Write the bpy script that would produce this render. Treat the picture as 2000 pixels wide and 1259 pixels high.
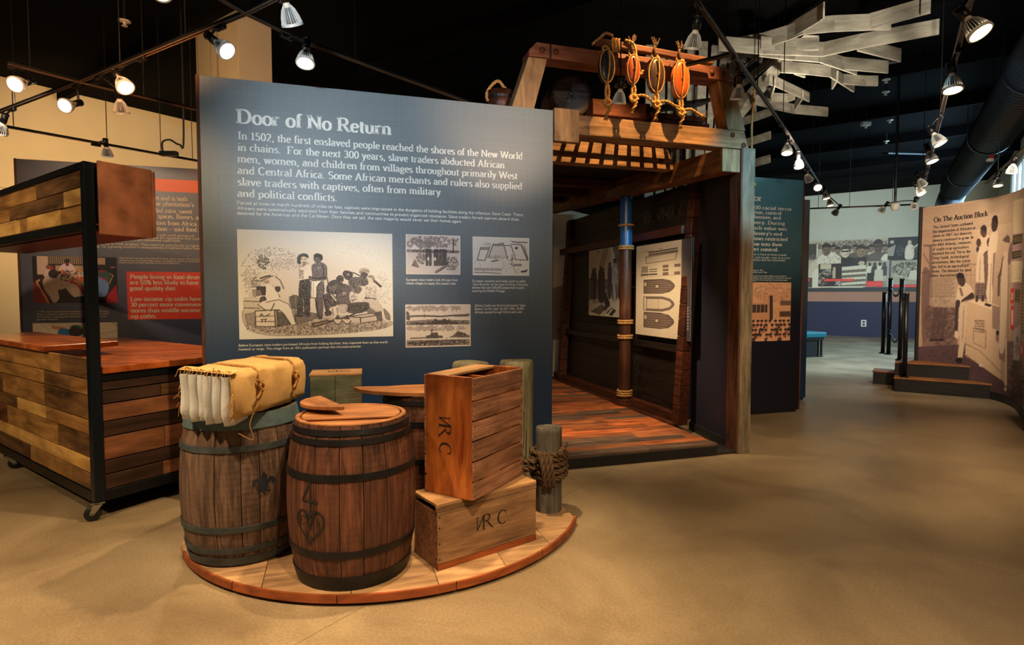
import bpy, bmesh, math, random
import numpy as np
from mathutils import Vector, Matrix, Quaternion

random.seed(7); rng = np.random.default_rng(7)
for o in list(bpy.data.objects): bpy.data.objects.remove(o)
COL = bpy.context.scene.collection
SC = bpy.context.scene

# ------------------------------------------------------------------ camera
F = 1130.0; CH = 1.6; PITCH = math.atan(54.5 / F)
cam_d = bpy.data.cameras.new('camera'); cam = bpy.data.objects.new('camera', cam_d); COL.objects.link(cam)
cam_d.sensor_fit = 'HORIZONTAL'; cam_d.sensor_width = 36; cam_d.lens = F / 2000 * 36
cam_d.clip_start = .05; cam_d.clip_end = 200
cam.location = (0, 0, CH); cam.rotation_euler = (math.pi / 2 - PITCH, 0, 0)
SC.camera = cam

def lin(v):
    v = v / 255.0
    return v / 12.92 if v <= .04045 else ((v + .055) / 1.055) ** 2.4
def C(r, g, b): return (lin(r), lin(g), lin(b), 1.0)

# ------------------------------------------------------------------ world, lights, exposure
W = bpy.data.worlds.new('world'); SC.world = W; W.use_nodes = True
W.node_tree.nodes['Background'].inputs[0].default_value = (.50, .62, .72, 1)
W.node_tree.nodes['Background'].inputs[1].default_value = .035
vs = SC.view_settings
vs.view_transform = 'Standard'; vs.look = 'None'; vs.exposure = 0.0; vs.gamma = 1.0; vs.use_curve_mapping = False

WALLW = (1, .66, .32); WARM = (1, .70, .38); AMBER = (1, .50, .16); SOFTW = (1, .74, .48); NEUT = (1, .86, .70); COOL = (.55, .80, 1)
def spot(name, loc, target, power, color=WARM, angle=60, blend=.6, radius=.05):
    d = bpy.data.lights.new(name, 'SPOT'); d.energy = power; d.color = color
    d.spot_size = math.radians(angle); d.spot_blend = blend; d.shadow_soft_size = radius
    o = bpy.data.objects.new(name, d); COL.objects.link(o); o.location = loc
    v = Vector(target) - Vector(loc); o.rotation_euler = v.to_track_quat('-Z', 'Y').to_euler()
    return o
def area(name, loc, target, power, color, sx, sy):
    d = bpy.data.lights.new(name, 'AREA'); d.energy = power; d.color = color; d.shape = 'RECTANGLE'; d.size = sx; d.size_y = sy
    o = bpy.data.objects.new(name, d); COL.objects.link(o); o.location = loc
    v = Vector(target) - Vector(loc); o.rotation_euler = v.to_track_quat('-Z', 'Y').to_euler()
    return o
# track lamps beyond the frame, plus added spots with no fitting
spot('lamp_or_added_light', (-1.0, .9, 2.75), (-1.0, 4.85, 2.75), 430, (.86, .95, 1), 48, 1)   # added low before the big text panel to avoid lamp shadows
spot('lamp_or_added_light', (1.3, 2.6, 3.0), (-.05, 5.05, 3.15), 250, (1, .66, .42), 36, 1)             # glow on its upper right
spot('lamp_or_added_light', (-.30, 3.35, 3.6), (-1.15, 3.5, .6), 420, WARM, 78, .5)         # barrels, steep key from the right
spot('lamp_or_added_light', (.9, .8, 3.3), (-.4, 3.4, .8), 26, WARM, 52, .8)
spot('lamp_or_added_light', (-2.9, 2.4, 3.5), (-1.5, 3.6, .9), 40, SOFTW, 55, .9)
spot('lamp_or_added_light', (-5.6, 2.2, 3.4), (-4.2, 5.2, .8), 300, WARM, 70, .8)           # cart front
spot('lamp_or_added_light', (-1.9, 1.5, 3.4), (-2.9, 4.4, 1.8), 210, WARM, 46, .9)
spot('lamp_or_added_light', (-3.0, 6.1, 3.5), (-3.3, 4.9, 1.0), 240, WARM, 80, .8)          # counter tops
spot('lamp_or_added_light', (-4.6, 4.6, 3.5), (-4.6, 7.2, 2.1), 170, (1, .78, .56), 80, .8) # food panel
spot('lamp_or_added_light', (-6.4, 8.2, 3.6), (-8.3, 11.6, 3.4), 620, WALLW, 110, 1)        # left wall
spot('lamp_or_added_light', (-3.5, 9.2, 3.6), (-7.5, 12.8, 3.6), 480, WALLW, 110, 1)
spot('lamp_or_added_light', (-4.6, 6.2, 3.6), (-4.2, 8.4, 4.6), 90, WALLW, 60, 1)           # column
spot('lamp_or_added_light', (-2.2, 5.2, 3.6), (-3.4, 8.2, 4.6), 130, SOFTW, 60, 1)
spot('lamp_or_added_light', (-2.6, 3.2, 3.1), (-3.6, 5.6, 5.5), 420, (1, .5, .22), 120, 1)  # spot added to light the left ceiling from below
spot('lamp_or_added_light', (1.87, 4.55, 5.35), (1.22, 5.85, 3.1), 1150, (1, .52, .17), 38, .6, .014)    # ship gallows, through the grating
spot('lamp_or_added_light', (2.9, 3.0, 3.3), (2.42, 5.75, 2.8), 700, (.38, .78, 1), 28, .9)
spot('lamp_or_added_light', (.6, 2.6, 3.3), (.9, 5.4, 3.5), 60, (1, .80, .58), 60, .9)
spot('lamp_or_added_light', (.95, 6.0, 2.85), (1.0, 7.2, .1), 290, (1, .76, .48), 95, .7)              # added inside the hold to light the ship deck
spot('lamp_or_added_light', (.9, 5.9, 2.9), (1.9, 7.5, 1.7), 42, SOFTW, 70, .8)
spot('lamp_or_added_light', (1.9, .6, 3.5), (1.9, 3.9, 0), 420, WARM, 92, 1)                # floor right
spot('lamp_or_added_light', (.1, 1.1, 3.5), (.1, 1.8, 0), 600, WARM, 80, 1)                 # floor near
spot('lamp_or_added_light', (-2.7, 1.6, 3.5), (-2.3, 2.1, 0), 700, WARM, 88, 1)
spot('lamp_or_added_light', (4.2, 3.8, 3.4), (3.6, 6.4, 0), 420, WARM, 90, 1)
spot('lamp_or_added_light', (3.3, 4.9, 3.4), (3.1, 7.6, 2.2), 70, NEUT, 50, .9)            # second text panel
spot('lamp_or_added_light', (5.2, 5.8, 3.1), (7.05, 8.6, 1.9), 640, (1, .82, .62), 74, .9)          # auction mural
spot('lamp_or_added_light', (4.6, 7.8, 3.1), (7.0, 9.5, 2.0), 260, (1, .82, .62), 60, .9)
spot('lamp_or_added_light', (5.6, 8.0, 3.1), (5.7, 9.8, .3), 90, WARM, 60, .8)
spot('lamp_or_added_light', (3.4, 4.4, 2.9), (3.6, 6.0, 4.4), 260, (1, .92, .78), 100, 1)  # second upward spot added to brighten the near branches
spot('lamp_or_added_light', (3.5, 7.0, 3.2), (3.3, 7.6, 4.4), 150, (1, .88, .72), 150, 1)    # added upward bounce light for the tree sculpture
area('window_daylight', (11.75, 13.7, 4.0), (6.0, 17.9, .0), 650, (.42, .74, 1), 6, 1.8)
spot('lamp_or_added_light', (9.6, 13.6, 3.6), (12.9, 21.6, 2.8), 900, (.94, .96, .80), 75, 1)
spot('lamp_or_added_light', (7.2, 14.6, 3.6), (10.6, 23.4, 2.8), 700, (.94, .96, .80), 75, 1)
spot('lamp_or_added_light', (6.6, 11.8, 3.6), (7.4, 14.6, 0), 900, (.62, .84, 1), 110, 1)
spot('lamp_or_added_light', (4.4, 5.6, 3.3), (7.4, 9.4, 5.0), 70, (.5, .75, 1), 60, .8)      # added cool spot that faintly lights the duct

# ------------------------------------------------------------------ projection helpers: photograph pixel -> world
cp, sp = math.cos(PITCH), math.sin(PITCH)
def ray(px, py):
    dx = (px - 1000) / F; dy = (629.5 - py) / F
    return Vector((dx, cp + dy * sp, -sp + dy * cp))
def G(px, py, z):            # point at height z
    r = ray(px, py); k = (z - CH) / r.z
    return Vector((r.x * k, r.y * k, z))
def D(px, py, Y):            # point at distance Y
    r = ray(px, py); k = Y / r.y
    return Vector((r.x * k, Y, CH + r.z * k))

class Plane:
    def __init__(s, ox, oy, ang):
        s.o = Vector((ox, oy, 0)); s.a = ang
        s.u = Vector((math.cos(ang), math.sin(ang), 0)); s.n = Vector((-math.sin(ang), math.cos(ang), 0))
    def loc(s, px, py):       # -> (x, z) in the plane
        r = ray(px, py); k = (s.o.x * s.n.x + s.o.y * s.n.y) / (r.x * s.n.x + r.y * s.n.y)
        P = Vector((r.x * k, r.y * k, CH + r.z * k)); d = P - s.o
        return d.x * s.u.x + d.y * s.u.y, P.z
    def arr(s, px, py):
        dx = (px - 1000) / F; dy = (629.5 - py) / F
        rx, ry, rz = dx, cp + dy * sp, -sp + dy * cp
        k = (s.o.x * s.n.x + s.o.y * s.n.y) / (rx * s.n.x + ry * s.n.y)
        X = rx * k - s.o.x; Y = ry * k - s.o.y
        return X * s.u.x + Y * s.u.y, CH + rz * k
    def w(s, a, t, z=0):
        return Vector((s.o.x + s.u.x * a + s.n.x * t, s.o.y + s.u.y * a + s.n.y * t, z))

AA = math.radians(17.0)
PA = Plane(.367, 5.19, AA)          # the frame of the big panel and the ship
def SA(X, Y):
    dx, dy = X - PA.o.x, Y - PA.o.y
    return dx * PA.u.x + dy * PA.u.y, dx * PA.n.x + dy * PA.n.y

# ------------------------------------------------------------------ objects
def tag(o, label=None, cat=None, group=None, kind=None):
    if label: o['label'] = label
    if cat: o['category'] = cat
    if group: o['group'] = group
    if kind: o['kind'] = kind
    return o
def empty(name, loc=(0, 0, 0), rz=0, label=None, cat=None, group=None, kind=None):
    o = bpy.data.objects.new(name, None); COL.objects.link(o); o.location = loc; o.rotation_euler = (0, 0, rz)
    o.empty_display_size = .1
    return tag(o, label, cat, group, kind)

class MB:
    def __init__(s): s.v = []; s.f = []
    def add(s, vs, fs):
        n = len(s.v); s.v += [tuple(p) for p in vs]; s.f += [tuple(i + n for i in f) for f in fs]
        return s
    def hexa(s, p):           # 8 points: bottom 4 ccw, top 4 ccw
        return s.add(p, [(3, 2, 1, 0), (4, 5, 6, 7), (0, 1, 5, 4), (1, 2, 6, 5), (2, 3, 7, 6), (3, 0, 4, 7)])
    def box(s, x0, x1, y0, y1, z0, z1):
        return s.hexa([(x0, y0, z0), (x1, y0, z0), (x1, y1, z0), (x0, y1, z0), (x0, y0, z1), (x1, y0, z1), (x1, y1, z1), (x0, y1, z1)])
    def obox(s, a, b, w, h, up=(0, 0, 1)):      # bar from a to b, w across, h along up
        a = Vector(a); b = Vector(b); d = (b - a).normalized(); u = Vector(up)
        x = d.cross(u)
        if x.length < 1e-4: x = d.cross(Vector((1, 0, 0)))
        x.normalize(); y = x.cross(d).normalized()
        x *= w / 2; y *= h / 2
        return s.hexa([a - x - y, a + x - y, b + x - y, b - x - y, a - x + y, a + x + y, b + x + y, b - x + y])
    def prism(s, pts, z0, z1):                  # 2D outline ccw
        n = len(pts)
        vs = [(p[0], p[1], z0) for p in pts] + [(p[0], p[1], z1) for p in pts]
        fs = [tuple(range(n - 1, -1, -1)), tuple(range(n, 2 * n))] + [(i, (i + 1) % n, n + (i + 1) % n, n + i) for i in range(n)]
        return s.add(vs, fs)
    def slab(s, pts, off):                      # 3D planar outline extruded by a vector
        n = len(pts); off = Vector(off); P = [Vector(p) for p in pts]
        return s.add(P + [p + off for p in P], [tuple(range(n - 1, -1, -1)), tuple(range(n, 2 * n))] + [(i, (i + 1) % n, n + (i + 1) % n, n + i) for i in range(n)])
    def cyl(s, a, b, r0, r1=None, n=16, caps=True):
        r1 = r0 if r1 is None else r1
        a = Vector(a); b = Vector(b); d = (b - a).normalized()
        x = d.orthogonal().normalized(); y = d.cross(x)
        vs = []
        for c, r in ((a, r0), (b, r1)):
            for i in range(n):
                t = 2 * math.pi * i / n; vs.append(c + x * (r * math.cos(t)) + y * (r * math.sin(t)))
        fs = [(i, (i + 1) % n, n + (i + 1) % n, n + i) for i in range(n)]
        if caps: fs += [tuple(range(n - 1, -1, -1)), tuple(range(n, 2 * n))]
        return s.add(vs, fs)
    def lathe(s, prof, n=32, c=(0, 0, 0), a0=0, a1=2 * math.pi, closed=True):   # prof (r,z)
        m = len(prof); vs = []
        k = n if closed else n + 1
        for i in range(k):
            t = a0 + (a1 - a0) * i / n
            for r, z in prof: vs.append((c[0] + r * math.cos(t), c[1] + r * math.sin(t), c[2] + z))
        fs = []
        for i in range(n):
            j = (i + 1) % k
            for q in range(m - 1): fs.append((i * m + q, j * m + q, j * m + q + 1, i * m + q + 1))
        return s.add(vs, fs)
    def tube(s, pts, r, n=6, closed=False):
        P = [Vector(p) for p in pts]; m = len(P); vs = []; prev = None
        rr = r if hasattr(r, '__len__') else [r] * m
        for i in range(m):
            if closed: d = P[(i + 1) % m] - P[i - 1]
            else: d = P[min(i + 1, m - 1)] - P[max(i - 1, 0)]
            if d.length < 1e-9: d = Vector((0, 0, 1))
            d.normalize()
            x = d.orthogonal() if prev is None else prev - d * prev.dot(d)
            if x.length < 1e-6: x = d.orthogonal()
            x.normalize(); prev = x; y = d.cross(x)
            for k in range(n):
                t = 2 * math.pi * k / n; vs.append(P[i] + x * (rr[i] * math.cos(t)) + y * (rr[i] * math.sin(t)))
        fs = []
        for i in range(m if closed else m - 1):
            j = (i + 1) % m
            for k in range(n): fs.append((i * n + k, i * n + (k + 1) % n, j * n + (k + 1) % n, j * n + k))
        if not closed: fs += [tuple(range(n - 1, -1, -1)), tuple(range((m - 1) * n, m * n))]
        return s.add(vs, fs)
    def sphere(s, c, rx, ry, rz, n=12, m=8):
        vs = [(c[0], c[1], c[2] - rz)]
        for j in range(1, m):
            p = -math.pi / 2 + math.pi * j / m
            for i in range(n):
                t = 2 * math.pi * i / n
                vs.append((c[0] + rx * math.cos(p) * math.cos(t), c[1] + ry * math.cos(p) * math.sin(t), c[2] + rz * math.sin(p)))
        vs.append((c[0], c[1], c[2] + rz)); L = len(vs) - 1
        fs = [(0, 1 + (i + 1) % n, 1 + i) for i in range(n)]
        for j in range(m - 2):
            for i in range(n):
                a = 1 + j * n; fs.append((a + i, a + (i + 1) % n, a + n + (i + 1) % n, a + n + i))
        a = 1 + (m - 2) * n
        fs += [(a + i, a + (i + 1) % n, L) for i in range(n)]
        return s.add(vs, fs)
    def mesh(s, name, m=None, smooth=False):
        me = bpy.data.meshes.new(name); me.from_pydata(s.v, [], s.f)
        if m: me.materials.append(m)
        if smooth: me.shade_smooth()
        me.update(); return me
    def build(s, name, m=None, parent=None, smooth=False, bev=0, loc=None, ang=None, **tags):
        me = s.mesh(name, m, smooth)
        o = bpy.data.objects.new(name, me); COL.objects.link(o)
        if parent: o.parent = parent
        if loc: o.location = loc
        if ang is not None:
            me.set_sharp_from_angle(angle=math.radians(ang)) if hasattr(me, 'set_sharp_from_angle') else None
        if bev:
            md = o.modifiers.new('bevel', 'BEVEL'); md.width = bev; md.segments = 1 if bev < .006 else 2; md.limit_method = 'ANGLE'; md.angle_limit = .6
        return tag(o, **tags)

def catmull(pts, k=6, closed=False):
    P = [Vector(p) for p in pts]; n = len(P); out = []
    for i in range(n if closed else n - 1):
        if closed: a, b, c, d = P[i - 1], P[i], P[(i + 1) % n], P[(i + 2) % n]
        else: a, b, c, d = P[max(i - 1, 0)], P[i], P[i + 1], P[min(i + 2, n - 1)]
        for j in range(k):
            t = j / k
            out.append(.5 * ((2 * b) + (c - a) * t + (2 * a - 5 * b + 4 * c - d) * t * t + (3 * b - a - 3 * c + d) * t ** 3))
    if not closed: out.append(P[-1])
    return out
def resample(P, step):
    out = [P[0]]; acc = 0
    for a, b in zip(P[:-1], P[1:]):
        L = (b - a).length
        if L < 1e-9: continue
        t = step - acc
        while t <= L: out.append(a + (b - a) * (t / L)); t += step
        acc = (L - (t - step))
    out.append(P[-1]); return out
def rope(mb, pts, r, pitch=None, strands=3, k=6, closed=False, sides=5):
    """laid rope: strands twisted about a path"""
    pitch = pitch or r * 7
    P = catmull(pts, k, closed)
    if closed: P.append(P[0].copy())
    P = resample(P, pitch / 6); m = len(P); prev = None; fr = []
    L = 0; ls = [0]
    for i in range(1, m): L += (P[i] - P[i - 1]).length; ls.append(L)
    for i in range(m):
        d = (P[min(i + 1, m - 1)] - P[max(i - 1, 0)])
        if d.length < 1e-9: d = Vector((0, 0, 1))
        d.normalize()
        x = d.orthogonal() if prev is None else prev - d * prev.dot(d)
        if x.length < 1e-6: x = d.orthogonal()
        x.normalize(); prev = x; fr.append((x, d.cross(x)))
    for s_ in range(strands):
        q = []
        for i in range(m):
            t = 2 * math.pi * (ls[i] / pitch + s_ / strands); x, y = fr[i]
            q.append(P[i] + (x * math.cos(t) + y * math.sin(t)) * r * .52)
        mb.tube(q, r * .55, sides)
    return mb

# ------------------------------------------------------------------ materials
def newmat(name):
    m = bpy.data.materials.new(name); m.use_nodes = True; nt = m.node_tree
    return m, nt, nt.nodes, nt.links, nt.nodes['Principled BSDF']
def plain(name, col, rough=.6, metal=0, bump=0, bscale=60, var=0, vscale=8, spec=.5):
    m, nt, N, L, B = newmat(name)
    B.inputs['Base Color'].default_value = col; B.inputs['Roughness'].default_value = rough; B.inputs['Metallic'].default_value = metal
    B.inputs['Specular IOR Level'].default_value = spec
    tc = N.new('ShaderNodeTexCoord')
    if var:
        n = N.new('ShaderNodeTexNoise'); n.inputs['Scale'].default_value = vscale; n.inputs['Detail'].default_value = 6
        L.new(tc.outputs['Object'], n.inputs['Vector'])
        r = N.new('ShaderNodeValToRGB'); r.color_ramp.elements[0].position = .3; r.color_ramp.elements[1].position = .7
        r.color_ramp.elements[0].color = tuple(c * (1 - var) for c in col[:3]) + (1,)
        r.color_ramp.elements[1].color = tuple(min(1, c * (1 + var)) for c in col[:3]) + (1,)
        L.new(n.outputs['Fac'], r.inputs['Fac']); L.new(r.outputs['Color'], B.inputs['Base Color'])
    if bump:
        n = N.new('ShaderNodeTexNoise'); n.inputs['Scale'].default_value = bscale; n.inputs['Detail'].default_value = 4
        L.new(tc.outputs['Object'], n.inputs['Vector'])
        b = N.new('ShaderNodeBump'); b.inputs['Strength'].default_value = bump; b.inputs['Distance'].default_value = .01
        L.new(n.outputs['Fac'], b.inputs['Height']); L.new(b.outputs['Normal'], B.inputs['Normal'])
    return m
def wood(name, dark, light, axis='x', scale=3.0, stretch=12, rough=.6, bump=.35, rand=.25, knots=True, saw=0, spec=.4, contrast=(.32, .68), wear=None):
    m, nt, N, L, B = newmat(name)
    B.inputs['Roughness'].default_value = rough; B.inputs['Specular IOR Level'].default_value = spec
    tc = N.new('ShaderNodeTexCoord'); oi = N.new('ShaderNodeObjectInfo')
    ad = N.new('ShaderNodeVectorMath'); ad.operation = 'ADD'
    ml = N.new('ShaderNodeVectorMath'); ml.operation = 'SCALE'; ml.inputs[0].default_value = (17, 9, 23)
    L.new(oi.outputs['Random'], ml.inputs['Scale']); L.new(tc.outputs['Object'], ad.inputs[0]); L.new(ml.outputs[0], ad.inputs[1])
    mp = N.new('ShaderNodeMapping')
    sc = {'x': (1, stretch, stretch), 'y': (stretch, 1, stretch), 'z': (stretch, stretch, 1)}[axis]
    mp.inputs['Scale'].default_value = sc; L.new(ad.outputs[0], mp.inputs['Vector'])
    n1 = N.new('ShaderNodeTexNoise'); n1.inputs['Scale'].default_value = scale; n1.inputs['Detail'].default_value = 8; n1.inputs['Roughness'].default_value = .65; n1.inputs['Distortion'].default_value = .6
    L.new(mp.outputs[0], n1.inputs['Vector'])
    r = N.new('ShaderNodeValToRGB'); e = r.color_ramp.elements
    e[0].position = contrast[0]; e[1].position = contrast[1]; e[0].color = dark; e[1].color = light
    L.new(n1.outputs['Fac'], r.inputs['Fac'])
    n2 = N.new('ShaderNodeTexNoise'); n2.inputs['Scale'].default_value = 3.2; n2.inputs['Detail'].default_value = 3
    mp2 = N.new('ShaderNodeMapping'); mp2.inputs['Scale'].default_value = tuple(1 if q == 1 else 2.2 for q in sc)
    L.new(ad.outputs[0], mp2.inputs['Vector']); L.new(mp2.outputs[0], n2.inputs['Vector'])
    r2 = N.new('ShaderNodeValToRGB'); r2.color_ramp.elements[0].position = .28; r2.color_ramp.elements[1].position = .6
    r2.color_ramp.elements[0].color = (.38, .36, .35, 1); r2.color_ramp.elements[1].color = (1, 1, 1, 1)
    L.new(n2.outputs['Fac'], r2.inputs['Fac'])
    mx = N.new('ShaderNodeMix'); mx.data_type = 'RGBA'; mx.blend_type = 'MULTIPLY'; mx.inputs[0].default_value = .75
    L.new(r.outputs['Color'], mx.inputs[6]); L.new(r2.outputs['Color'], mx.inputs[7])
    last = mx.outputs[2]
    if wear:
        n4 = N.new('ShaderNodeTexNoise'); n4.inputs['Scale'].default_value = 2.4; n4.inputs['Detail'].default_value = 7
        L.new(ad.outputs[0], n4.inputs['Vector'])
        r4 = N.new('ShaderNodeValToRGB'); r4.color_ramp.elements[0].position = .52; r4.color_ramp.elements[1].position = .66
        L.new(n4.outputs['Fac'], r4.inputs['Fac'])
        m4 = N.new('ShaderNodeMix'); m4.data_type = 'RGBA'; L.new(r4.outputs['Color'], m4.inputs[0]); L.new(last, m4.inputs[6]); m4.inputs[7].default_value = wear
        last = m4.outputs[2]
    hs = N.new('ShaderNodeHueSaturation')
    mr = N.new('ShaderNodeMapRange'); mr.inputs['To Min'].default_value = 1 - rand; mr.inputs['To Max'].default_value = 1 + rand
    L.new(oi.outputs['Random'], mr.inputs['Value']); L.new(mr.outputs[0], hs.inputs['Value']); L.new(last, hs.inputs['Color'])
    L.new(hs.outputs['Color'], B.inputs['Base Color'])
    h = n1.outputs['Fac']
    if saw:
        ax = 'xyz'.index(axis)
        wv = N.new('ShaderNodeTexWave'); wv.bands_direction = 'XYZ'[ax]; wv.inputs['Scale'].default_value = saw; wv.inputs['Distortion'].default_value = 1.2
        L.new(ad.outputs[0], wv.inputs['Vector'])
        am = N.new('ShaderNodeMath'); am.operation = 'MULTIPLY_ADD'; am.inputs[1].default_value = .12
        L.new(wv.outputs['Fac'], am.inputs[0]); L.new(n1.outputs['Fac'], am.inputs[2]); h = am.outputs[0]
    b = N.new('ShaderNodeBump'); b.inputs['Strength'].default_value = bump; b.inputs['Distance'].default_value = .012
    L.new(h, b.inputs['Height']); L.new(b.outputs['Normal'], B.inputs['Normal'])
    rr = N.new('ShaderNodeMapRange'); rr.inputs['To Min'].default_value = rough - .12; rr.inputs['To Max'].default_value = min(1, rough + .15)
    L.new(n1.outputs['Fac'], rr.inputs['Value']); L.new(rr.outputs[0], B.inputs['Roughness'])
    return m
def emit(name, col, s):
    m, nt, N, L, B = newmat(name)
    B.inputs['Base Color'].default_value = col; B.inputs['Emission Color'].default_value = col; B.inputs['Emission Strength'].default_value = s
    return m
def linen(name, top, bot, z0=.6, z1=2.6):
    """printed cloth-look laminate; colour blends from bot below to top above"""
    m, nt, N, L, B = newmat(name)
    tc = N.new('ShaderNodeTexCoord'); sx = N.new('ShaderNodeSeparateXYZ'); L.new(tc.outputs['Object'], sx.inputs[0])
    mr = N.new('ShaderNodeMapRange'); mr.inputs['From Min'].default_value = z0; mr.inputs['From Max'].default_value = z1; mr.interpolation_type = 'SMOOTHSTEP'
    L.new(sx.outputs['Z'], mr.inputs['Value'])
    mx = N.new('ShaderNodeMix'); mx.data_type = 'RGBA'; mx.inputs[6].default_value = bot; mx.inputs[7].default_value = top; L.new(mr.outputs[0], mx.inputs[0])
    tot = None
    for sc in ((3, 3, 420), (420, 3, 3)):
        mp = N.new('ShaderNodeMapping'); mp.inputs['Scale'].default_value = tuple(q * .35 for q in sc); L.new(tc.outputs['Object'], mp.inputs['Vector'])
        n = N.new('ShaderNodeTexNoise'); n.inputs['Scale'].default_value = 1.0; n.inputs['Detail'].default_value = 3; L.new(mp.outputs[0], n.inputs['Vector'])
        if tot is None: tot = n.outputs['Fac']
        else:
            a = N.new('ShaderNodeMath'); a.operation = 'ADD'; L.new(tot, a.inputs[0]); L.new(n.outputs['Fac'], a.inputs[1]); tot = a.outputs[0]
    m2 = N.new('ShaderNodeMapRange'); m2.inputs['From Min'].default_value = .7; m2.inputs['From Max'].default_value = 1.3; m2.inputs['To Min'].default_value = .89; m2.inputs['To Max'].default_value = 1.11
    L.new(tot, m2.inputs['Value'])
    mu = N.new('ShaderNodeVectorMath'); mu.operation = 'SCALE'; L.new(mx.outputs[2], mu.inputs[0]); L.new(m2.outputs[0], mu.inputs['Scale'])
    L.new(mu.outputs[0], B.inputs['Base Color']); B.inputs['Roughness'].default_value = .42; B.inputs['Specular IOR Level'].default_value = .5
    return m
def vcol(name, rough=.55):
    m, nt, N, L, B = newmat(name)
    a = N.new('ShaderNodeAttribute'); a.attribute_name = 'print'; L.new(a.outputs['Color'], B.inputs['Base Color'])
    B.inputs['Roughness'].default_value = rough
    return m
M = {}
M['print'] = vcol('printed_paper')
M['text_white'] = plain('text_white', C(232, 240, 240), .5)
M['text_cream'] = plain('text_cream', C(225, 200, 165), .5)
M['text_dark'] = plain('text_dark', C(32, 24, 22), .6)
M['ink'] = plain('stencil_ink', C(20, 19, 22), .7)
M['ink_blue'] = plain('stencil_ink_blue', C(26, 30, 46), .7)
M['black_metal'] = plain('black_metal', C(16, 17, 19), .38, .3, .05, 90)
M['frame_blue'] = plain('frame_dark_steel', C(22, 30, 38), .32, .4, .06, 120)
M['black_paint'] = plain('black_paint', C(10, 10, 11), .6)
M['hoop'] = plain('hoop_iron', C(30, 30, 34), .48, .5, .15, 60, .35, 12)
M['hoop_green'] = plain('hoop_iron_patina', C(66, 74, 78), .6, .3, .2, 60, .35, 10)
M['hoop_blue'] = plain('hoop_painted_blue', C(78, 98, 104), .7, .0, .3, 40, .35, 10)
M['barrel'] = wood('barrel_oak', C(50, 28, 21), C(118, 72, 52), 'z', 2.4, 16, .62, .35, .2, saw=9)
M['barrel_grey'] = wood('barrel_oak_grey', C(58, 42, 36), C(132, 104, 88), 'z', 2.4, 16, .68, .4, .2, saw=9)
M['lid'] = wood('lid_oak', C(140, 86, 46), C(196, 134, 82), 'x', 2, 10, .6, .2, .12)
M['crate_orange'] = wood('crate_varnished', C(120, 52, 22), C(206, 122, 58), 'z', 1.8, 5, .34, .2, .05, wear=C(84, 36, 18))
M['crate_slat'] = wood('crate_slat', C(110, 72, 54), C(176, 126, 98), 'x', 3, 14, .6, .35, .12)
M['crate_tan'] = wood('crate_tan', C(110, 80, 56), C(176, 136, 98), 'x', 2.2, 9, .65, .3, .1)
M['crate_top'] = wood('crate_top', C(160, 116, 74), C(212, 168, 118), 'x', 2, 10, .6, .2, .1)
M['crate_green'] = wood('crate_green', C(72, 84, 70), C(122, 128, 104), 'x', 2.4, 10, .7, .35, .1, wear=C(110, 96, 72))
M['platform'] = wood('platform_board', C(140, 104, 74), C(204, 164, 120), 'x', 1.8, 10, .6, .25, .14)
M['platform_edge'] = wood('platform_edge', C(120, 56, 26), C(170, 90, 44), 'x', 2, 8, .5, .2, .1)
M['pile'] = wood('weathered_pile', C(104, 102, 84), C(164, 156, 126), 'z', 2.6, 12, .8, .6, .1)
M['pile_dark'] = wood('weathered_pile_dark', C(66, 64, 62), C(124, 118, 110), 'z', 2.6, 12, .8, .6, .1)
M['rope'] = plain('hemp_rope', C(182, 136, 76), .85, 0, .5, 300, .3, 60)
M['rope_dark'] = plain('dark_hemp_rope', C(84, 62, 40), .9, 0, .5, 300, .35, 60)
M['burlap'] = plain('burlap', C(212, 172, 108), .9, 0, .5, 260, .12, 14)
M['cotton'] = plain('white_cotton', C(205, 206, 206), .9, 0, .2, 60, .06, 10)
M['beam'] = wood('ship_beam', C(104, 78, 56), C(182, 144, 106), 'x', 2.2, 10, .68, .4, .08, saw=22)
M['beam_red'] = wood('ship_beam_red', C(80, 42, 28), C(136, 82, 58), 'x', 2.2, 10, .6, .4, .08, saw=22)
M['post_pale'] = wood('ship_post', C(76, 66, 56), C(150, 134, 112), 'z', 2.2, 9, .62, .45, .05, saw=24)
M['leg'] = wood('ship_leg', C(110, 84, 58), C(178, 144, 104), 'z', 2, 8, .68, .35, .06)
M['deck'] = wood('deck_plank', C(98, 56, 36), C(176, 108, 68), 'x', 2, 12, .42, .3, .3)
M['deck_grey'] = wood('deck_plank_grey', C(70, 56, 48), C(124, 96, 78), 'x', 2, 12, .5, .3, .25)
M['deck_red'] = wood('deck_plank_red', C(128, 66, 38), C(200, 116, 68), 'x', 2, 12, .4, .3, .15)
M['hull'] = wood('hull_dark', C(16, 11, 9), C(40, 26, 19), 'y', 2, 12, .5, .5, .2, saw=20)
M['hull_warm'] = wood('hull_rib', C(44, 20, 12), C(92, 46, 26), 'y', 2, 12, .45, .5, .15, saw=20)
M['mast'] = wood('mast', C(44, 24, 16), C(84, 48, 30), 'z', 2, 10, .4, .2, .05)
M['navy'] = plain('navy_panel', C(40, 38, 52), .5, 0, .05, 60)
M['floor'] = None
for nm, a, b in (('cartA', (120, 82, 40), (196, 146, 84)), ('cartB', (66, 44, 26), (136, 98, 58)), ('cartC', (190, 140, 72), (238, 194, 118)), ('cartD', (92, 56, 34), (152, 98, 64)), ('cartE', (34, 22, 18), (74, 48, 36))):
    M[nm] = wood('reclaimed_' + nm[-1], C(*a), C(*b), 'x', 1.6, 7, .5, .25, .06)
M['slab'] = wood('counter_slab', C(142, 66, 26), C(206, 112, 52), 'x', 1.3, 5, .22, .08, .05, spec=.6)
M['slab_edge'] = M['slab']
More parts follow.
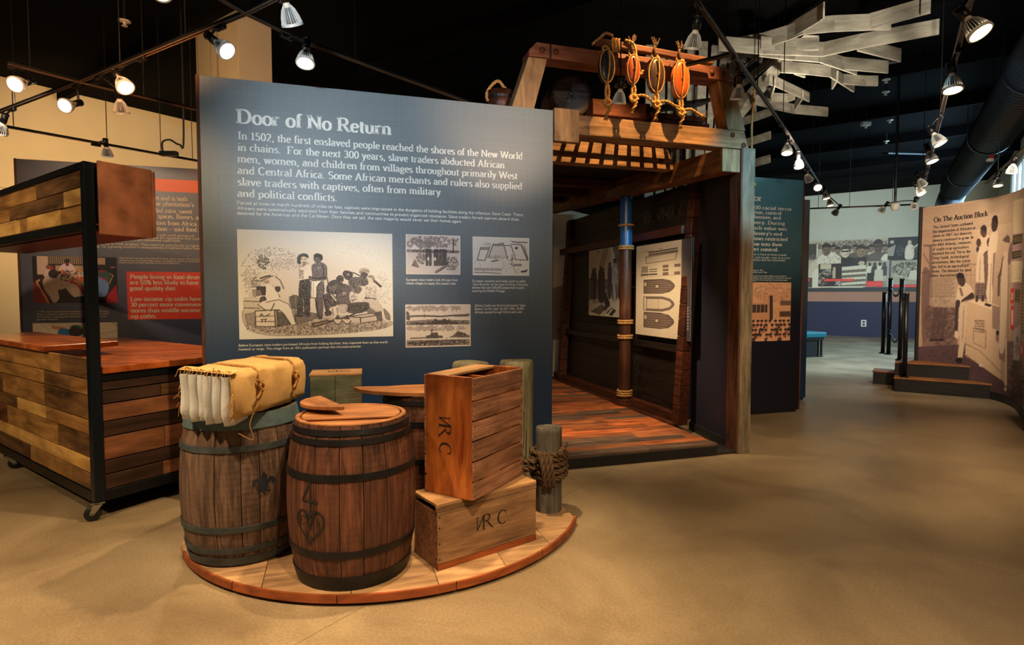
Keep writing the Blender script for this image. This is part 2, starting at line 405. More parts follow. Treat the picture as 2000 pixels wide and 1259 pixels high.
M['burl'] = plain('burl_plywood', C(172, 112, 84), .45, 0, .2, 30, .4, 7)
M['mahog'] = wood('box_underside', C(90, 26, 18), C(130, 46, 30), 'x', 2, 6, .4, .1, .05)
M['chrome'] = plain('chrome', C(190, 188, 180), .2, 1)
M['rubber'] = plain('rubber', C(14, 14, 15), .5)
M['lamp_body'] = plain('lamp_socket', C(18, 17, 18), .4, .3)
M['fin'] = plain('lamp_heat_sink', C(205, 205, 200), .4, .15)
M['fin_blue'] = M['fin']
M['lens_on'] = emit('lens_lit', (1, .80, .55, 1), 14)
M['lens_dim'] = emit('lens_lit_dim', (1, .72, .42, 1), 5)
M['lens_off'] = plain('lens_glass', C(120, 116, 108), .25)
M['porcelain'] = plain('lamp_neck', C(215, 205, 190), .5)
M['white_plastic'] = plain('white_plastic', C(205, 200, 190), .5)
M['red_plastic'] = plain('red_plastic', C(190, 30, 30), .5)
M['branch'] = wood('whitewashed_board', C(150, 144, 128), C(196, 188, 168), 'x', 2, 9, .7, .15, .08)
M['duct'] = plain('black_duct', C(34, 38, 44), .42, .2)
M['teal_vinyl'] = plain('teal_vinyl', C(22, 92, 104), .45, 0, .1, 40)
M['cask_head'] = wood('cask_head', C(70, 76, 84), C(116, 122, 128), 'x', 2.4, 10, .6, .3, .1)
M['bronze'] = plain('bolt_iron', C(86, 44, 30), .6, .4)
# ------------------------------------------------------------------ lettering: pen strokes with a flat nib
def _A(cx, cy, rx, ry, a0, a1, n=None):
    n = n or max(4, int(abs(a1 - a0) / 26))
    return [(cx + rx * math.cos(math.radians(a0 + (a1 - a0) * i / n)), cy + ry * math.sin(math.radians(a0 + (a1 - a0) * i / n))) for i in range(n + 1)]
GL = {}
def gl(ch, adv, strokes, serifs=()): GL[ch] = (adv, strokes, serifs)
X = .46
gl('a', .46, [_A(.21, .32, .13, .14, 160, 0) + [(.34, .08), (.38, .02), (.43, .03)], _A(.20, .13, .14, .12, 0, 360)])
gl('b', .50, [[(.1, .72), (.1, 0)], _A(.26, .23, .16, .22, 0, 360)], [(.07, .72, .05)])
gl('c', .43, [_A(.24, .23, .17, .22, 45, 315)])
gl('d', .52, [[(.40, .72), (.40, 0)], _A(.24, .23, .16, .22, 0, 360)], [(.36, .72, .05), (.43, 0, .05)])
gl('e', .45, [[(.07, .25), (.40, .25)], _A(.235, .23, .17, .22, 8, 320)])
gl('f', .30, [[(.14, 0), (.14, .56)] + _A(.25, .58, .11, .12, 180, 50), [(.03, .45), (.27, .45)]], [(.14, 0, .09)])
gl('g', .47, [_A(.22, .30, .14, .14, 0, 360), [(.14, .17), (.09, .1), (.14, .05), (.32, .03)], _A(.23, -.08, .17, .10, 0, 360), [(.33, .40), (.42, .44)]])
gl('h', .53, [[(.1, .72), (.1, 0)], _A(.25, .30, .15, .15, 180, 0) + [(.40, 0)]], [(.1, 0, .08), (.40, 0, .08), (.07, .72, .05)])
gl('i', .26, [[(.13, .45), (.13, 0)], [(.12, .63), (.13, .69)]], [(.13, 0, .09), (.09, .45, .05)])
gl('j', .25, [[(.15, .45), (.15, -.1)] + _A(.06, -.1, .09, .09, 0, -110), [(.14, .63), (.15, .69)]], [(.11, .45, .05)])
gl('k', .52, [[(.1, .72), (.1, 0)], [(.40, .45), (.12, .2)], [(.2, .26), (.44, 0)]], [(.1, 0, .08), (.42, 0, .08), (.37, .45, .08), (.07, .72, .05)])
gl('l', .26, [[(.13, .72), (.13, 0)]], [(.13, 0, .09), (.09, .72, .05)])
gl('m', .80, [[(.1, .45), (.1, 0)], _A(.24, .30, .14, .15, 180, 0) + [(.38, 0)], _A(.53, .30, .14, .15, 180, 0) + [(.67, 0)]], [(.1, 0, .08), (.38, 0, .08), (.67, 0, .08), (.07, .45, .05)])
gl('n', .53, [[(.1, .45), (.1, 0)], _A(.25, .30, .15, .15, 180, 0) + [(.40, 0)]], [(.1, 0, .08), (.40, 0, .08), (.07, .45, .05)])
gl('o', .49, [_A(.245, .23, .185, .23, 0, 360)])
gl('p', .51, [[(.1, .45), (.1, -.2)], _A(.27, .23, .16, .22, 0, 360)], [(.1, -.2, .09), (.07, .45, .05)])
gl('q', .50, [[(.40, .45), (.40, -.2)], _A(.24, .23, .16, .22, 0, 360)], [(.40, -.2, .09)])
gl('r', .38, [[(.1, .45), (.1, 0)], _A(.24, .28, .14, .16, 180, 55)], [(.11, 0, .09), (.07, .45, .05)])
gl('s', .38, [_A(.19, .345, .12, .10, 30, 250) + _A(.19, .115, .13, .11, 70, -150)])
gl('t', .31, [[(.14, .58), (.14, .1)] + _A(.22, .1, .08, .09, 180, 300), [(.04, .45), (.27, .45)]])
gl('u', .53, [[(.1, .45), (.1, .15)] + _A(.24, .15, .14, .14, 180, 350), [(.40, .45), (.40, 0)]], [(.07, .45, .05), (.37, .45, .05), (.43, 0, .05)])
gl('v', .48, [[(.07, .45), (.24, .0)], [(.24, 0), (.40, .45)]], [(.08, .45, .08), (.40, .45, .08)])
gl('w', .70, [[(.07, .45), (.21, 0)], [(.21, 0), (.35, .43)], [(.35, .43), (.49, 0)], [(.49, 0), (.62, .45)]], [(.08, .45, .08), (.35, .45, .08), (.62, .45, .07)])
gl('x', .48, [[(.08, .45), (.40, 0)], [(.40, .45), (.08, 0)]], [(.1, .45, .08), (.38, .45, .07), (.1, 0, .07), (.39, 0, .08)])
gl('y', .47, [[(.07, .45), (.24, .02)], [(.40, .45), (.20, -.12), (.1, -.19)]], [(.08, .45, .08), (.39, .45, .07)])
gl('z', .43, [[(.07, .44), (.35, .44), (.07, .01), (.36, .01)]])
gl('A', .70, [[(.35, .70), (.1, 0)], [(.35, .70), (.60, 0)], [(.18, .24), (.52, .24)]], [(.1, 0, .09), (.60, 0, .10)])
gl('B', .64, [[(.14, .70), (.14, 0)], [(.14, .69), (.34, .69)] + _A(.36, .53, .15, .16, 90, -90) + [(.14, .37)], [(.36, .37)] + _A(.38, .19, .17, .18, 90, -90) + [(.14, .01)]], [(.1, 0, .07), (.1, .70, .07)])
gl('C', .68, [_A(.36, .35, .28, .35, 42, 318)], [])
gl('D', .74, [[(.14, .70), (.14, 0)], [(.14, .69), (.33, .69)] + _A(.35, .35, .29, .34, 85, -85) + [(.14, .01)]], [(.1, 0, .08), (.1, .70, .08)])
gl('E', .62, [[(.14, .70), (.14, 0)], [(.14, .69), (.53, .69), (.53, .56)], [(.14, .36), (.42, .36)], [(.14, .01), (.55, .01), (.55, .15)]], [(.1, 0, .07), (.1, .70, .07)])
gl('F', .60, [[(.14, .70), (.14, 0)], [(.14, .69), (.54, .69), (.54, .55)], [(.14, .36), (.42, .36)]], [(.14, 0, .11), (.1, .70, .07)])
gl('G', .74, [_A(.37, .35, .29, .35, 42, 340), [(.62, .26), (.62, .02)]], [(.6, .28, .10)])
gl('H', .76, [[(.14, .70), (.14, 0)], [(.61, .70), (.61, 0)], [(.14, .36), (.61, .36)]], [(.14, 0, .1), (.61, 0, .1), (.14, .70, .1), (.61, .70, .1)])
gl('I', .36, [[(.18, .70), (.18, 0)]], [(.18, 0, .11), (.18, .70, .11)])
gl('J', .42, [[(.26, .70), (.26, .1)] + _A(.15, .1, .11, .12, 0, -120)], [(.26, .70, .1)])
gl('K', .70, [[(.14, .70), (.14, 0)], [(.56, .70), (.16, .3)], [(.26, .4), (.60, 0)]], [(.14, 0, .1), (.6, 0, .09), (.14, .70, .1), (.55, .70, .09)])
gl('L', .58, [[(.14, .70), (.14, 0)], [(.14, .01), (.52, .01), (.52, .16)]], [(.1, 0, .07), (.14, .70, .11)])
gl('M', .88, [[(.13, .70), (.13, 0)], [(.13, .70), (.43, .03)], [(.43, .03), (.74, .70)], [(.74, .70), (.74, 0)]], [(.12, 0, .09), (.74, 0, .1), (.1, .70, .07), (.77, .70, .07)])
gl('N', .76, [[(.13, .70), (.13, 0)], [(.13, .70), (.62, 0)], [(.62, .70), (.62, 0)]], [(.13, 0, .09), (.1, .70, .08), (.62, .70, .09)])
gl('O', .76, [_A(.38, .35, .31, .35, 0, 360, 20)])
gl('P', .62, [[(.14, .70), (.14, 0)], [(.14, .69), (.34, .69)] + _A(.36, .50, .18, .19, 90, -90) + [(.14, .31)]], [(.14, 0, .11), (.1, .70, .07)])
gl('R', .70, [[(.14, .70), (.14, 0)], [(.14, .69), (.34, .69)] + _A(.36, .52, .17, .17, 90, -90) + [(.14, .35)], [(.34, .35), (.60, 0)]], [(.14, 0, .1), (.1, .70, .07), (.62, 0, .07)])
gl('S', .54, [_A(.27, .525, .18, .165, 35, 250) + _A(.27, .175, .19, .18, 70, -150)])
gl('T', .66, [[(.33, .70), (.33, 0)], [(.06, .55), (.06, .69), (.60, .69), (.60, .55)]], [(.33, 0, .12)])
gl('U', .74, [[(.14, .70), (.14, .25)] + _A(.37, .25, .23, .25, 180, 360) + [(.60, .70)]], [(.14, .70, .1), (.60, .70, .09)])
gl('V', .70, [[(.1, .70), (.35, 0)], [(.35, 0), (.60, .70)]], [(.1, .70, .1), (.60, .70, .09)])
gl('W', .98, [[(.08, .70), (.28, 0)], [(.28, 0), (.49, .68)], [(.49, .68), (.69, 0)], [(.69, 0), (.90, .70)]], [(.08, .70, .09), (.49, .70, .09), (.9, .70, .08)])
gl('Y', .68, [[(.1, .70), (.34, .33)], [(.58, .70), (.34, .33)], [(.34, .33), (.34, 0)]], [(.1, .70, .1), (.58, .70, .09), (.34, 0, .11)])
gl('Z', .62, [[(.1, .69), (.52, .69), (.08, .01), (.54, .01)]])
gl('0', .50, [_A(.25, .34, .18, .34, 0, 360, 16)])
gl('1', .42, [[(.10, .6), (.22, .68), (.22, 0)]], [(.22, 0, .12)])
gl('2', .50, [_A(.24, .50, .16, .18, 160, -40) + [(.07, .02), (.42, .02)]])
gl('3', .50, [_A(.23, .51, .15, .17, 150, -80), _A(.23, .18, .17, .18, 85, -150)])
gl('4', .52, [[(.34, 0), (.34, .68), (.04, .2), (.46, .2)]])
gl('5', .50, [[(.40, .67), (.12, .67), (.10, .38)] + _A(.23, .21, .18, .21, 120, -150)])
gl('6', .50, [_A(.25, .21, .17, .21, 0, 360), [(.08, .24), (.14, .5), (.36, .68)]])
gl('7', .48, [[(.07, .67), (.42, .67), (.18, 0)]])
gl('8', .50, [_A(.25, .51, .14, .16, 0, 360), _A(.25, .18, .17, .18, 0, 360)])
gl('9', .50, [_A(.25, .46, .17, .21, 0, 360), [(.42, .44), (.36, .18), (.14, 0)]])
gl('.', .24, [[(.11, .0), (.12, .06)]]); gl(',', .24, [[(.13, .06), (.12, 0), (.07, -.1)]])
gl('-', .34, [[(.06, .25), (.28, .25)]]); gl('–', .50, [[(.04, .25), (.46, .25)]])
gl("'", .18, [[(.1, .72), (.08, .56)]]); gl('"', .30, [[(.09, .72), (.08, .56)], [(.2, .72), (.19, .56)]])
gl('%', .72, [_A(.17, .52, .12, .16, 0, 360), _A(.55, .16, .12, .16, 0, 360), [(.54, .68), (.18, 0)]])
gl(' ', .27, [])
def stroke_quads(P, hx, hy):
    L = []; n = len(P)
    for i, (x, y) in enumerate(P):
        if i == 0: d = (P[1][0] - x, P[1][1] - y)
        elif i == n - 1: d = (x - P[i - 1][0], y - P[i - 1][1])
        else: d = (P[i + 1][0] - P[i - 1][0], P[i + 1][1] - P[i - 1][1])
        q = math.hypot(*d) or 1; nx, ny = -d[1] / q, d[0] / q
        h = math.hypot(hx * nx, hy * ny); L.append((x + nx * h, y + ny * h, x - nx * h, y - ny * h))
    return L
def text2d(s, hx=.05, hy=.02, serif=True, track=0):
    """list of quad strips in em units, and total width"""
    x = 0; out = []
    for ch in s:
        adv, st, se = GL.get(ch, GL[' '])
        for P in st:
            out.append([(a + x, b, c + x, d) for a, b, c, d in stroke_quads(P, hx, hy)])
        if serif:
            for sx, sy, w in se:
                w = w + hx * .4; tk = max(hy, .02); yy = sy - (tk if sy > .3 else -tk)
                out.append([(sx + x - w, yy + tk, sx + x - w, yy - tk), (sx + x + w, yy + tk, sx + x + w, yy - tk)])
        x += adv + track
    return out, x
def put_text(mb, s, x0, z0, width, cap, fn, hx=.05, hy=.02, serif=True, rot=None):
    """fn(x, z) -> 3D ; cap = capital height"""
    st, w = text2d(s, hx, hy, serif)
    sy = cap / .70; sx = (width / w) if width else sy
    for strip in st:
        vs = []
        for a, b, c, d in strip: vs += [fn(x0 + a * sx, z0 + b * sy), fn(x0 + c * sx, z0 + d * sy)]
        n = len(strip); mb.add(vs, [(2 * i + 1, 2 * i + 3, 2 * i + 2, 2 * i) for i in range(n - 1)])
EPS = .0025
def panel_text(mb, pl, s, p0, p1x, cap_px, serif=True, hx=.05, hy=.02, y=-EPS, endy=None):
    """text on plane pl: baseline starts at photograph pixel p0, ends at column p1x"""
    x0, z0 = pl.loc(*p0); _, zt = pl.loc(p0[0], p0[1] - cap_px)
    x1, _ = pl.loc(p1x, endy if endy else p0[1])
    put_text(mb, s, x0, z0, x1 - x0, zt - z0, lambda a, b: (a, y, b), hx, hy, serif)

# ------------------------------------------------------------------ small painter for printed pictures (flat print only)
class Canvas:
    def __init__(s, w, h, box, bg):
        s.w, s.h = w, h; s.b = box; s.a = np.empty((h, w, 3)); s.a[:] = np.array(bg) / 255.
        x0, y0, x1, y1 = box
        s.X, s.Y = np.meshgrid(np.linspace(x0, x1, w), np.linspace(y0, y1, h)); s.px = (x1 - x0) / w; s.py = (y1 - y0) / h
    def _mix(s, m, col, a=1.):
        m = (m * a)[..., None]; s.a = s.a * (1 - m) + m * (np.array(col) / 255.)
    def poly(s, pts, col, a=1., smooth=False):
        if smooth:
            P = catmull([(p[0], p[1], 0) for p in pts], 5, True); pts = [(p.x, p.y) for p in P]
        P = np.array(pts, float)
        j0 = max(0, int((P[:, 0].min() - s.b[0]) / s.px) - 1); j1 = min(s.w, int((P[:, 0].max() - s.b[0]) / s.px) + 2)
        i0 = max(0, int((P[:, 1].min() - s.b[1]) / s.py) - 1); i1 = min(s.h, int((P[:, 1].max() - s.b[1]) / s.py) + 2)
        if j1 <= j0 or i1 <= i0: return s
        x = s.X[i0:i1, j0:j1]; y = s.Y[i0:i1, j0:j1]; ins = np.zeros(x.shape, bool)
        for (xa, ya), (xb, yb) in zip(P, np.roll(P, -1, 0)):
            if ya == yb: continue
            c = ((ya > y) != (yb > y)) & (x < (xb - xa) * (y - ya) / (yb - ya) + xa); ins ^= c
        m = (ins.astype(float) * a)[..., None]
        s.a[i0:i1, j0:j1] = s.a[i0:i1, j0:j1] * (1 - m) + m * (np.array(col) / 255.)
        return s
    def ell(s, cx, cy, rx, ry, col, a=1., soft=0.0, rot=0):
        c, n = math.cos(rot), math.sin(rot)
        dx = s.X - cx; dy = s.Y - cy; u = (dx * c + dy * n) / rx; v = (-dx * n + dy * c) / ry
        r = np.sqrt(u * u + v * v)
        m = (r < 1).astype(float) if soft == 0 else np.clip((1 - r) / soft, 0, 1)
        s._mix(m, col, a); return s
    def line(s, pts, w, col, a=1.):
        best = np.full(s.X.shape, 1e9)
        for (xa, ya), (xb, yb) in zip(pts[:-1], pts[1:]):
            dx, dy = xb - xa, yb - ya; L = dx * dx + dy * dy or 1e-9
            t = np.clip(((s.X - xa) * dx + (s.Y - ya) * dy) / L, 0, 1)
            best = np.minimum(best, np.hypot(s.X - xa - t * dx, s.Y - ya - t * dy))
        s._mix(np.clip(w / 2 / s.px - best / s.px + .5, 0, 1), col, a); return s
    def rect(s, x0, y0, x1, y1, col, a=1.): return s.poly([(x0, y0), (x1, y0), (x1, y1), (x0, y1)], col, a)
    def grain(s, amp, region=None, cell=1, seed=0):
        r = np.random.default_rng(seed); n = r.standard_normal((s.h // cell + 1, s.w // cell + 1))
        n = np.kron(n, np.ones((cell, cell)))[:s.h, :s.w]
        m = 1. if region is None else region
        s.a = np.clip(s.a + (n * amp * m)[..., None], 0, 1); return s
    def blot(s, cx, cy, rx, ry, col, n=60, size=6, a=.5, seed=1, wid=None):
        """scribbled texture: many short strokes inside an ellipse"""
        r = np.random.default_rng(seed)
        for _ in range(n):
            t = r.uniform(0, 6.28); q = math.sqrt(r.uniform(0, 1)); x = cx + rx * q * math.cos(t); y = cy + ry * q * math.sin(t)
            s.poly([(x, y), (x + size * r.uniform(.3, 1), y + size * r.uniform(-.5, .2)), (x + size * .4, y + size * r.uniform(.1, .5))], col, a)
        return s
    def engrave(s, k=.95, amp=.16, seed=2):
        """fine burin lines: strong in the darks and middle tones, absent on bare paper"""
        r = np.random.default_rng(seed); lum = s.a.mean(-1); p = np.pad(lum, 1, 'edge')
        e = np.maximum(abs(p[1:-1, 2:] - p[1:-1, :-2]), abs(p[2:, 1:-1] - p[:-2, 1:-1])); s.a = np.clip(s.a - (np.clip(e * 2 - .06, 0, .24))[..., None], .1, 1)
        ii, jj = np.mgrid[:s.h, :s.w]
        w = np.kron(r.standard_normal((s.h // 12 + 2, s.w // 12 + 2)), np.ones((12, 12)))[:s.h, :s.w]
        L = np.sin((ii * .8 + jj * .5) * 2 * k + w * 1.4); wt = np.clip((.80 - lum) * 3, 0, 1) * np.clip(lum * 3 + .3, 0, 1)
        n = r.standard_normal((s.h, s.w)); s.a = np.clip(s.a + ((L * amp + n * amp * .7) * wt + n * .012)[..., None], 0, 1); return s
    def soften(s, k=1):
        for _ in range(k):
            p = np.pad(s.a, ((1, 1), (1, 1), (0, 0)), 'edge')
            s.a = (p[1:-1, 1:-1] * 4 + p[:-2, 1:-1] + p[2:, 1:-1] + p[1:-1, :-2] + p[1:-1, 2:]) / 8
        return s
def grid_mesh(name, co, col, parent, mat=None):
    """co (h,w,3), col (h,w,3) sRGB 0..1"""
    h, w, _ = co.shape; me = bpy.data.meshes.new(name)
    me.vertices.add(h * w); me.vertices.foreach_set('co', co.reshape(-1).astype(np.float32))
    idx = np.arange(h * w).reshape(h, w)
    q = np.stack([idx[1:, :-1], idx[1:, 1:], idx[:-1, 1:], idx[:-1, :-1]], -1).reshape(-1, 4); nf = len(q)
    me.loops.add(nf * 4); me.loops.foreach_set('vertex_index', q.reshape(-1).astype(np.int32))
    me.polygons.add(nf); me.polygons.foreach_set('loop_start', np.arange(0, nf * 4, 4, dtype=np.int32))
    me.update(calc_edges=True)
    c = np.clip(col, 0, 1); c = np.where(c <= .04045, c / 12.92, ((c + .055) / 1.055) ** 2.4)
    at = me.attributes.new('print', 'FLOAT_COLOR', 'POINT')
    rgba = np.ones((h * w, 4), np.float32); rgba[:, :3] = c.reshape(-1, 3); at.data.foreach_set('color', rgba.reshape(-1))
    me.materials.append(mat or M['print'])
    o = bpy.data.objects.new(name, me); COL.objects.link(o); o.parent = parent
    return o
def put_picture(cv, pl, quad, parent, name='printed_picture', y=-EPS * .6, label=None):
    """quad: the four picture corners (tl, tr, br, bl) as photograph pixels, squared up on plane pl"""
    (x0, za), (x1, zb), (x2, zc), (x3, zd) = [pl.loc(*p) for p in quad]
    xl, xr, zt, zl = (x0 + x3) / 2, (x1 + x2) / 2, (za + zb) / 2, (zc + zd) / 2
    U, V = np.meshgrid(np.linspace(0, 1, cv.w), np.linspace(0, 1, cv.h))
    co = np.stack([xl + (xr - xl) * U, np.full_like(U, y), zt + (zl - zt) * V], -1)
    o = grid_mesh(name, co, cv.a, parent)
    if label: o['label'] = label
    return o, (xl, xr, zl, zt)
# ------------------------------------------------------------------ the setting
BA = math.radians(-35.7)                    # building grid: local y runs away to the right
def Bw(x, y, z=0): return Vector((x * math.cos(BA) - y * math.sin(BA), x * math.sin(BA) + y * math.cos(BA), z))
def Bl(X, Y): return X * math.cos(BA) + Y * math.sin(BA), -X * math.sin(BA) + Y * math.cos(BA)
XL, XR, YF, ZC = -13.6, 1.8, 25.66, 5.5
def floor_mat():
    m, nt, N, L, B = newmat('polished_concrete')
    tc = N.new('ShaderNodeTexCoord')
    n = N.new('ShaderNodeTexNoise'); n.inputs['Scale'].default_value = .9; n.inputs['Detail'].default_value = 9; n.inputs['Roughness'].default_value = .62; n.inputs['Distortion'].default_value = .5
    L.new(tc.outputs['Object'], n.inputs['Vector'])
    r = N.new('ShaderNodeValToRGB'); e = r.color_ramp.elements; e[0].position = .34; e[1].position = .68
    e[0].color = C(122, 104, 80); e[1].color = C(164, 144, 114); L.new(n.outputs['Fac'], r.inputs['Fac'])
    n2 = N.new('ShaderNodeTexNoise'); n2.inputs['Scale'].default_value = 70; n2.inputs['Detail'].default_value = 5; L.new(tc.outputs['Object'], n2.inputs['Vector'])
    r2 = N.new('ShaderNodeMapRange'); r2.inputs['From Min'].default_value = .3; r2.inputs['From Max'].default_value = .7; r2.inputs['To Min'].default_value = .8; r2.inputs['To Max'].default_value = 1.12
    L.new(n2.outputs['Fac'], r2.inputs['Value'])
    v = N.new('ShaderNodeVectorMath'); v.operation = 'SCALE'; L.new(r.outputs['Color'], v.inputs[0]); L.new(r2.outputs[0], v.inputs['Scale']); L.new(v.outputs[0], B.inputs['Base Color'])
    q = N.new('ShaderNodeMapRange'); q.inputs['To Min'].default_value = .22; q.inputs['To Max'].default_value = .5; L.new(n.outputs['Fac'], q.inputs['Value']); L.new(q.outputs[0], B.inputs['Roughness'])
    b = N.new('ShaderNodeBump'); b.inputs['Strength'].default_value = .08; b.inputs['Distance'].default_value = .01; L.new(n2.outputs['Fac'], b.inputs['Height']); L.new(b.outputs['Normal'], B.inputs['Normal'])
    return m
M['floor'] = floor_mat()
M['wall_beige'] = plain('beige_wall', C(190, 172, 140), .85, 0, .05, 40, .04, 2)
M['wall_far'] = plain('pale_wall', C(186, 186, 170), .85, 0, .05, 40, .03, 2)
M['ceiling'] = plain('black_ceiling', C(13, 12, 12), .98, spec=.05)
M['navy_wall'] = plain('navy_wall', C(34, 36, 66), .6)
M['salmon'] = plain('salmon_wall', C(170, 124, 102), .7)
M['base'] = plain('dark_baseboard', C(34, 30, 30), .55)
M['gap'] = plain('joint_base', C(96, 78, 58), .9)  # sub-floor colour seen in the saw-cut joints

fl = empty('floor', (0, 0, 0), BA, kind='structure', label='tan polished concrete floor with saw-cut joints')
MB().box(XL - .3, XR + .3, -4.2, YF + .3, -.12, -.012).build('sub_floor', M['gap'], fl)
xs = [XL - .3, -13.26, -9.61, -5.96, -2.31, 1.34, XR + .3]; ys = [-4.2, -2.97, .68, 4.335, 7.98, 11.65, 15.3, 18.95, 22.6, YF + .3]
for a, b in zip(xs[:-1], xs[1:]):
    for c, d in zip(ys[:-1], ys[1:]):
        MB().box(a + .0014, b - .0014, c + .0014, d - .0014, -.012, 0).build('slab', M['floor'], fl)
ce = empty('ceiling', (0, 0, 0), BA, kind='structure', label='matte black ceiling with painted deck ribs')
MB().box(XL - .2, XR + .2, -4.2, YF + .2, ZC, ZC + .1).build('deck', M['ceiling'], ce)
for i in range(9):
    y = 1.5 + i * 2.6
    MB().box(XL, XR, y - .05, y + .05, ZC - .22, ZC - .002).build('joist', M['ceiling'], ce)
def wall(name, x0, x1, y0, y1, m, parts=()):
    r = empty(name, (0, 0, 0), BA, kind='structure')
    MB().box(x0, x1, y0, y1, 0, ZC).build('wall_face', m, r); return r
wl = wall('wall_left', XL - .2, XL, -4, YF, M['wall_beige'])
MB().box(XL, XL + .06, -4, YF, 3.52, 3.56).build('ledge', M['wall_beige'], wl)
wf = wall('wall_far', XL - .2, XR + .2, YF, YF + .2, M['wall_far'])
MB().box(XL, XR, YF - .012, YF - .001, 1.33, 1.84).build('salmon_band', M['salmon'], wf)
MB().box(XL, XR, YF - .014, YF - .001, .0, 1.33).build('navy_dado', M['navy_wall'], wf)
MB().box(XL, XR, YF - .03, YF - .014, .0, .16).build('baseboard_far', M['navy_wall'], wf)
# right wall with a strip of windows
wr = empty('wall_right', (0, 0, 0), BA, kind='structure')
MB().box(XR, XR + .2, 1.0, YF, 0, 3.0).build('wall_face', M['wall_far'], wr)
MB().box(XR, XR + .2, 1.0, YF, 5.0, ZC).build('wall_face', M['wall_far'], wr)
MB().box(XR, XR + .2, 21.6, YF, 3.0, 5.0).build('wall_face', M['wall_far'], wr)
MB().box(XR, XR + .2, 1.0, 15.0, 3.0, 5.0).build('wall_face', M['wall_far'], wr)
wn = empty('window_1', (0, 0, 0), BA, kind='structure', label='strip window with daylight above the curved mural wall')
M['sky_pane'] = emit('daylight_pane', (.55, .80, 1, 1), 2.2)
for i in range(6):
    y = 15.0 + i * 1.1
    MB().box(XR + .07, XR + .08, y + .03, y + 1.07, 3.03, 4.97).build('pane', M['sky_pane'], wn)
    MB().box(XR + .02, XR + .12, y - .03, y + .03, 3.0, 5.0).build('mullion', M['white_plastic'], wn, bev=.004)
MB().box(XR + .02, XR + .12, 21.57, 21.63, 3.0, 5.0).build('mullion', M['white_plastic'], wn, bev=.004)
MB().box(XR + .02, XR + .12, 15.0, 21.6, 3.0, 3.04).build('sill', M['white_plastic'], wn, bev=.004)
MB().box(XR + .02, XR + .12, 15.0, 21.6, 4.96, 5.0).build('head', M['white_plastic'], wn, bev=.004)
# column
co = empty('wall_column', (0, 0, 0), BA, kind='structure', label='square beige column up to the black ceiling')
MB().box(-8.9, -7.74, 4.37, 4.87, 0, ZC).build('shaft', M['wall_beige'], co, bev=.004)
MB().box(-8.92, -7.72, 4.35, 4.89, 0, .1).build('baseboard_column', M['base'], co)

# ------------------------------------------------------------------ ducts and tracks
def duct():
    r = empty('spiral_duct', label='black spiral air duct under the ceiling on the right', cat='duct')
    P = [Vector((3.4, 2.7, 4.15)), Vector((10.55, 13.9, 4.15))]
    a, b = P[0], P[-1]; d = (b - a).normalized(); n = int((b - a).length / .11)
    mb = MB(); pts = []; rad = []
    for i in range(n + 1):
        p = a + (b - a) * (i / n)
        pts += [p - d * .018, p, p + d * .018]; rad += [.285, .300, .285]
    mb.tube(pts, rad, 28); mb.build('duct_run', M['duct'], r, smooth=True)
    e = [b + d * .02, b + d * .25 + Vector((0, 0, -.03)), b + d * .42 + Vector((-.08, 0, -.24)), b + d * .5 + Vector((-.22, -.05, -.62))]
    MB().tube(catmull(e, 6), .27, 24).build('duct_elbow', M['duct'], r, smooth=True)
    for t in (.35, .6, .85):
        p = a + (b - a) * t
        MB().tube([p + Vector((0, 0, .3)), Vector((p.x, p.y, ZC))], .008, 6).build('hanger_rod', M['black_metal'], r)
        mb = MB().lathe([(.302, -.02), (.31, -.02), (.31, .02), (.302, .02)], 24); q = d.to_track_quat('Z', 'Y')
        mb.v = [tuple(q @ Vector(v) + p) for v in mb.v]; mb.build('duct_clamp', M['black_metal'], r)
    return r
duct()

SEGS = []
def track(name_label, pts, rods=(), lit=None, w=.035):
    r = empty('lighting_track', pts[0], label=name_label, cat='light track', group='ceiling light tracks'); o = Vector(pts[0])
    for a, b in zip(pts[:-1], pts[1:]):
        SEGS.append((Vector(a), Vector(b)))
        MB().obox(Vector(a) - o, Vector(b) - o, w, .022).build('rail', M['black_metal'], r, bev=.003)
        dx = (Vector(b) - Vector(a)).normalized().cross(Vector((0, 0, 1))) * (w * .36)
        MB().obox(Vector(a) - o + dx - Vector((0, 0, .013)), Vector(b) - o + dx - Vector((0, 0, .013)), .004, .006).build('conductor_lip', M['track_lip'], r)
        MB().obox(Vector(a) - o - dx - Vector((0, 0, .013)), Vector(b) - o - dx - Vector((0, 0, .013)), .004, .006).build('conductor_lip', M['track_lip'], r)
    for t in rods:
        k = t * (len(pts) - 1); i = min(int(k), len(pts) - 2); p = Vector(pts[i]).lerp(Vector(pts[i + 1]), k - i)
        MB().tube([p - o + Vector((0, 0, .01)), Vector((p.x, p.y, ZC)) - o], .005, 5).build('hanger_rod', M['black_metal'], r)
    return r
M['track_lip'] = plain('track_lip', C(120, 92, 66), .35, .5)
ZT = 3.42
X1 = G(155, 158, ZT); X2 = G(480, 24, ZT)
track('black light track rising from the left edge to the first crossing', [G(-40, 232, ZT), X1], (.4,))
track('black light track between the two crossings at upper left', [X1, X2], (.3, .7))
track('short black light track reaching the upper left crossing from the left edge', [G(14, 122, ZT), X1], (.3,))
track('dim light track running right from the left crossing behind the panel', [X1, G(390, 214, ZT)], (.5,))
track('light track running down right behind the top of the large panel', [X2, G(600, 82, ZT), G(920, 200, ZT)], (.3, .62))
track('light track stub leaving the top crossing to the upper left', [X2, G(395, -25, ZT)])
track('light track stub leaving the top crossing to the upper right', [X2, G(556, -14, ZT)])
track('thin black light track along the beige wall at far left', [G(-40, 237, 3.45), G(400, 316, 3.45)], (.12, .5, .76, .93))
T5 = [G(1362, 0, 3.55), G(1432, 104, 3.55), G(1540, 262, 3.5), G(1626, 402, 3.45)]
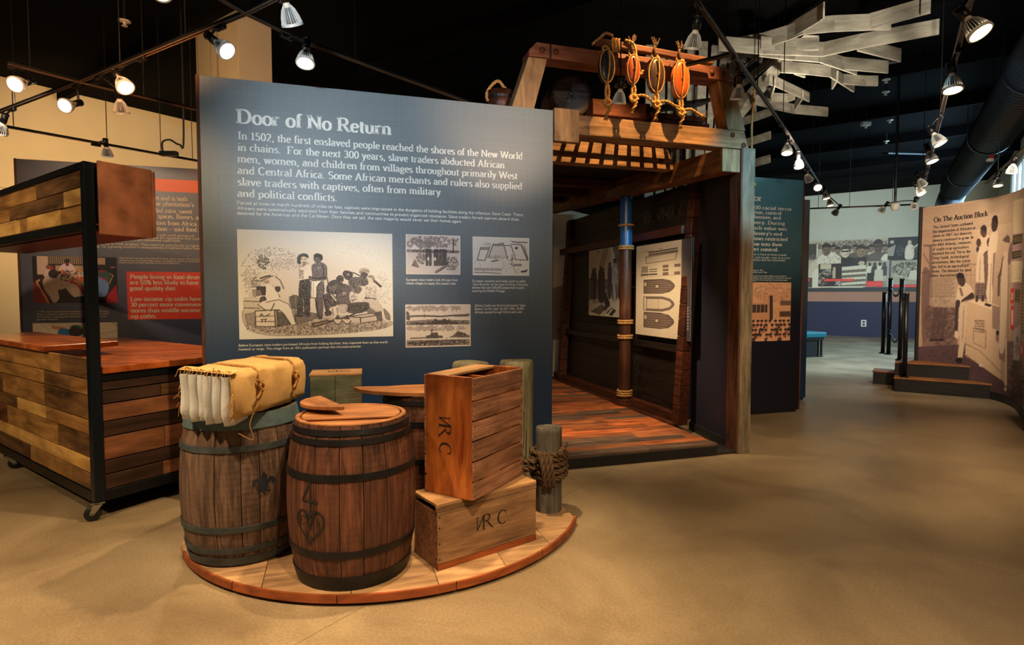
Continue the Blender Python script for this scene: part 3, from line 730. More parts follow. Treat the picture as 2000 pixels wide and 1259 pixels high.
track('long black light track receding above the wooden ship frame', T5, (.25, .45, .62, .8))
track('short black light track joining the long track from the left', [G(1340, 126, 3.55), T5[1]])
T6 = [G(1900, -20, 3.28), G(1852, 165, 3.28), G(1803, 365, 3.26), G(1786, 399, 3.25)]
track('black light track receding down the right side of the ceiling', T6, (.1, .4, .7))
track('thin black light track across the far pale wall', [T6[3], G(1578, 407, 3.25)], (.2, .6, .9))
track('black light track beside the daylight windows', [G(1925, 358, 3.3), G(2030, 262, 3.3)], (.3,))

# ------------------------------------------------------------------ track heads
M['fin_gap_shade'] = plain('lamp_gap_shade', C(52, 56, 60), .5, .2)  # core colour darkened to put shade between the fins
def make_head():
    s = MB().cyl((0, 0, .085), (0, 0, .0), .026, .028, 16)
    s.lathe([(.0, .088), (.03, .086), (.03, .074), (.024, .07)], 16)
    sock = s.mesh('socket', M['lamp_body'], True)
    nk = MB().lathe([(.016, .005), (.02, -.012), (.026, -.028)], 18).mesh('neck', M['porcelain'], True)
    core = MB().lathe([(.022, -.02), (.030, -.04), (.038, -.07), (.046, -.10)], 24).mesh('reflector_core', M['fin_gap_shade'], True)
    f = MB()
    for i in range(22):
        t = 2 * math.pi * i / 22; c, q = math.cos(t), math.sin(t)
        a = [(.023, -.018), (.040, -.042), (.053, -.078), (.060, -.112), (.050, -.112), (.038, -.075), (.026, -.045)]
        f.slab([(r * c - .0009 * q, r * q + .0009 * c, z) for r, z in a], (.0018 * q, -.0018 * c, 0))
    f.lathe([(.050, -.106), (.0615, -.108), (.0625, -.122), (.054, -.124)], 30)
    fin = f.mesh('heat_sink', M['fin'], False)
    ln = {}
    for k, mm in (('on', 'lens_on'), ('dim', 'lens_dim'), ('off', 'lens_off')):
        ln[k] = MB().lathe([(.0001, -.1235), (.02, -.1232), (.04, -.122), (.050, -.119)], 24).mesh('lens', M[mm], True)
    return sock, nk, fin, ln, core
SOCK, NECK, FIN, LENS, CORE = make_head()
def child(name, me, parent, rot=None, loc=None):
    o = bpy.data.objects.new(name, me); COL.objects.link(o); o.parent = parent
    if rot is not None: o.rotation_euler = rot
    if loc is not None: o.location = loc
    return o
def lamp(px, py, z, aim, state, label, ztrack=None, off=(0, 0), light=None, scale=1.0, solo=False):
    """aim: direction the lamp points (world); px,py: centre of the bulb in the photograph"""
    c = G(px, py, z); d = Vector(aim).normalized()
    j = c - d * .07 * scale
    r = empty('track_spotlight', j, label=label, cat='spotlight', group='track spotlights')
    q = (-d).to_track_quat('Z', 'Y').to_euler()
    for nm, me in (('socket', SOCK), ('neck', NECK), ('heat_sink', FIN), ('reflector_core', CORE), ('lens', LENS[state])):
        o = child(nm, me, r, q); o.scale = (scale,) * 3
    zt = (ztrack or ZT) - z - .0
    back = -d * .06
    best = None
    for a, b in SEGS:
        e = b - a; t = min(max(((j.x - a.x) * e.x + (j.y - a.y) * e.y) / (e.x ** 2 + e.y ** 2), 0.01), .99); P = a.lerp(b, t); dd = math.hypot(P.x - j.x, P.y - j.y)
        if best is None or dd < best[0]: best = (dd, P, e.normalized())
    if best[0] < .75 and not solo: top = best[1] - j + Vector((0, 0, -.012)); ed = best[2] * .05
    else: top = Vector((0, 0, (ztrack or ZT) - j.z - .012)); ed = Vector((.05, 0, 0)); pass
    MB().obox(top - ed + Vector((0, 0, -.02)), top + ed + Vector((0, 0, -.02)), .03, .03).build('adapter', M['lamp_body'], r, bev=.004)
    MB().tube(catmull([top + Vector((0, 0, -.03)), top * .6 + back * .5 + Vector((0, 0, .0)), back], 5), .009, 8).build('stem', M['lamp_body'], r, smooth=True)
    MB().sphere(back, .018, .018, .018, 10, 6).build('swivel', M['lamp_body'], r, smooth=True)
    if solo: MB().tube([top, (top.x, top.y, ZC - j.z)], .006, 5).build('hanger_rod', M['black_metal'], r)
    if light:
        L = spot('lamp_or_added_light', j + d * (.135 * scale), j + d * 2, light[0], light[1] if len(light) > 1 else WARM, light[2] if len(light) > 2 else 60, .8, .04)
    return r
lamp(566, 30, 3.2, (.1, .55, -.8), 'off', 'unlit ribbed spotlight at the top edge above the panel, seen from behind')
lamp(597, 112, 3.2, (.05, -.35, -.9), 'on', 'glowing spotlight hanging over the top of the large text panel')
lamp(434, 92, 3.24, (.75, -.25, -.62), 'on', 'spotlight in front of the beige column, tilted to the right', light=(30, WARM, 70))
lamp(240, 163, 3.15, (.6, -.35, -.72), 'on', 'upper of two spotlights at the middle of the left track, lit and tilted right')
lamp(236, 208, 3.2, (-.15, .45, -.88), 'off', 'lower of two spotlights at the middle of the left track, ribbed back showing', 3.42)
lamp(134, 205, 3.2, (.02, -.9, -.42), 'on', 'spotlight glaring at the viewer against the beige wall')
lamp(38, 163, 3.2, (.08, -.88, -.46), 'on', 'spotlight glaring at the viewer near the left edge')
lamp(3, 250, 3.2, (-.5, .3, -.6), 'off', 'spotlight half cut off at the left edge')
lamp(209, 296, 3.3, (-.25, .5, -.8), 'off', 'small unlit spotlight on the thin track along the beige wall', 3.45)
lamp(1355, 80, 3.3, (-.05, .4, -.9), 'off', 'ribbed spotlight hanging above the right end of the ship spar', 3.55)
lamp(1442, 182, 3.25, (.02, .3, -.92), 'off', 'ribbed spotlight right of the wooden gallows leg', 3.55)
lamp(1210, 190, 3.3, (-.05, .35, -.9), 'off', 'spotlight seen between the hanging pulley blocks', 3.42, solo=True)
lamp(1537, 291, 3.2, (-.1, -.25, -.95), 'on', 'first of the row of spotlights left of the dark text panel top', 3.48)
lamp(1560, 319, 3.2, (-.05, -.25, -.95), 'on', 'second lamp down the long receding track, tilted down', 3.47)
lamp(1578, 347, 3.2, (.5, .3, -.75), 'off', 'unlit lamp turned right on the receding track', 3.46)
lamp(1596, 363, 3.2, (-.15, -.7, -.6), 'on', 'lamp facing the viewer low on the receding track', 3.46)
lamp(1613, 382, 3.2, (.1, -.2, -.95), 'dim', 'last but one lamp on the receding track', 3.45)
lamp(1621, 396, 3.2, (.1, -.2, -.95), 'dim', 'last lamp at the end of the receding track', 3.45)
lamp(1904, 52, 3.04, (.25, -.45, -.82), 'on', 'largest spotlight at upper right, lit lens turned to the viewer', 3.28)
lamp(1860, 163, 3.04, (-.05, -.2, -.95), 'on', 'second spotlight down the right hand track', 3.28)
lamp(1831, 272, 3.04, (.3, -.35, -.85), 'on', 'third spotlight down the right hand track, beside another', 3.27)
lamp(1818, 307, 3.04, (.15, -.3, -.9), 'on', 'fourth spotlight down the right hand track', 3.27)
lamp(1799, 356, 3.1, (.6, .2, -.75), 'off', 'unlit spotlight just above the far end of the right track', 3.26)
lamp(1797, 373, 3.06, (.3, -.4, -.85), 'on', 'small lit spotlight at the far end of the right track', 3.26)
lamp(1977, 330, 3.15, (.1, .3, -.9), 'off', 'spotlight against the daylight window', 3.3)
lamp(1949, 356, 3.15, (-.1, -.2, -.92), 'dim', 'spotlight left of the daylight window', 3.3)
lamp(1633, 413, 3.1, (-.1, .7, -.6), 'off', 'left small lamp in front of the far pale wall', 3.25)
lamp(1724, 408, 3.12, (-.1, .7, -.6), 'off', 'middle small lamp in front of the far pale wall', 3.25)
lamp(1786, 400, 3.12, (.3, .6, -.6), 'off', 'right small lamp in front of the far pale wall', 3.25)
lamp(318, -26, 3.2, (.1, -.7, -.7), 'on', 'glaring spotlight at the very top edge', light=(30, WARM, 120))
# ceiling bits
def sprinkler(px, py, z, label):
    p = G(px, py, z); r = empty('sprinkler_head', p, label=label, cat='sprinkler', group='sprinkler heads')
    MB().lathe([(.001, .012), (.06, .01), (.065, 0), (.02, -.004), (.001, -.004)], 20).build('escutcheon', M['white_plastic'], r, smooth=True)
    MB().cyl((0, 0, -.045), (0, 0, 0), .014, .018, 10).lathe([(.001, -.05), (.03, -.05), (.03, -.045), (.001, -.045)], 12).build('nozzle', M['white_plastic'], r)
    MB().tube([(0, 0, .01), (0, 0, ZC - z)], .014, 8).build('drop_pipe', M['black_paint'], r)
for a, l in (((243, 42, 4.6), 'white sprinkler below the dark ceiling at upper left'), ((1731, 156, 5.2), 'topmost sprinkler right of the white branches'), ((1730, 180, 5.2), 'sprinkler just below the branch tips'), ((1738, 235, 5.3), 'sprinkler in the middle of the black ceiling at right'), ((1731, 276, 5.3), 'lowest white sprinkler on the black ceiling at right')):
    sprinkler(*a, l)
p = G(1691, 242, 5.2); r = empty('ceiling_projector', p, label='small white box hanging from the black ceiling, right of the branches', cat='sensor')
MB().box(-.09, .09, -.05, .05, -.04, .04).build('housing', M['white_plastic'], r, bev=.01); MB().cyl((0, 0, -.09), (0, 0, -.04), .02, .03, 12).build('sensor_eye', M['white_plastic'], r)
MB().tube([(0, 0, .04), (0, 0, ZC - 5.2)], .012, 8).build('drop_pipe', M['black_paint'], r)
p = G(1933, 300, 3.9); r = empty('strobe_alarm', p, label='white and red alarm hanging near the windows', cat='alarm')
MB().box(-.05, .05, -.03, .03, -.02, .1).build('housing', M['white_plastic'], r, bev=.01); MB().box(-.035, .035, -.05, -.03, -.08, .02).build('strobe', M['red_plastic'], r, bev=.008)
MB().box(-.045, .045, -.04, .02, -.13, -.08).build('lens', M['white_plastic'], r, bev=.01); MB().tube([(0, 0, .1), (0, 0, ZC - 3.9)], .012, 8).build('drop_pipe', M['black_paint'], r)
p = G(1748, 404, 3.1); r = empty('dome_camera', p, label='white dome camera hanging before the far wall', cat='camera')
MB().lathe([(.001, -.07), (.04, -.06), (.06, -.02), (.07, .02), (.07, .06), (.001, .07)], 18).build('dome', M['white_plastic'], r, smooth=True)
MB().tube([(0, 0, .06), (0, 0, ZC - 3.1)], .02, 8).build('drop_pipe', M['black_metal'], r)
p = G(330, 300, 3.45); r = empty('track_feed', p, label='black power feed box with looping cable on the thin left track', cat='power feed')
MB().box(-.11, .11, -.04, .04, -.03, .03).build('feed_box', M['black_metal'], r, bev=.006)
MB().tube(catmull([(-.08, 0, .02), (-.08, 0, .15), (.02, 0, .18), (.14, 0, .12), (.2, 0, .25), (.2, 0, ZC - 3.45)], 6), .012, 6).build('cable', M['rubber'], r, smooth=True)
# hanging tiles and ceiling plates
for px, py, l in ((1690, 118, 'flat dark panel hanging under the ceiling by the branch tips'), (1765, 300, 'narrow dark panel hanging low under the black ceiling')):
    p = G(px, py, 5.1); r = tag(MB().box(-.5, .5, -.12, .12, -.02, .02).build('ceiling_baffle', M['duct'], None, bev=.004, loc=p), l, 'ceiling panel'); r.rotation_euler = (.25, 0, .1)
# outlet on the far wall
pf = Vector(Bw(0, YF)); 
def far_plane(): return Plane(pf.x, pf.y, BA)
PF = far_plane(); PF.u = Vector((math.cos(BA), math.sin(BA), 0)); PF.n = Vector((-math.sin(BA), math.cos(BA), 0))
ox, oz = PF.loc(1687, 631)
r = empty('wall_outlet', PF.w(ox, -.02, oz), BA, label='white outlet low on the navy dado of the far wall', cat='outlet')
MB().box(-.09, .09, -.012, .004, -.13, .13).build('cover_plate', M['white_plastic'], r, bev=.005)
for s in (-.05, .05): MB().box(-.035, .035, -.02, -.012, s - .03, s + .03).build('socket', M['lamp_body'], r)
# ------------------------------------------------------------------ upright text panels
def stand_panel(name, label, pl, x0, x1, z1, mat, thick=.09, edge=None, z0=.03, cat='text panel'):
    r = empty(name, (pl.o.x, pl.o.y, 0), pl.a, label=label, cat=cat)
    MB().box(x0 + .022, x1, 0, thick, z0, z1).build('board', mat, r)
    MB().box(x0, x0 + .0215, -.006, thick + .003, z0, z1 + .004).build('edge_trim', edge or M['barrel'], r)
    MB().box(x0 + .03, x1 - .03, .01, thick - .01, 0, z0).build('plinth', M['black_paint'], r)
    return r
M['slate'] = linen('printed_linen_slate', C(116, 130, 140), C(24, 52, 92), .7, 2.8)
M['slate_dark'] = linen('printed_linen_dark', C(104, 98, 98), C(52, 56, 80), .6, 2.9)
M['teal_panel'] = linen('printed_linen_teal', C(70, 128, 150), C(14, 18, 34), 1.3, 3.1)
M['orange_band'] = plain('orange_print', C(238, 104, 40), .5); M['red_box'] = plain('red_print', C(226, 62, 30), .5)
PP = Plane(PA.w(0, -.065).x, PA.w(0, -.065).y, AA)
xl, _ = PP.loc(388, 400); xr, zt = PP.loc(1080, 220)
ZP = 3.2
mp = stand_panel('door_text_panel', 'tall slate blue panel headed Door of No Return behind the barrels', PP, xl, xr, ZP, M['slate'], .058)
tm = MB(); panel_text(tm, PP, 'Door of No Return', (462, 240), 765, 27, hx=.085, hy=.036, endy=262)
tm.build('title_lettering', M['text_white'], mp)
tm = MB()
for s, y, e, ey in (('In 1502, the first enslaved people reached the shores of the New World', 271.5, 1020.8, 311), ('in chains.  For the next 300 years, slave traders abducted African', 294, 985.8, 329), ('men, women, and children from villages throughout primarily West', 316.5, 1010.7, 352), ('and Central Africa. Some African merchants and rulers also supplied', 339, 1020, 371), ('slave traders with captives, often from military', 361.5, 860.6, 383), ('and political conflicts.', 384, 659, 392)):
    panel_text(tm, PP, s, (464, y), e, 14.8, hx=.07, hy=.032, endy=ey)
tm.build('body_lettering', M['text_white'], mp)
tm = MB()
for s, y, e in (('Forced at times to march hundreds of miles on foot, captives were imprisoned in the dungeons of holding facilities along the infamous Slave Coast. There,', 398.8, 1022.6), ('Africans were systematically separated from their families and communities to prevent organized resistance. Slave traders forced captives aboard ships', 409.2, 1013.6), ('destined for the Americas and the Caribbean. Once they set sail, the vast majority would never see their homes again.', 418.8, 903)):
    panel_text(tm, PP, s, (463, y), e, 6.2, False, .05, .045)
tm.build('small_lettering', M['text_white'], mp)
tm = MB()
for s, x, y, e in (('Before European slave traders purchased Africans from holding facilities, they inspected them as they would', 466, 676.5, 757), ('livestock or cargo. This image from an 1854 publication portrays this inhumane practice.', 466, 684, 706),
                   ('European slave traders took Africans from', 793, 548, 894), ('inland villages to supply the coastal trade.', 793, 555, 891),
                   ('European countries and traders built so-called', 922, 550.5, 1026), ('"slave factories" on the coast of Africa. Historians', 922, 557, 1031), ('believe that over 820,000 people died in ports', 922, 563.4, 1024), ('awaiting the Middle Passage.', 922, 569.8, 987),
                   ('Elmina Castle was the first permanent "slave', 927, 598.6, 1026), ('factory" on the coast. By the 1700s, 30,000', 927, 605, 1023), ('Africans passed through Elmina each year.', 927, 611.6, 1021)):
    panel_text(tm, PP, s, (x, y), e, 4.5, False, .046, .04)
tm.build('caption_lettering', M['text_white'], mp)

# ---- engraving, drawn in the coordinates of a 1752x1259 enlargement
PAPER = (214, 216, 214); INK = (52, 52, 62); MID = (128, 120, 122); LT = (178, 170, 168)
def shade(cv, pts, dark, n, seed, ln=14, w=2.2, a=.7, ang=.9):
    r = np.random.default_rng(seed); P = np.array(pts, float); x0, y0 = P.min(0); x1, y1 = P.max(0); k = 0
    while k < n:
        x, y = r.uniform(x0, x1), r.uniform(y0, y1); ins = False
        for (xa, ya), (xb, yb) in zip(P, np.roll(P, -1, 0)):
            if (ya > y) != (yb > y) and x < (xb - xa) * (y - ya) / (yb - ya) + xa: ins = not ins
        k += 1
        if not ins: continue
        t = ang + r.uniform(-.25, .25); L = ln * r.uniform(.5, 1.2); dx, dy = math.cos(t) * L, math.sin(t) * L; nx, ny = -dy / L * w, dx / L * w
        cv.poly([(x - nx / 2, y - ny / 2), (x + dx, y + dy), (x + nx, y + ny)], dark, a)
def engraving():
    cv = Canvas(500, 360, (20, 35, 1684, 1222), PAPER)
    r = np.random.default_rng(3)
    cv.ell(850, 700, 860, 520, (200, 194, 192), .8, .5)
    for (x, y, rx, ry, n, s) in ((240, 480, 200, 240, 260, 1), (400, 330, 220, 120, 160, 2), (150, 620, 90, 160, 120, 3), (520, 400, 180, 60, 90, 4)):
        cv.blot(x, y, rx, ry, LT, n, 26, .55, s)
    cv.blot(270, 380, 60, 80, INK, 120, 22, .6, 5); cv.blot(170, 600, 40, 60, MID, 60, 20, .6, 6); cv.blot(1550, 700, 120, 240, LT, 150, 24, .4, 8)
    cv.blot(1180, 330, 420, 200, (196, 190, 188), 160, 30, .4, 9)
    # ground
    cv.poly([(70, 900), (300, 1010), (700, 960), (1100, 970), (1640, 1040), (1600, 1120), (1200, 1170), (700, 1190), (300, 1180), (90, 1090)], (176, 168, 164), .9, True)
    cv.blot(850, 1090, 780, 90, MID, 700, 26, .55, 11); cv.blot(500, 1120, 420, 60, INK, 160, 18, .35, 12); cv.blot(1200, 1110, 400, 50, INK, 120, 18, .3, 13)
    cv.poly([(605, 960), (700, 930), (860, 960), (800, 1010), (640, 1060), (600, 1040)], (90, 84, 88), .8, True)
    # bush
    for i in range(9):
        y = 740 + i * 17; cv.poly([(585, y), (530 + i * 2, y + 28), (560, y + 30), (600, y + 14), (650 - i, y + 30), (630, y + 8)], (64, 62, 66), .8)
    # chests left
    cv.poly([(75, 770), (220, 772), (225, 810), (80, 805)], (196, 190, 184)); cv.poly([(70, 810), (220, 812), (330, 900), (330, 960), (80, 950)], (188, 182, 176))
    for y in (806, 880): cv.line([(70, y), (230, y + 6)], 5, MID)
    cv.poly([(80, 950), (180, 930), (180, 1080), (100, 1060)], (140, 130, 130))
    cv.poly([(185, 915), (385, 905), (390, 1090), (190, 1085)], (206, 200, 194)); cv.poly([(385, 905), (600, 880), (605, 1050), (392, 1092)], (150, 144, 142))
    cv.line([(185, 915), (385, 905), (390, 1090), (190, 1085), (185, 915)], 5, INK); cv.line([(188, 975), (388, 970)], 4, MID); cv.line([(188, 1030), (388, 1032)], 4, MID)
    cv.line([(412, 900), (416, 1086)], 5, INK); cv.line([(388, 910), (600, 882), (604, 1050), (392, 1092)], 4, INK)
    cv.line([(232, 975), (250, 945), (268, 975)], 6, INK); cv.line([(285, 975), (335, 950)], 6, INK); cv.line([(245, 1010), (300, 1006)], 5, INK); cv.line([(255, 1008), (252, 1040)], 5, INK); cv.line([(290, 1008), (288, 1038)], 5, INK)
    cv.poly([(410, 930), (470, 940), (560, 1060), (420, 1085)], (74, 72, 78), .85)
    # horse head behind the seated man
    cv.poly([(330, 500), (400, 520), (440, 590), (450, 660), (420, 700), (395, 680), (385, 640), (330, 620), (300, 560)], (206, 200, 196), 1, True); cv.poly([(395, 655), (445, 650), (445, 695), (410, 705)], (60, 58, 64), 1, True); cv.line([(400, 540), (450, 580), (485, 670)], 8, MID, .8)
    cv.line([(330, 620), (400, 700), (440, 760)], 9, INK, .9)
    # seated man in hat
    cv.poly([(300, 620), (350, 630), (420, 720), (430, 790), (300, 800), (280, 700)], (214, 212, 210), 1, True); cv.poly([(205, 645), (300, 648), (295, 745), (205, 740)], INK); cv.poly([(160, 690), (250, 680), (260, 740), (180, 760)], MID, .8)
    cv.poly([(240, 770), (290, 760), (300, 820), (240, 830)], (70, 68, 74), 1, True)
    cv.poly([(290, 800), (430, 790), (520, 820), (560, 880), (600, 1040), (560, 1065), (470, 930), (400, 900), (300, 910), (220, 850)], (210, 208, 206), 1, True)
    cv.line([(300, 820), (430, 792), (530, 840), (565, 900), (600, 1045)], 4, MID); cv.line([(430, 900), (545, 1060)], 4, MID); cv.line([(215, 845), (290, 905), (430, 905)], 4, INK)
    cv.line([(385, 835), (345, 915)], 6, INK); cv.poly([(545, 1045), (600, 1040), (605, 1062), (555, 1070)], (220, 216, 210))
    cv.ell(310, 580, 38, 34, (196, 188, 182)); cv.blot(290, 595, 40, 20, INK, 30, 12, .7, 21); cv.poly([(205, 570), (250, 510), (310, 495), (350, 520), (380, 530), (300, 560), (240, 590)], (206, 202, 196), 1, True); cv.line([(245, 560), (300, 540), (345, 530)], 12, (70, 68, 74)); cv.line([(210, 578), (245, 590), (300, 562), (376, 532)], 4, INK)
    # standing buyer
    cv.poly([(650, 400), (700, 385), (770, 420), (775, 560), (650, 580), (640, 520), (655, 460)], (216, 214, 210), 1, True)
    shade(cv, [(650, 400), (700, 400), (690, 560), (645, 560)], MID, 120, 22, 16, 3, .5)
    cv.poly([(655, 580), (760, 558), (768, 640), (760, 800), (755, 985), (700, 960), (690, 780), (680, 980), (610, 965), (640, 760), (645, 640)], (74, 74, 84), 1)
    shade(cv, [(655, 580), (760, 558), (755, 985), (610, 965)], (30, 30, 40), 260, 23, 22, 4, .5)
    cv.poly([(740, 440), (830, 385), (838, 400), (770, 450), (700, 470), (660, 445), (680, 425)], (212, 206, 200), 1, True)
    cv.ell(700, 350, 40, 46, (204, 196, 188)); cv.poly([(632, 380), (640, 310), (690, 282), (740, 290), (750, 330), (700, 312), (668, 335), (665, 400)], (58, 58, 66), 1, True); cv.blot(705, 390, 40, 22, INK, 40, 12, .8, 24); cv.line([(676, 345), (688, 342)], 5, INK); cv.line([(712, 345), (722, 345)], 5, INK)
    cv.poly([(610, 955), (680, 975), (660, 985), (606, 975)], INK)
    # standing man
    cv.poly([(830, 385), (880, 375), (930, 400), (948, 440), (945, 540), (920, 575), (830, 585), (760, 570), (755, 530), (790, 530), (785, 420)], (92, 90, 98), 1, True)
    cv.ell(860, 440, 36, 30, (128, 124, 130), .7, .8); cv.ell(910, 480, 16, 60, (120, 116, 122), .6, .8); cv.line([(790, 545), (850, 560), (930, 545)], 6, (40, 40, 50)); cv.line([(900, 400), (915, 470), (905, 540)], 4, (40, 40, 50), .8)
    cv.ell(850, 335, 42, 50, (84, 82, 90)); cv.poly([(808, 310), (820, 285), (860, 278), (900, 300), (900, 350), (880, 340), (868, 315), (830, 320)], (44, 44, 52), 1, True); cv.ell(830, 345, 16, 24, (126, 120, 124), .7, .8); cv.line([(815, 340), (828, 338)], 4, INK)
    cv.poly([(830, 600), (910, 590), (918, 680), (900, 800), (905, 860), (890, 1000), (850, 1010), (848, 960), (820, 860), (815, 780), (835, 740)], (84, 82, 92), 1)
    cv.ell(880, 690, 20, 90, (124, 120, 128), .6, .9); cv.ell(862, 880, 14, 70, (122, 118, 124), .6, .9); cv.poly([(830, 800), (850, 960), (840, 975), (820, 860)], (50, 50, 60))
    cv.poly([(775, 590), (895, 575), (850, 620), (835, 660), (832, 775), (768, 770)], (220, 220, 218)); cv.line([(775, 592), (768, 770), (832, 775), (836, 650), (890, 580)], 4, INK); cv.line([(800, 600), (795, 760)], 3, LT)
    cv.poly([(830, 965), (880, 985), (885, 1010), (855, 1015)], (60, 58, 66)); cv.line([(945, 540), (962, 620)], 8, MID)
    # kneeling group
    cv.poly([(940, 660), (980, 590), (1060, 570), (1120, 620), (1100, 720), (960, 720)], (64, 62, 72), 1, True); cv.poly([(905, 745), (990, 720), (1080, 830), (1040, 860), (940, 930), (910, 820)], (84, 80, 88), 1, True)
    shade(cv, [(905, 745), (990, 720), (1080, 830), (940, 930)], (36, 36, 46), 160, 31, 20, 4, .5)
    cv.ell(1090, 560, 40, 42, (56, 54, 62)); cv.ell(1100, 590, 20, 20, (120, 112, 114), .8, .5); cv.poly([(1000, 640), (1060, 620), (1180, 640), (1160, 660), (1060, 670), (1020, 720)], (104, 98, 104), 1, True)
    cv.poly([(1060, 640), (1190, 640), (1200, 840), (1060, 840)], (76, 72, 80), .9, True); cv.poly([(990, 725), (1050, 800), (1045, 820), (985, 740)], PAPER)
    cv.poly([(1120, 500), (1150, 465), (1230, 490), (1210, 560), (1150, 560)], (58, 56, 64), 1, True); cv.ell(1180, 510, 16, 16, (150, 140, 138))
    cv.poly([(1190, 560), (1290, 540), (1300, 640), (1260, 720), (1200, 700), (1190, 640)], (104, 100, 106), .95, True); shade(cv, [(1190, 560), (1290, 540), (1260, 720), (1200, 700)], (50, 50, 60), 90, 33, 20, 4, .5)
    cv.poly([(1270, 560), (1350, 530), (1400, 570), (1390, 660), (1300, 720), (1260, 700)], (96, 92, 98), 1, True); cv.blot(1340, 600, 50, 40, INK, 40, 14, .6, 34)
    cv.ell(1360, 505, 38, 40, (70, 66, 72)); cv.poly([(1308, 490), (1315, 450), (1365, 435), (1412, 455), (1405, 500), (1365, 480)], (180, 172, 166), 1, True); cv.line([(1315, 480), (1360, 458), (1410, 470)], 4, MID)
    cv.line([(1235, 485), (1320, 525)], 7, INK); cv.line([(1450, 560), (1545, 640)], 22, (84, 74, 72)); cv.line([(1455, 570), (1540, 650)], 6, INK)
    cv.poly([(1280, 625), (1350, 640), (1440, 600), (1500, 640), (1510, 720), (1480, 790), (1370, 780), (1300, 800), (1295, 740), (1330, 670)], (204, 200, 196), 1, True); shade(cv, [(1370, 640), (1500, 640), (1480, 790), (1370, 780)], MID, 90, 35, 18, 3, .4)
    cv.ell(1435, 555, 42, 36, (200, 192, 184)); cv.poly([(1400, 530), (1440, 515), (1475, 540), (1465, 580), (1440, 545)], (150, 140, 136), 1, True)
    cv.line([(1370, 775), (1480, 790)], 14, (70, 66, 72)); cv.poly([(1370, 785), (1485, 795), (1570, 905), (1560, 945), (1500, 930), (1420, 880), (1340, 820)], (190, 184, 180), 1, True)
    cv.poly([(1540, 940), (1580, 930), (1600, 1010), (1645, 1045), (1640, 1062), (1575, 1030)], (206, 198, 192), 1, True); cv.poly([(1580, 900), (1640, 960), (1650, 1030), (1600, 1010)], (110, 102, 104), .9, True)
    cv.poly([(1380, 870), (1480, 930), (1560, 1030), (1500, 1030), (1350, 900)], (100, 92, 96), .9, True)
    cv.poly([(1180, 840), (1400, 830), (1380, 920), (1280, 950), (1160, 930)], (70, 66, 74), .95, True); shade(cv, [(1100, 850), (1400, 830), (1380, 930), (1100, 930)], (170, 160, 158), 80, 36, 26, 5, .5, .2)
    cv.poly([(980, 880), (1090, 870), (1110, 980), (1060, 960), (1010, 1010), (970, 930)], (204, 198, 194), 1, True); cv.line([(1000, 890), (1010, 980)], 4, MID); cv.line([(1050, 885), (1060, 950)], 4, MID)
    cv.poly([(920, 930), (980, 920), (990, 960), (930, 975)], (60, 56, 62), 1, True)
    for P, w_, c_ in (([(1000, 640), (1060, 625), (1180, 645)], 5, 190), ([(1050, 680), (1055, 830)], 6, 170), ([(1120, 660), (1125, 840)], 4, 150), ([(985, 725), (1045, 815)], 8, 214), ([(1195, 570), (1192, 700)], 6, 186), ([(1215, 600), (1200, 690)], 4, 150), ([(1265, 560), (1262, 700)], 6, 186),
                      ([(1290, 600), (1350, 640), (1430, 610)], 7, 200), ([(1330, 560), (1345, 590)], 5, 190), ([(905, 745), (915, 820), (945, 925)], 4, 40), ([(930, 760), (1000, 860)], 4, 150), ([(950, 660), (985, 600)], 4, 160), ([(1140, 480), (1165, 560)], 4, 200), ([(1200, 850), (1380, 840)], 4, 170), ([(1180, 900), (1360, 890)], 4, 160), ([(1300, 720), (1296, 800)], 6, 206), ([(1085, 600), (1110, 605)], 5, 170)):
        cv.line(P, w_, (c_, c_ - 6, c_ - 8), .85)
    cv.poly([(1205, 700), (1262, 720), (1290, 800), (1215, 830), (1185, 760)], (206, 200, 198), .9, True); cv.blot(1235, 770, 34, 50, MID, 40, 16, .6, 41)
    cv.poly([(1105, 700), (1160, 700), (1165, 745), (1110, 750)], (150, 142, 144), .8); cv.poly([(1070, 850), (1170, 850), (1150, 940), (1080, 930)], (176, 170, 166), .85, True)
    cv.poly([(960, 640), (1000, 640), (1010, 690), (970, 700)], (100, 96, 104), .8, True)
    # chest and jugs, gun
    cv.poly([(1180, 985), (1440, 950), (1500, 975), (1505, 1040), (1310, 1065), (1200, 1055)], (188, 180, 176)); cv.line([(1190, 985), (1440, 950), (1500, 975), (1330, 1000), (1200, 990)], 4, INK); cv.line([(1310, 1000), (1312, 1065)], 6, INK); cv.line([(1500, 975), (1505, 1040), (1310, 1066)], 4, INK)
    cv.poly([(1480, 940), (1550, 930), (1560, 1030), (1505, 1035)], (84, 80, 86))
    cv.line([(785, 1085), (1010, 1035), (1200, 975), (1410, 880)], 12, (64, 58, 62)); cv.poly([(775, 1062), (930, 1030), (1010, 1040), (800, 1100)], (120, 108, 106)); cv.line([(775, 1062), (930, 1030), (1010, 1035), (800, 1100), (775, 1062)], 6, INK)
    for x in (1058, 1160):
        cv.ell(x, 1035, 44 + (x > 1100) * 6, 38, (196, 188, 180)); cv.poly([(x - 30, 1015), (x, 965), (x + 34, 1015)], (60, 56, 62), 1); cv.line([(x - 44, 1035), (x - 20, 1068), (x + 20, 1070), (x + 44, 1035)], 6, INK)
    cv.engrave(.9, .15, 4)
    m = 14; cv.a[:4] = np.array(PAPER) / 255; cv.a[-4:] = np.array(PAPER) / 255
    return cv
put_picture(engraving(), PP, [(464, 447), (767, 457), (767, 656), (466.5, 663)], mp, label='engraving of traders inspecting a standing man')
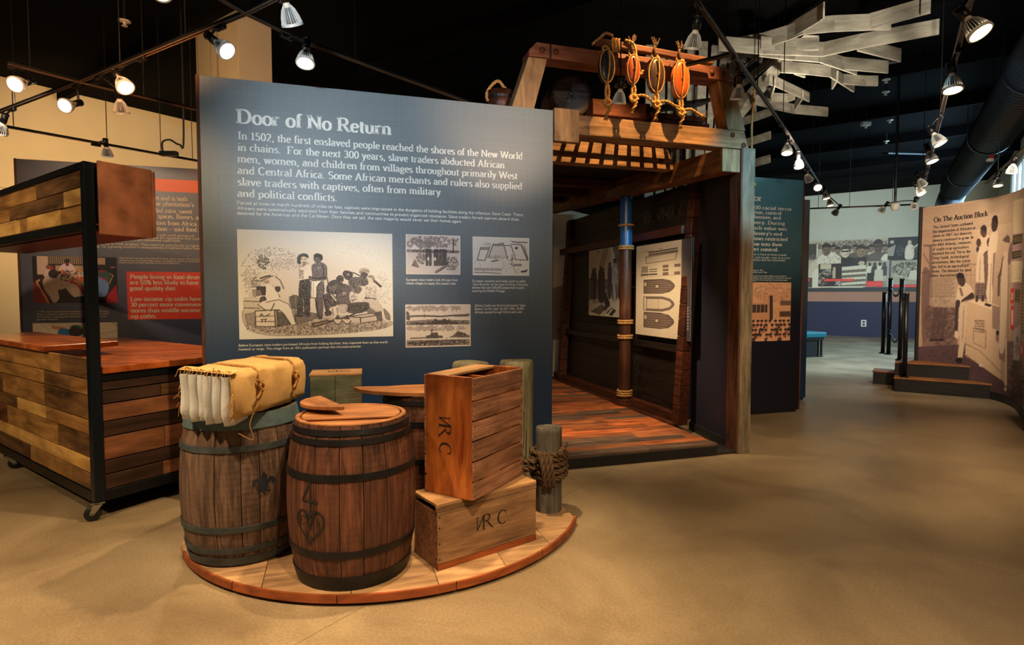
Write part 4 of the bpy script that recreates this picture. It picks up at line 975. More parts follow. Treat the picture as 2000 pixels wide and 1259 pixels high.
def small1():   # 1360 x 1259 enlargement coordinates
    cv = Canvas(190, 145, (65, 85, 602, 485), (200, 190, 190)); cv.blot(330, 150, 240, 60, MID, 150, 40, .5, 1); cv.blot(200, 180, 150, 50, MID, 80, 40, .5, 2)
    cv.poly([(100, 250), (145, 170), (200, 250)], (214, 210, 208)); cv.poly([(290, 240), (320, 190), (360, 240)], (210, 206, 204)); cv.poly([(190, 200), (225, 150), (290, 215)], (140, 130, 134), .8)
    cv.rect(65, 240, 602, 262, (120, 112, 118), .8); cv.blot(330, 250, 260, 20, INK, 120, 14, .6, 3); cv.line([(532, 130), (530, 260)], 7, (90, 84, 90))
    cv.ell(330, 400, 300, 110, (208, 200, 198), .8, .4)
    for i, x in enumerate((270, 300, 350, 372, 400, 430, 450)):
        cv.poly([(x - 14, 255), (x + 14, 255), (x + 12, 330), (x - 12, 330)], (60, 54, 62), .9); cv.ell(x, 240, 11, 13, (48, 44, 52)); cv.line([(x - 6, 330), (x - 5, 395)], 8, (84, 76, 80)); cv.line([(x + 7, 330), (x + 8, 390)], 8, (84, 76, 80))
    for x in (283, 350): cv.rect(x - 14, 310, x + 12, 345, (206, 200, 198))
    cv.blot(210, 320, 50, 60, MID, 120, 18, .6, 5); cv.poly([(120, 400), (150, 335), (170, 370), (190, 415)], (110, 98, 100), .9); cv.blot(500, 370, 70, 70, MID, 130, 22, .6, 6); cv.line([(360, 460), (470, 390)], 22, (120, 110, 110)); cv.blot(430, 360, 50, 25, INK, 60, 14, .6, 7)
    cv.engrave(.95, .16, 5); a = np.array((214, 212, 212)) / 255; cv.a[:4] = a; cv.a[-4:] = a; cv.a[:, :4] = a; cv.a[:, -4:] = a
    return cv
put_picture(small1(), PP, [(793, 457), (899.5, 460.5), (898.5, 537), (792.6, 534.5)], mp, label='small engraving of a coastal camp')
def small2():
    cv = Canvas(195, 140, (722, 108, 1280, 496), (208, 210, 212))
    cv.poly([(905, 180), (1020, 160), (1060, 320), (860, 320)], (186, 184, 188), .6)
    for P in ([(800, 215), (765, 345), (840, 345), (890, 200)], [(925, 175), (875, 310)], [(930, 190), (1020, 165), (1062, 325)], [(1030, 190), (1098, 190), (1140, 320)], [(1095, 175), (1200, 178), (1268, 335), (1130, 330)], [(1225, 190), (1268, 320)]):
        cv.line(P, 8, (70, 70, 84), .9)
    cv.rect(800, 210, 885, 240, (120, 118, 126), .8); cv.rect(930, 175, 1020, 200, (110, 110, 120), .7); cv.line([(1200, 180), (1262, 330)], 16, (90, 90, 104), .8)
    cv.blot(960, 310, 110, 22, INK, 110, 14, .6, 1); cv.blot(840, 180, 60, 20, INK, 40, 14, .6, 2); cv.blot(1050, 390, 50, 60, INK, 60, 10, .7, 3); cv.ell(1150, 214, 14, 14, (60, 60, 72)); cv.blot(1100, 340, 14, 60, INK, 60, 14, .8, 4)
    cv.line([(740, 468), (900, 470), (1000, 476)], 7, INK, .8); cv.line([(1110, 380), (1150, 470)], 4, INK, .8); cv.poly([(1190, 450), (1270, 430), (1250, 460), (1200, 465)], INK, .9); cv.poly([(900, 350), (960, 335), (985, 345), (905, 362)], INK, .8)
    r = np.random.default_rng(6)
    for i in range(26):
        x = 740 + i * 10.5; cv.line([(x, 425 + r.uniform(-4, 4)), (x + 2, 448)], 4.5, (60, 60, 70), .9)
    for i in range(60): x, y = r.uniform(740, 1260), r.uniform(140, 460); cv.line([(x, y), (x + 3, y + 9)], 3.5, (90, 90, 100), .8)
    for y in (150, 158): cv.line([(1090 + (y > 155) * 20, y - 6), (1150, y), (1260, y)], 6, (70, 70, 80), .8)
    cv.rect(1120, 375, 1205, 400, (110, 110, 120), .8)
    a = np.array((216, 220, 222)) / 255; cv.a[:3] = a; cv.a[-3:] = a; cv.a[:, :3] = a; cv.a[:, -3:] = a
    return cv
put_picture(small2(), PP, [(923.5, 461), (1034, 465.5), (1033, 538.5), (922.6, 537)], mp, label='small bird’s-eye drawing of walled forts')
def small3():
    cv = Canvas(220, 145, (60, 775, 705, 1197), (200, 194, 196))
    for y0 in (790, 990):
        cv.blot(330, y0 + 20, 300, 24, (150, 142, 146), 120, 46, .5, y0); cv.rect(60, y0 + 110, 705, y0 + 125, (196, 192, 194))
    cv.poly([(70, 940), (300, 925), (700, 940), (700, 975), (70, 975)], (110, 104, 110), .9); cv.blot(380, 958, 300, 16, INK, 150, 24, .5, 9)
    cv.line([(110, 890), (240, 886), (400, 895), (560, 884), (695, 880)], 10, (84, 80, 88)); cv.poly([(540, 884), (690, 872), (690, 895), (540, 897)], (84, 80, 88)); cv.poly([(235, 900), (245, 870), (258, 900)], (84, 80, 88))
    cv.poly([(320, 940), (490, 935), (480, 965), (335, 965)], (54, 50, 58)); 
    for x in (345, 360, 425, 440, 455, 488): cv.line([(x, 942), (x, 922)], 7, (54, 50, 58))
    cv.poly([(70, 840), (90, 850), (105, 900), (95, 930), (70, 920)], (70, 66, 72), .9)
    cv.line([(60, 979), (705, 979)], 8, (214, 210, 212)); cv.rect(60, 1130, 705, 1185, (120, 114, 120), .85); cv.blot(380, 1150, 310, 30, INK, 240, 26, .5, 10); cv.rect(60, 1118, 705, 1132, (190, 186, 188))
    cv.poly([(255, 1112), (262, 1085), (300, 1080), (305, 1060), (370, 1055), (378, 1085), (420, 1090), (425, 1108)], (64, 60, 68)); cv.line([(316, 1060), (314, 1022)], 4, INK); cv.poly([(312, 1022), (332, 1028), (314, 1036)], INK)
    cv.poly([(490, 1105), (530, 1085), (575, 1045), (620, 1060), (660, 1085), (695, 1090), (695, 1108)], (96, 90, 96)); cv.blot(600, 1080, 60, 20, INK, 60, 16, .6, 12)
    cv.line([(110, 1108), (250, 1104)], 7, MID); cv.line([(130, 1140), (190, 1142)], 6, MID)
    cv.engrave(.95, .14, 8); a = np.array((214, 212, 214)) / 255; cv.a[:3] = a; cv.a[-3:] = a; cv.a[:, :3] = a; cv.a[:, -3:] = a
    return cv
put_picture(small3(), PP, [(792, 594), (919, 594.5), (919, 676), (792, 677.5)], mp, label='two stacked engravings of coast and castle')

# ------------------------------------------------------------------ soul food panel behind the bar cart
PS = Plane(-5.87, 6.90, AA)
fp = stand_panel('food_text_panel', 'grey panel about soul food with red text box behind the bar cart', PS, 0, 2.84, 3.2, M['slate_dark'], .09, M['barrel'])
def rect_on(pl, x0, y0, x1, y1, mat, parent, name, y=-.002, th=.0015):
    a, za = pl.loc(x0, y0); b, zb = pl.loc(x1, y1)
    return MB().box(a, b, y, y + th, zb, za).build(name, mat, parent)
a, za = PS.loc(390, 353); b, zb = PS.loc(390, 377)
MB().box(.42, a + .1, -.002, -.0005, zb, za).build('orange_band', M['orange_band'], fp)
a, za = PS.loc(247, 530); b, zb = PS.loc(247, 624)
MB().box(a, a + 1.05, -.002, -.0005, zb, za).build('red_text_box', M['red_box'], fp)
tm = MB()
def ptx(s, x, y, e, cap, serif=True, hx=.05, hy=.022, yy=-.004, pl=PS): panel_text(tm, pl, s, (x, y), e, cap, serif, hx, hy, y=yy)
for s, x, y, e in (('People living in food deserts', 254, 544, 400), ('are 55% less likely to have', 254, 555, 388), ('good quality diet.', 254, 566.5, 346), ('Low-income zip codes have', 255, 587.5, 394), ('30 percent more convenience', 255, 598.5, 402), ('stores than middle-income', 255, 610, 391), ('zip codes.', 255, 621, 307)):
    ptx(s, x, y, e, 8.4, True, .085, .045)
tm.build('box_lettering', M['text_cream'], fp); tm = MB()
for s, x, y, e in (('cultures and is both', 272, 389, 367), ("the plantation's", 297, 401, 379), ('included corn, sweet', 278, 414, 376), ('spices, flavors, and', 309, 426, 400), ('traditions from Africa.', 277, 438, 387), ('tradition – soul food.', 283, 449.5, 388)):
    ptx(s, x, y, e, 8.6, True, .075, .036)
tm.build('body_lettering', M['text_cream'], fp); tm = MB()
for s, x, y, e in (('Enslaved cooks stretched meager meals with small portions of', 180, 457.5, 379), ('meat, greens and beans. In time, families used the ingredients they could', 160, 462.5, 392), ('grow. Collard and mustard greens are considered superfoods.', 150, 467.5, 354),
                   ('Many live in food deserts with little access to fresh produce. This trend has contributed to higher', 69, 475, 390), ('rates of diabetes and other diet related issues. Yet, a growing movement is raising awareness of traditional healthy foods', 69, 480.5, 390), ('and techniques.', 69, 485, 114)):
    ptx(s, x, y, e, 4.6, False, .05, .045)
for s, x, y, e in (('Many families have traditionally gathered for dinner, often on Sundays, following church or', 233, 505, 398), ('worship services. This longstanding tradition is challenged by shifts in our social and family', 233, 509.6, 398), ('structure across the nation regardless of race and socioeconomics.', 233, 513.8, 352),
                   ('In 1993, former professional basketball player founded Growing', 72, 610, 213), ('Power, a nonprofit dedicated to providing local and modern urban', 72, 615, 213), ('communities. Growing power was one of the leaders in the urban', 72, 620, 209), ('agriculture movement.', 72, 625, 115)):
    ptx(s, x, y, e, 3.4, False, .045, .04)
tm.build('small_lettering', M['text_cream'], fp)
def dinner():     # 2000x1086 enlargement
    cv = Canvas(260, 150, (80, 112, 1024, 640), (46, 16, 14))
    cv.rect(100, 112, 260, 320, (206, 168, 140)); cv.rect(250, 112, 640, 205, (150, 118, 84)); cv.rect(330, 205, 640, 280, (176, 140, 96))
    for i in range(17): cv.line([(262 + i * 24, 115), (266 + i * 24, 205)], 7, (40, 26, 20))
    cv.rect(250, 200, 640, 212, (40, 22, 18)); cv.rect(780, 122, 890, 200, (176, 136, 104)); cv.poly([(890, 122), (1024, 122), (1024, 460), (920, 400)], (12, 10, 10)); cv.rect(80, 112, 130, 360, (22, 14, 12))
    cv.poly([(80, 400), (220, 520), (250, 640), (80, 640)], (140, 16, 26)); cv.poly([(900, 560), (1010, 430), (1024, 640), (880, 640)], (170, 20, 26)); cv.poly([(280, 560), (640, 560), (900, 580), (880, 640), (260, 640)], (24, 12, 12))
    cv.poly([(360, 320), (640, 270), (800, 320), (800, 420), (620, 540), (520, 570), (420, 450), (360, 400)], (196, 168, 150), 1, True); cv.poly([(480, 470), (640, 440), (640, 560), (520, 575)], (214, 190, 170))
    cv.poly([(370, 270), (400, 210), (460, 185), (520, 205), (548, 265), (500, 280)], (216, 184, 176), 1, True); cv.ell(462, 190, 22, 32, (120, 30, 24)); cv.ell(464, 160, 28, 22, (14, 10, 10))
    cv.poly([(195, 300), (230, 250), (290, 260), (300, 330), (230, 370)], (210, 180, 160), 1, True); cv.ell(255, 235, 30, 26, (120, 84, 62)); cv.ell(290, 245, 22, 26, (176, 40, 34))
    cv.poly([(185, 400), (230, 330), (300, 330), (380, 420), (400, 470), (350, 500), (360, 590), (300, 640), (250, 560), (200, 480)], (194, 160, 132), 1, True); cv.ell(305, 310, 54, 50, (34, 16, 14)); cv.poly([(360, 450), (480, 420), (480, 445), (380, 490)], (190, 158, 130), 1, True)
    cv.line([(240, 640), (120, 400), (150, 380)], 18, (204, 150, 70)); cv.line([(120, 420), (220, 580)], 10, (204, 150, 70)); cv.line([(200, 330), (195, 290), (215, 275)], 8, (204, 150, 50))
    r = np.random.default_rng(2)
    for c, n in (((196, 40, 34), 26), ((214, 120, 40), 16), ((90, 110, 60), 12), ((224, 210, 190), 12), ((60, 60, 60), 8)):
        for _ in range(n): cv.ell(r.uniform(380, 640), r.uniform(270, 400), r.uniform(8, 20), r.uniform(5, 12), c)
    cv.line([(500, 400), (560, 420), (640, 530)], 26, (190, 44, 34)); cv.ell(505, 400, 26, 18, (190, 44, 34)); cv.rect(570, 360, 640, 400, (214, 110, 40))
    cv.poly([(790, 300), (830, 260), (900, 265), (945, 320), (940, 400), (860, 370), (790, 340)], (52, 76, 62), 1, True); cv.ell(840, 250, 44, 40, (22, 14, 12)); cv.ell(845, 275, 34, 16, (150, 30, 26)); cv.line([(800, 350), (860, 355), (900, 380)], 20, (180, 40, 34))
    cv.poly([(780, 345), (860, 370), (920, 410), (915, 500), (870, 565), (780, 545)], (112, 136, 170), 1, True)
    for i in range(5): cv.line([(800 + i * 22, 380), (812 + i * 16, 550)], 5, (80, 100, 134), .7)
    cv.line([(975, 325), (930, 420)], 10, (200, 160, 80)); cv.line([(940, 300), (978, 325)], 8, (200, 160, 80)); cv.rect(945, 222, 1005, 236, (190, 120, 110))
    return cv.grain(.02, None, 1, 3).soften(1)
put_picture(dinner(), PS, [(64, 500), (229.3, 502), (229.3, 590.5), (64.5, 592)], fp, label='colour photo of people praying around a dinner table')
def garden():
    cv = Canvas(170, 60, (88, 840, 1034, 1200), (214, 190, 164)); cv.line([(180, 860), (280, 930)], 6, (150, 140, 120)); cv.line([(980, 840), (1034, 890)], 7, (90, 80, 70)); cv.line([(830, 975), (1034, 940)], 6, (150, 140, 120))
    cv.poly([(290, 870), (440, 890), (430, 915), (290, 905)], (196, 130, 90)); cv.rect(790, 845, 812, 960, (204, 150, 110)); cv.line([(820, 950), (920, 975)], 12, (214, 170, 130))
    cv.poly([(360, 940), (440, 905), (500, 925), (560, 1000), (560, 1200), (380, 1200)], (40, 110, 170), 1, True); cv.ell(560, 940, 80, 60, (34, 16, 16)); cv.poly([(490, 890), (540, 865), (610, 875), (620, 920), (560, 885)], (20, 84, 70), 1, True); cv.ell(810, 985, 18, 40, (44, 20, 22))
    return cv.grain(.02, None, 1, 3).soften(1)
put_picture(garden(), PS, [(65, 631), (230, 629), (230, 690), (65, 692)], fp, label='colour photo of a gardener in a cap')

# ------------------------------------------------------------------ teal text panel right of the ship
PT = Plane(3.92, 7.86, AA)
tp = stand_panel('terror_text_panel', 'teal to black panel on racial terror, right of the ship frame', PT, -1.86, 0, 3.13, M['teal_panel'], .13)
MB().box(.0005, .022, -.004, .134, .03, 3.134).build('edge_trim', M['barrel'], tp)
tm = MB()
ptx('Racial Terror', 1380, 386.5, 1488.5, 12, True, .07, .03, pl=PT)
for s, x, y, e in (('More than at least 4,300 racial terror', 1360, 402, 1547), ('lynchings after abolition, control', 1378, 412.5, 1526), ('of labor, comprehensive, and', 1400, 423, 1525), ('the end of slavery. During', 1404, 434, 1533), ('those years so much value was', 1390, 444.5, 1536.5), ("in their labor. Slavery's end", 1395, 455.5, 1527.5), ('and Jim Crow laws restricted', 1398, 466, 1538), ('rights, put the law into their', 1396, 477, 1528.5), ('hands to reassert control.', 1400, 487.5, 1520.5)):
    ptx(s, x, y, e, 7.0, True, .075, .04, pl=PT)
for s, x, y, e in (('Many were killed in public spaces in front of white crowds.', 1392, 496, 1537), ('Nothing can excuse the rape, theft, and murder; even if no such', 1385, 502, 1542.5), ('thing then, what the end of slavery did not constitute', 1390, 507, 1533)): ptx(s, x, y, e, 3.6, False, .05, .045, pl=PT)
for s, x, y, e in (('August 3, 1920', 1469, 528.5, 1489.5), ('Shelby County, Texas', 1469, 532.5, 1497.5), ('Lige Daniels was about eighteen years old when he', 1469, 539.5, 1536), ('allegedly took a white woman. A mob took him and and', 1469, 543.5, 1544.5), ('hanged him from an oak tree in the courthouse square.', 1469, 547.5, 1538)): ptx(s, x, y, e, 2.7, False, .045, .04, pl=PT)
tm.build('lettering', M['text_white'], tp)
def crowd():      # 1196x1259 enlargement: x 88..330, y 727..1088
    cv = Canvas(120, 170, (88, 727, 330, 1088), (214, 160, 124)); cv.blot(210, 790, 120, 60, (120, 84, 70), 400, 12, .6, 1); cv.blot(200, 760, 120, 40, (232, 190, 160), 160, 12, .6, 2)
    cv.rect(88, 850, 200, 960, (196, 142, 108)); cv.rect(92, 862, 182, 912, (60, 46, 46)); cv.rect(262, 840, 330, 870, (110, 80, 70)); cv.rect(220, 880, 330, 950, (206, 154, 118)); cv.rect(260, 905, 330, 940, (84, 60, 54))
    for x in (115, 140, 165): cv.line([(x, 862), (x, 912)], 4, (190, 140, 110))
    cv.line([(205, 815), (208, 950)], 20, (60, 44, 44))
    r = np.random.default_rng(5)
    for row, y in enumerate((965, 990, 1020, 1050)):
        for i in range(9):
            x = 92 + i * 29 + r.uniform(-8, 8); cv.poly([(x - 17, y + 70), (x - 14, y + 22), (x, y + 14), (x + 14, y + 22), (x + 17, y + 70)], (214, 158, 124) if (i + row) % 3 else (70, 50, 50)); cv.ell(x, y + 6, 8, 11, (176, 120, 92)); cv.ell(x, y - 2, 10, 7, (40, 32, 36))
    return cv.grain(.03, None, 1, 5).soften(1)
put_picture(crowd(), PT, [(1469.5, 551), (1545, 551.5), (1543, 665), (1467.5, 666)], tp, label='sepia photo of a crowd before a building')
PU = Plane(4.42, 8.75, AA)
stand_panel('blue_end_panel', 'narrow slice of a blue panel behind the teal text panel', PU, -1.7, .06, 3.02, M['slate'], .12, cat='text panel')
# ------------------------------------------------------------------ bar cart of reclaimed boards
CC = Vector((-2.93, 4.0, 0)); aL = math.atan2(.584, -.812); aR = math.atan2(math.cos(math.radians(29)), math.sin(math.radians(29)))
uL = Vector((math.cos(aL), math.sin(aL), 0)); uR = Vector((math.cos(aR), math.sin(aR), 0))
cart = empty('bar_cart', CC, 0, 'rolling bar cart clad in reclaimed boards with a dark steel frame', 'cart')
def K(l, r, z): return uL * l + uR * r + Vector((0, 0, z))
def kbox(mb, l0, l1, r0, r1, z0, z1):
    return mb.hexa([K(l0, r0, z0), K(l0, r1, z0), K(l1, r1, z0), K(l1, r0, z0), K(l0, r0, z1), K(l0, r1, z1), K(l1, r1, z1), K(l1, r0, z1)])
LC, RC, PW = 3.0, 1.33, .07
for l, r, zt in ((0, 0, 2.515), (LC - PW, 0, 2.515), (0, RC - PW, 1.04), (LC - PW, RC - PW, 1.04)):
    kbox(MB(), l, l + PW, r, r + PW, .13, zt).build('post', M['frame_blue'], cart, bev=.004)
rl = [('bottom_rail', PW, LC - PW, 0, .05, .13, .205), ('bottom_rail', PW, LC - PW, RC - .05, RC, .13, .205), ('bottom_rail', 0, .05, PW, RC - PW, .13, .205), ('bottom_rail', LC - .05, LC, PW, RC - PW, .13, .205),
      ('top_rail', 0, .05, PW, RC - PW, .985, 1.04), ('canopy_rail', PW, LC - PW, 0, .05, 2.465, 2.515), ('canopy_rail', PW, LC - PW, 0, .05, 2.04, 2.105), ('canopy_rail', 0, .05, PW, .41, 2.48, 2.515), ('canopy_rail', 0, .05, PW, .41, 2.04, 2.06)]
for n, a, b, c, d, e, f in rl: kbox(MB(), a, b, c, d, e, f).build(n, M['black_metal'] if n != 'post' else M['frame_blue'], cart, bev=.003)
# left face boards (seen at a raking angle): rows (z0, z1, [(end, material)...]) with l measured from the near post
rowsL = [(1.005, 1.15, [(.62, 'cartB'), (2.3, 'cartA'), (2.93, 'cartB')]), (.89, 1.0, [(.42, 'cartA'), (1.0, 'cartB'), (2.2, 'cartA'), (2.93, 'cartB')]), (.715, .885, [(1.0, 'cartB'), (2.1, 'cartA'), (2.93, 'cartB')]),
         (.61, .71, [(.97, 'cartA'), (1.7, 'cartC'), (2.93, 'cartB')]), (.44, .605, [(.72, 'cartB'), (2.0, 'cartA'), (2.93, 'cartD')]), (.33, .435, [(1.6, 'cartC'), (2.93, 'cartC')]), (.207, .325, [(.45, 'cartB'), (1.4, 'cartA'), (2.93, 'cartB')])]
rowsC = [(2.345, 2.462, [(1.0, 'cartB'), (2.4, 'cartA'), (2.93, 'cartB')]), (2.228, 2.342, [(.41, 'cartC'), (1.7, 'cartB'), (2.93, 'cartA')]), (2.108, 2.225, [(.5, 'cartA'), (1.25, 'cartC'), (1.45, 'cartA'), (2.93, 'cartC')])]
rowsR = [(.92, .983, [(1.26, 'cartE')]), (.825, .915, [(.48, 'cartE'), (1.26, 'cartB')]), (.70, .82, [(1.26, 'cartD')]), (.588, .695, [(.75, 'cartE'), (1.26, 'cartB')]), (.42, .583, [(.5, 'cartD'), (1.26, 'cartD')]), (.318, .415, [(1.26, 'cartE')]), (.207, .313, [(.48, 'cartE'), (1.26, 'cartD')])]
def boards(rows, face):
    for z0, z1, segs in rows:
        a = PW + .002
        for e, mt in segs:
            pr = random.uniform(.004, .014)      # each board stands a little proud or back
            mb = MB()
            L = (e - .0015) - (a + .0015)
            mb.box(0, L, 0, .02, z0 + .0015, z1 - .0015)
            o = mb.build('board', M[mt], cart, bev=.0025)
            if face == 'L': o.location = K(a + .0015, pr, 0); o.rotation_euler = (0, 0, aL); o.scale = (1, -1, 1)
            else: o.location = K(pr, a + .0015, 0); o.rotation_euler = (0, 0, aR)
            if face == 'R': o.location = K(pr + .0, a + .0015, 0); o.scale = (1, 1, 1)
            a = e
boards(rowsL, 'L'); boards(rowsC, 'L'); boards(rowsR, 'R')
kbox(MB(), .05, LC - .05, .05, RC - .05, .16, 1.038).build('inner_carcass', M['black_paint'], cart)
# counter slabs
low = [K(-.015, PW + .005, 0), K(-.015, RC + .02, 0), K(LC, RC + .02, 0), K(LC, PW + .005, 0)]
mb = MB(); mb.prism([(p.x, p.y) for p in low[::-1]][::-1], 1.04, 1.09)
o = mb.build('lower_counter', M['slab'], cart, bev=.004)
mb = MB(); mb.prism([(p.x, p.y) for p in (K(.86, -.03, 0), K(.90, .53, 0), K(LC + .05, .53, 0), K(LC + .05, -.03, 0))], 1.155, 1.2)
mb.build('bar_top', M['slab'], cart, bev=.004)
kbox(MB(), .95, LC - .05, .03, .06, 1.09, 1.153).build('riser', M['black_paint'], cart)
# canopy box
kbox(MB(), -.045, -.02, PW + .005, .435, 2.02, 2.525).build('end_panel', M['burl'], cart, bev=.003, label='mottled red-brown plywood end of the canopy')
kbox(MB(), -.045, .1, .437, .46, 2.03, 2.515).build('back_edge', M['burl'], cart, bev=.003)
kbox(MB(), .0, LC - .05, .052, .455, 2.03, 2.042).build('canopy_underside', M['mahog'], cart)
kbox(MB(), .0, LC - .05, .44, .455, 2.042, 2.50).build('canopy_back', M['burl'], cart)
kbox(MB(), .0, LC - .05, .05, .455, 2.485, 2.495).build('canopy_roof', M['black_paint'], cart)
def caster(l, r, rot):
    c = empty('caster', K(l, r, 0), rot); c.parent = cart
    MB().box(-.045, .045, -.035, .035, .122, .13).build('top_plate', M['chrome'], c, bev=.002)
    for s in (-1, 1):
        MB().slab([(-.03, s * .036, .118), (.03, s * .036, .118), (.052, s * .036, .05), (.03, s * .036, .04)], (0, -s * .004, 0)).build('fork', M['chrome'], c, bev=.001)
    mb = MB()
    for s in (-.016, .016): 
        q = MB().lathe([(.001, -.013), (.030, -.013), (.045, -.011), (.052, -.005), (.052, .005), (.045, .011), (.030, .013), (.001, .013)], 24)
        mb.add([(x + .035, z + s, y + .052) for x, y, z in q.v], q.f)
    mb.build('wheel', M['rubber'], c, smooth=True)
    MB().cyl((.035, -.036, .052), (.035, .036, .052), .009, n=10).build('axle', M['chrome'], c)
    return c
for l, r, q in ((.035, .035, 3.6), (2.1, .035, .6), (LC - .04, .04, 0), (.04, RC - .05, 1.2), (2.1, RC - .05, .4), (LC - .04, RC - .05, 2)): caster(l, r, q)

# ------------------------------------------------------------------ round display platform
CS, CT, CR = -1.48, -.50, 1.385
plat = empty('display_platform', PA.w(CS, CT, 0), AA, 'low curved wooden platform under the barrels and crates', 'platform')
def platform():
    S0, S1 = -2.80 - CS, -.30 - CS          # straight sides
    bounds = [-1.35, -.78, -.33, .12, .52, .86, 1.40]       # boards run roughly away from the viewer
    def outline_y(x): return -math.sqrt(max(CR * CR - x * x, 0))
    tilt = math.radians(-24)
    # boards: strips cut by lines tilted from the panel normal
    for a, b in zip(bounds[:-1], bounds[1:]):
        def lx(c, y): return c + math.tan(tilt) * (y + .6) * .0
        x0, x1 = max(a, S0) + .0015, min(b, S1) - .0015
        if x1 - x0 < .02: continue
        n = 10; xs_ = [x0 + (x1 - x0) * i / n for i in range(n + 1)]
        pts = [(x, outline_y(x) + .012) for x in xs_] + [(x1, .425), (x0, .425)]
        MB().prism(pts, .022, .06).build('board', M['platform'], plat, bev=.002)
    n = 44; a0, a1 = math.radians(180 + 22), math.radians(360 - 30)
    segs = 5
    for k in range(segs):
        mb = MB(); p = []
        m = 10
        t0 = a0 + (a1 - a0) * k / segs + .002; t1 = a0 + (a1 - a0) * (k + 1) / segs - .002
        mb.lathe([(CR - .0115, .02), (CR + .004, .02), (CR + .004, .062), (CR - .0115, .062), (CR - .0115, .02)], m, a0=t0, a1=t1, closed=False)
        mb.build('edge_strip', M['platform_edge'], plat)
    pts = [(.97 * CR * math.cos(a0 + (a1 - a0) * i / 40), .97 * CR * math.sin(a0 + (a1 - a0) * i / 40)) for i in range(41)] + [(S1 - .03, .42), (S0 + .03, .42)]
    MB().prism(pts, 0, .022).build('base', M['black_paint'], plat)
platform()

# ------------------------------------------------------------------ barrels
def barrel(label, X, Y, z, rh, rb, h, hoops, stave_mat, hoop_mat, rz=0, nst=18, head_z=None, head_mat='lid', chime=None, group='oak barrels on the platform', seed=1, axis=None, name='barrel'):
    rr = random.Random(seed)
    root = empty(name, (X, Y, z), rz, label=label, cat='barrel', group=group)
    def R(t): return rh + (rb - rh) * (1 - (2 * t - 1) ** 2) ** .9
    zs = [i / 12 for i in range(13)]
    wds = [rr.uniform(.8, 1.25) for _ in range(nst)]; tot = sum(wds); a = 0
    for k in range(nst):
        da = 2 * math.pi * wds[k] / tot; a0 = a + .0022 / rb; a1 = a + da - .0022 / rb; a += da
        jit = rr.uniform(-.0015, .002); vs = []; th = .022
        for t in zs:
            ro = R(t) + jit
            for q in (0, .5, 1):
                g = a0 + (a1 - a0) * q; rq = ro - (.002 if q != .5 else 0); vs.append((rq * math.cos(g), rq * math.sin(g), t * h))
            for q in (1, 0):
                g = a0 + (a1 - a0) * q; ri = ro - th; vs.append((ri * math.cos(g), ri * math.sin(g), t * h))
        fs = []
        for i in range(12):
            for q in range(5): fs.append((i * 5 + q, i * 5 + (q + 1) % 5, i * 5 + 5 + (q + 1) % 5, i * 5 + 5 + q))
        fs += [(4, 3, 2, 1, 0), tuple(60 + q for q in range(5))]
        MB().add(vs, fs).build('stave', M[stave_mat], root, smooth=False)
    for t, w, mt in hoops:
        p = []
        za, zb = t * h - w / 2, t * h + w / 2
        ra, rb_ = R(max(0, za / h)) + .0035, R(min(1, zb / h)) + .0035
        MB().lathe([(ra - .003, za), (ra + .003, za), (rb_ + .003, zb), (rb_ - .003, zb)], 48).build('hoop', M[mt or hoop_mat], root, smooth=True).data.set_sharp_from_angle(angle=.6)
    hz = head_z if head_z is not None else h - .03
    for zz, nm, dz in ((hz, 'head_board', -.016), (.03, 'head_board', .016)):
        rad = R(zz / h) - .0235; cuts = [-rad, -.55 * rad, -.12 * rad, .33 * rad, .68 * rad, rad]
        for c0, c1 in zip(cuts[:-1], cuts[1:]):
            c0 += .001; c1 -= .001; m = 8
            ys_ = [c0 + (c1 - c0) * i / m for i in range(m + 1)]
            pts = [(math.sqrt(max(rad * rad - y * y, 0)), y) for y in ys_] + [(-math.sqrt(max(rad * rad - y * y, 0)), y) for y in ys_[::-1]]
            pts = [p for i, p in enumerate(pts) if i == 0 or (abs(p[0] - pts[i - 1][0]) + abs(p[1] - pts[i - 1][1])) > 1e-5]
            lo, hi = sorted((zz, zz + dz)); MB().prism(pts, lo, hi).build(nm, M[head_mat], root, bev=.001)
    if chime:
        MB().lathe([(R(1) - .024, h + .001), (R(1) + .001, h + .001), (R(1) - .001, h + .007), (R(1) - .022, h + .007), (R(1) - .024, h + .001)], 48).build('chime', M[chime], root)
    root['_h'] = h
    return root, R
HF = [(.045, .05, None), (.10, .035, None), (.235, .036, None), (.70, .036, None), (.90, .034, None), (.965, .034, None)]
b1, R1 = barrel('front oak barrel stencilled with a 4 above a heart', -.905, 3.24, .06, .30, .352, .865, [(.03, .05, None), (.075, .03, None), (.235, .036, None), (.70, .036, None), (.905, .030, None), (.960, .030, None)], 'barrel', 'hoop', rz=.3, head_z=.857, head_mat='lid', chime='lid', seed=3)
HB = [(.04, .045, None), (.115, .032, None), (.26, .034, None), (.785, .034, None), (.955, .085, 'hoop_blue')]
b2, R2 = barrel('greyer barrel with a fleur-de-lis carrying the cloth bundle', -1.64, 3.50, .06, .30, .352, .865, HB, 'barrel_grey', 'hoop_green', rz=1.0, head_z=.86, head_mat='pile_dark', seed=5)
b3, R3 = barrel('rear barrel under a loose half lid, behind the slatted crate', -.60, 4.06, .06, .29, .34, .865, [(.04, .05, None), (.28, .034, None), (.52, .034, None), (.80, .034, None), (.955, .03, None)], 'barrel', 'hoop', rz=2.0, head_z=.80, seed=8)
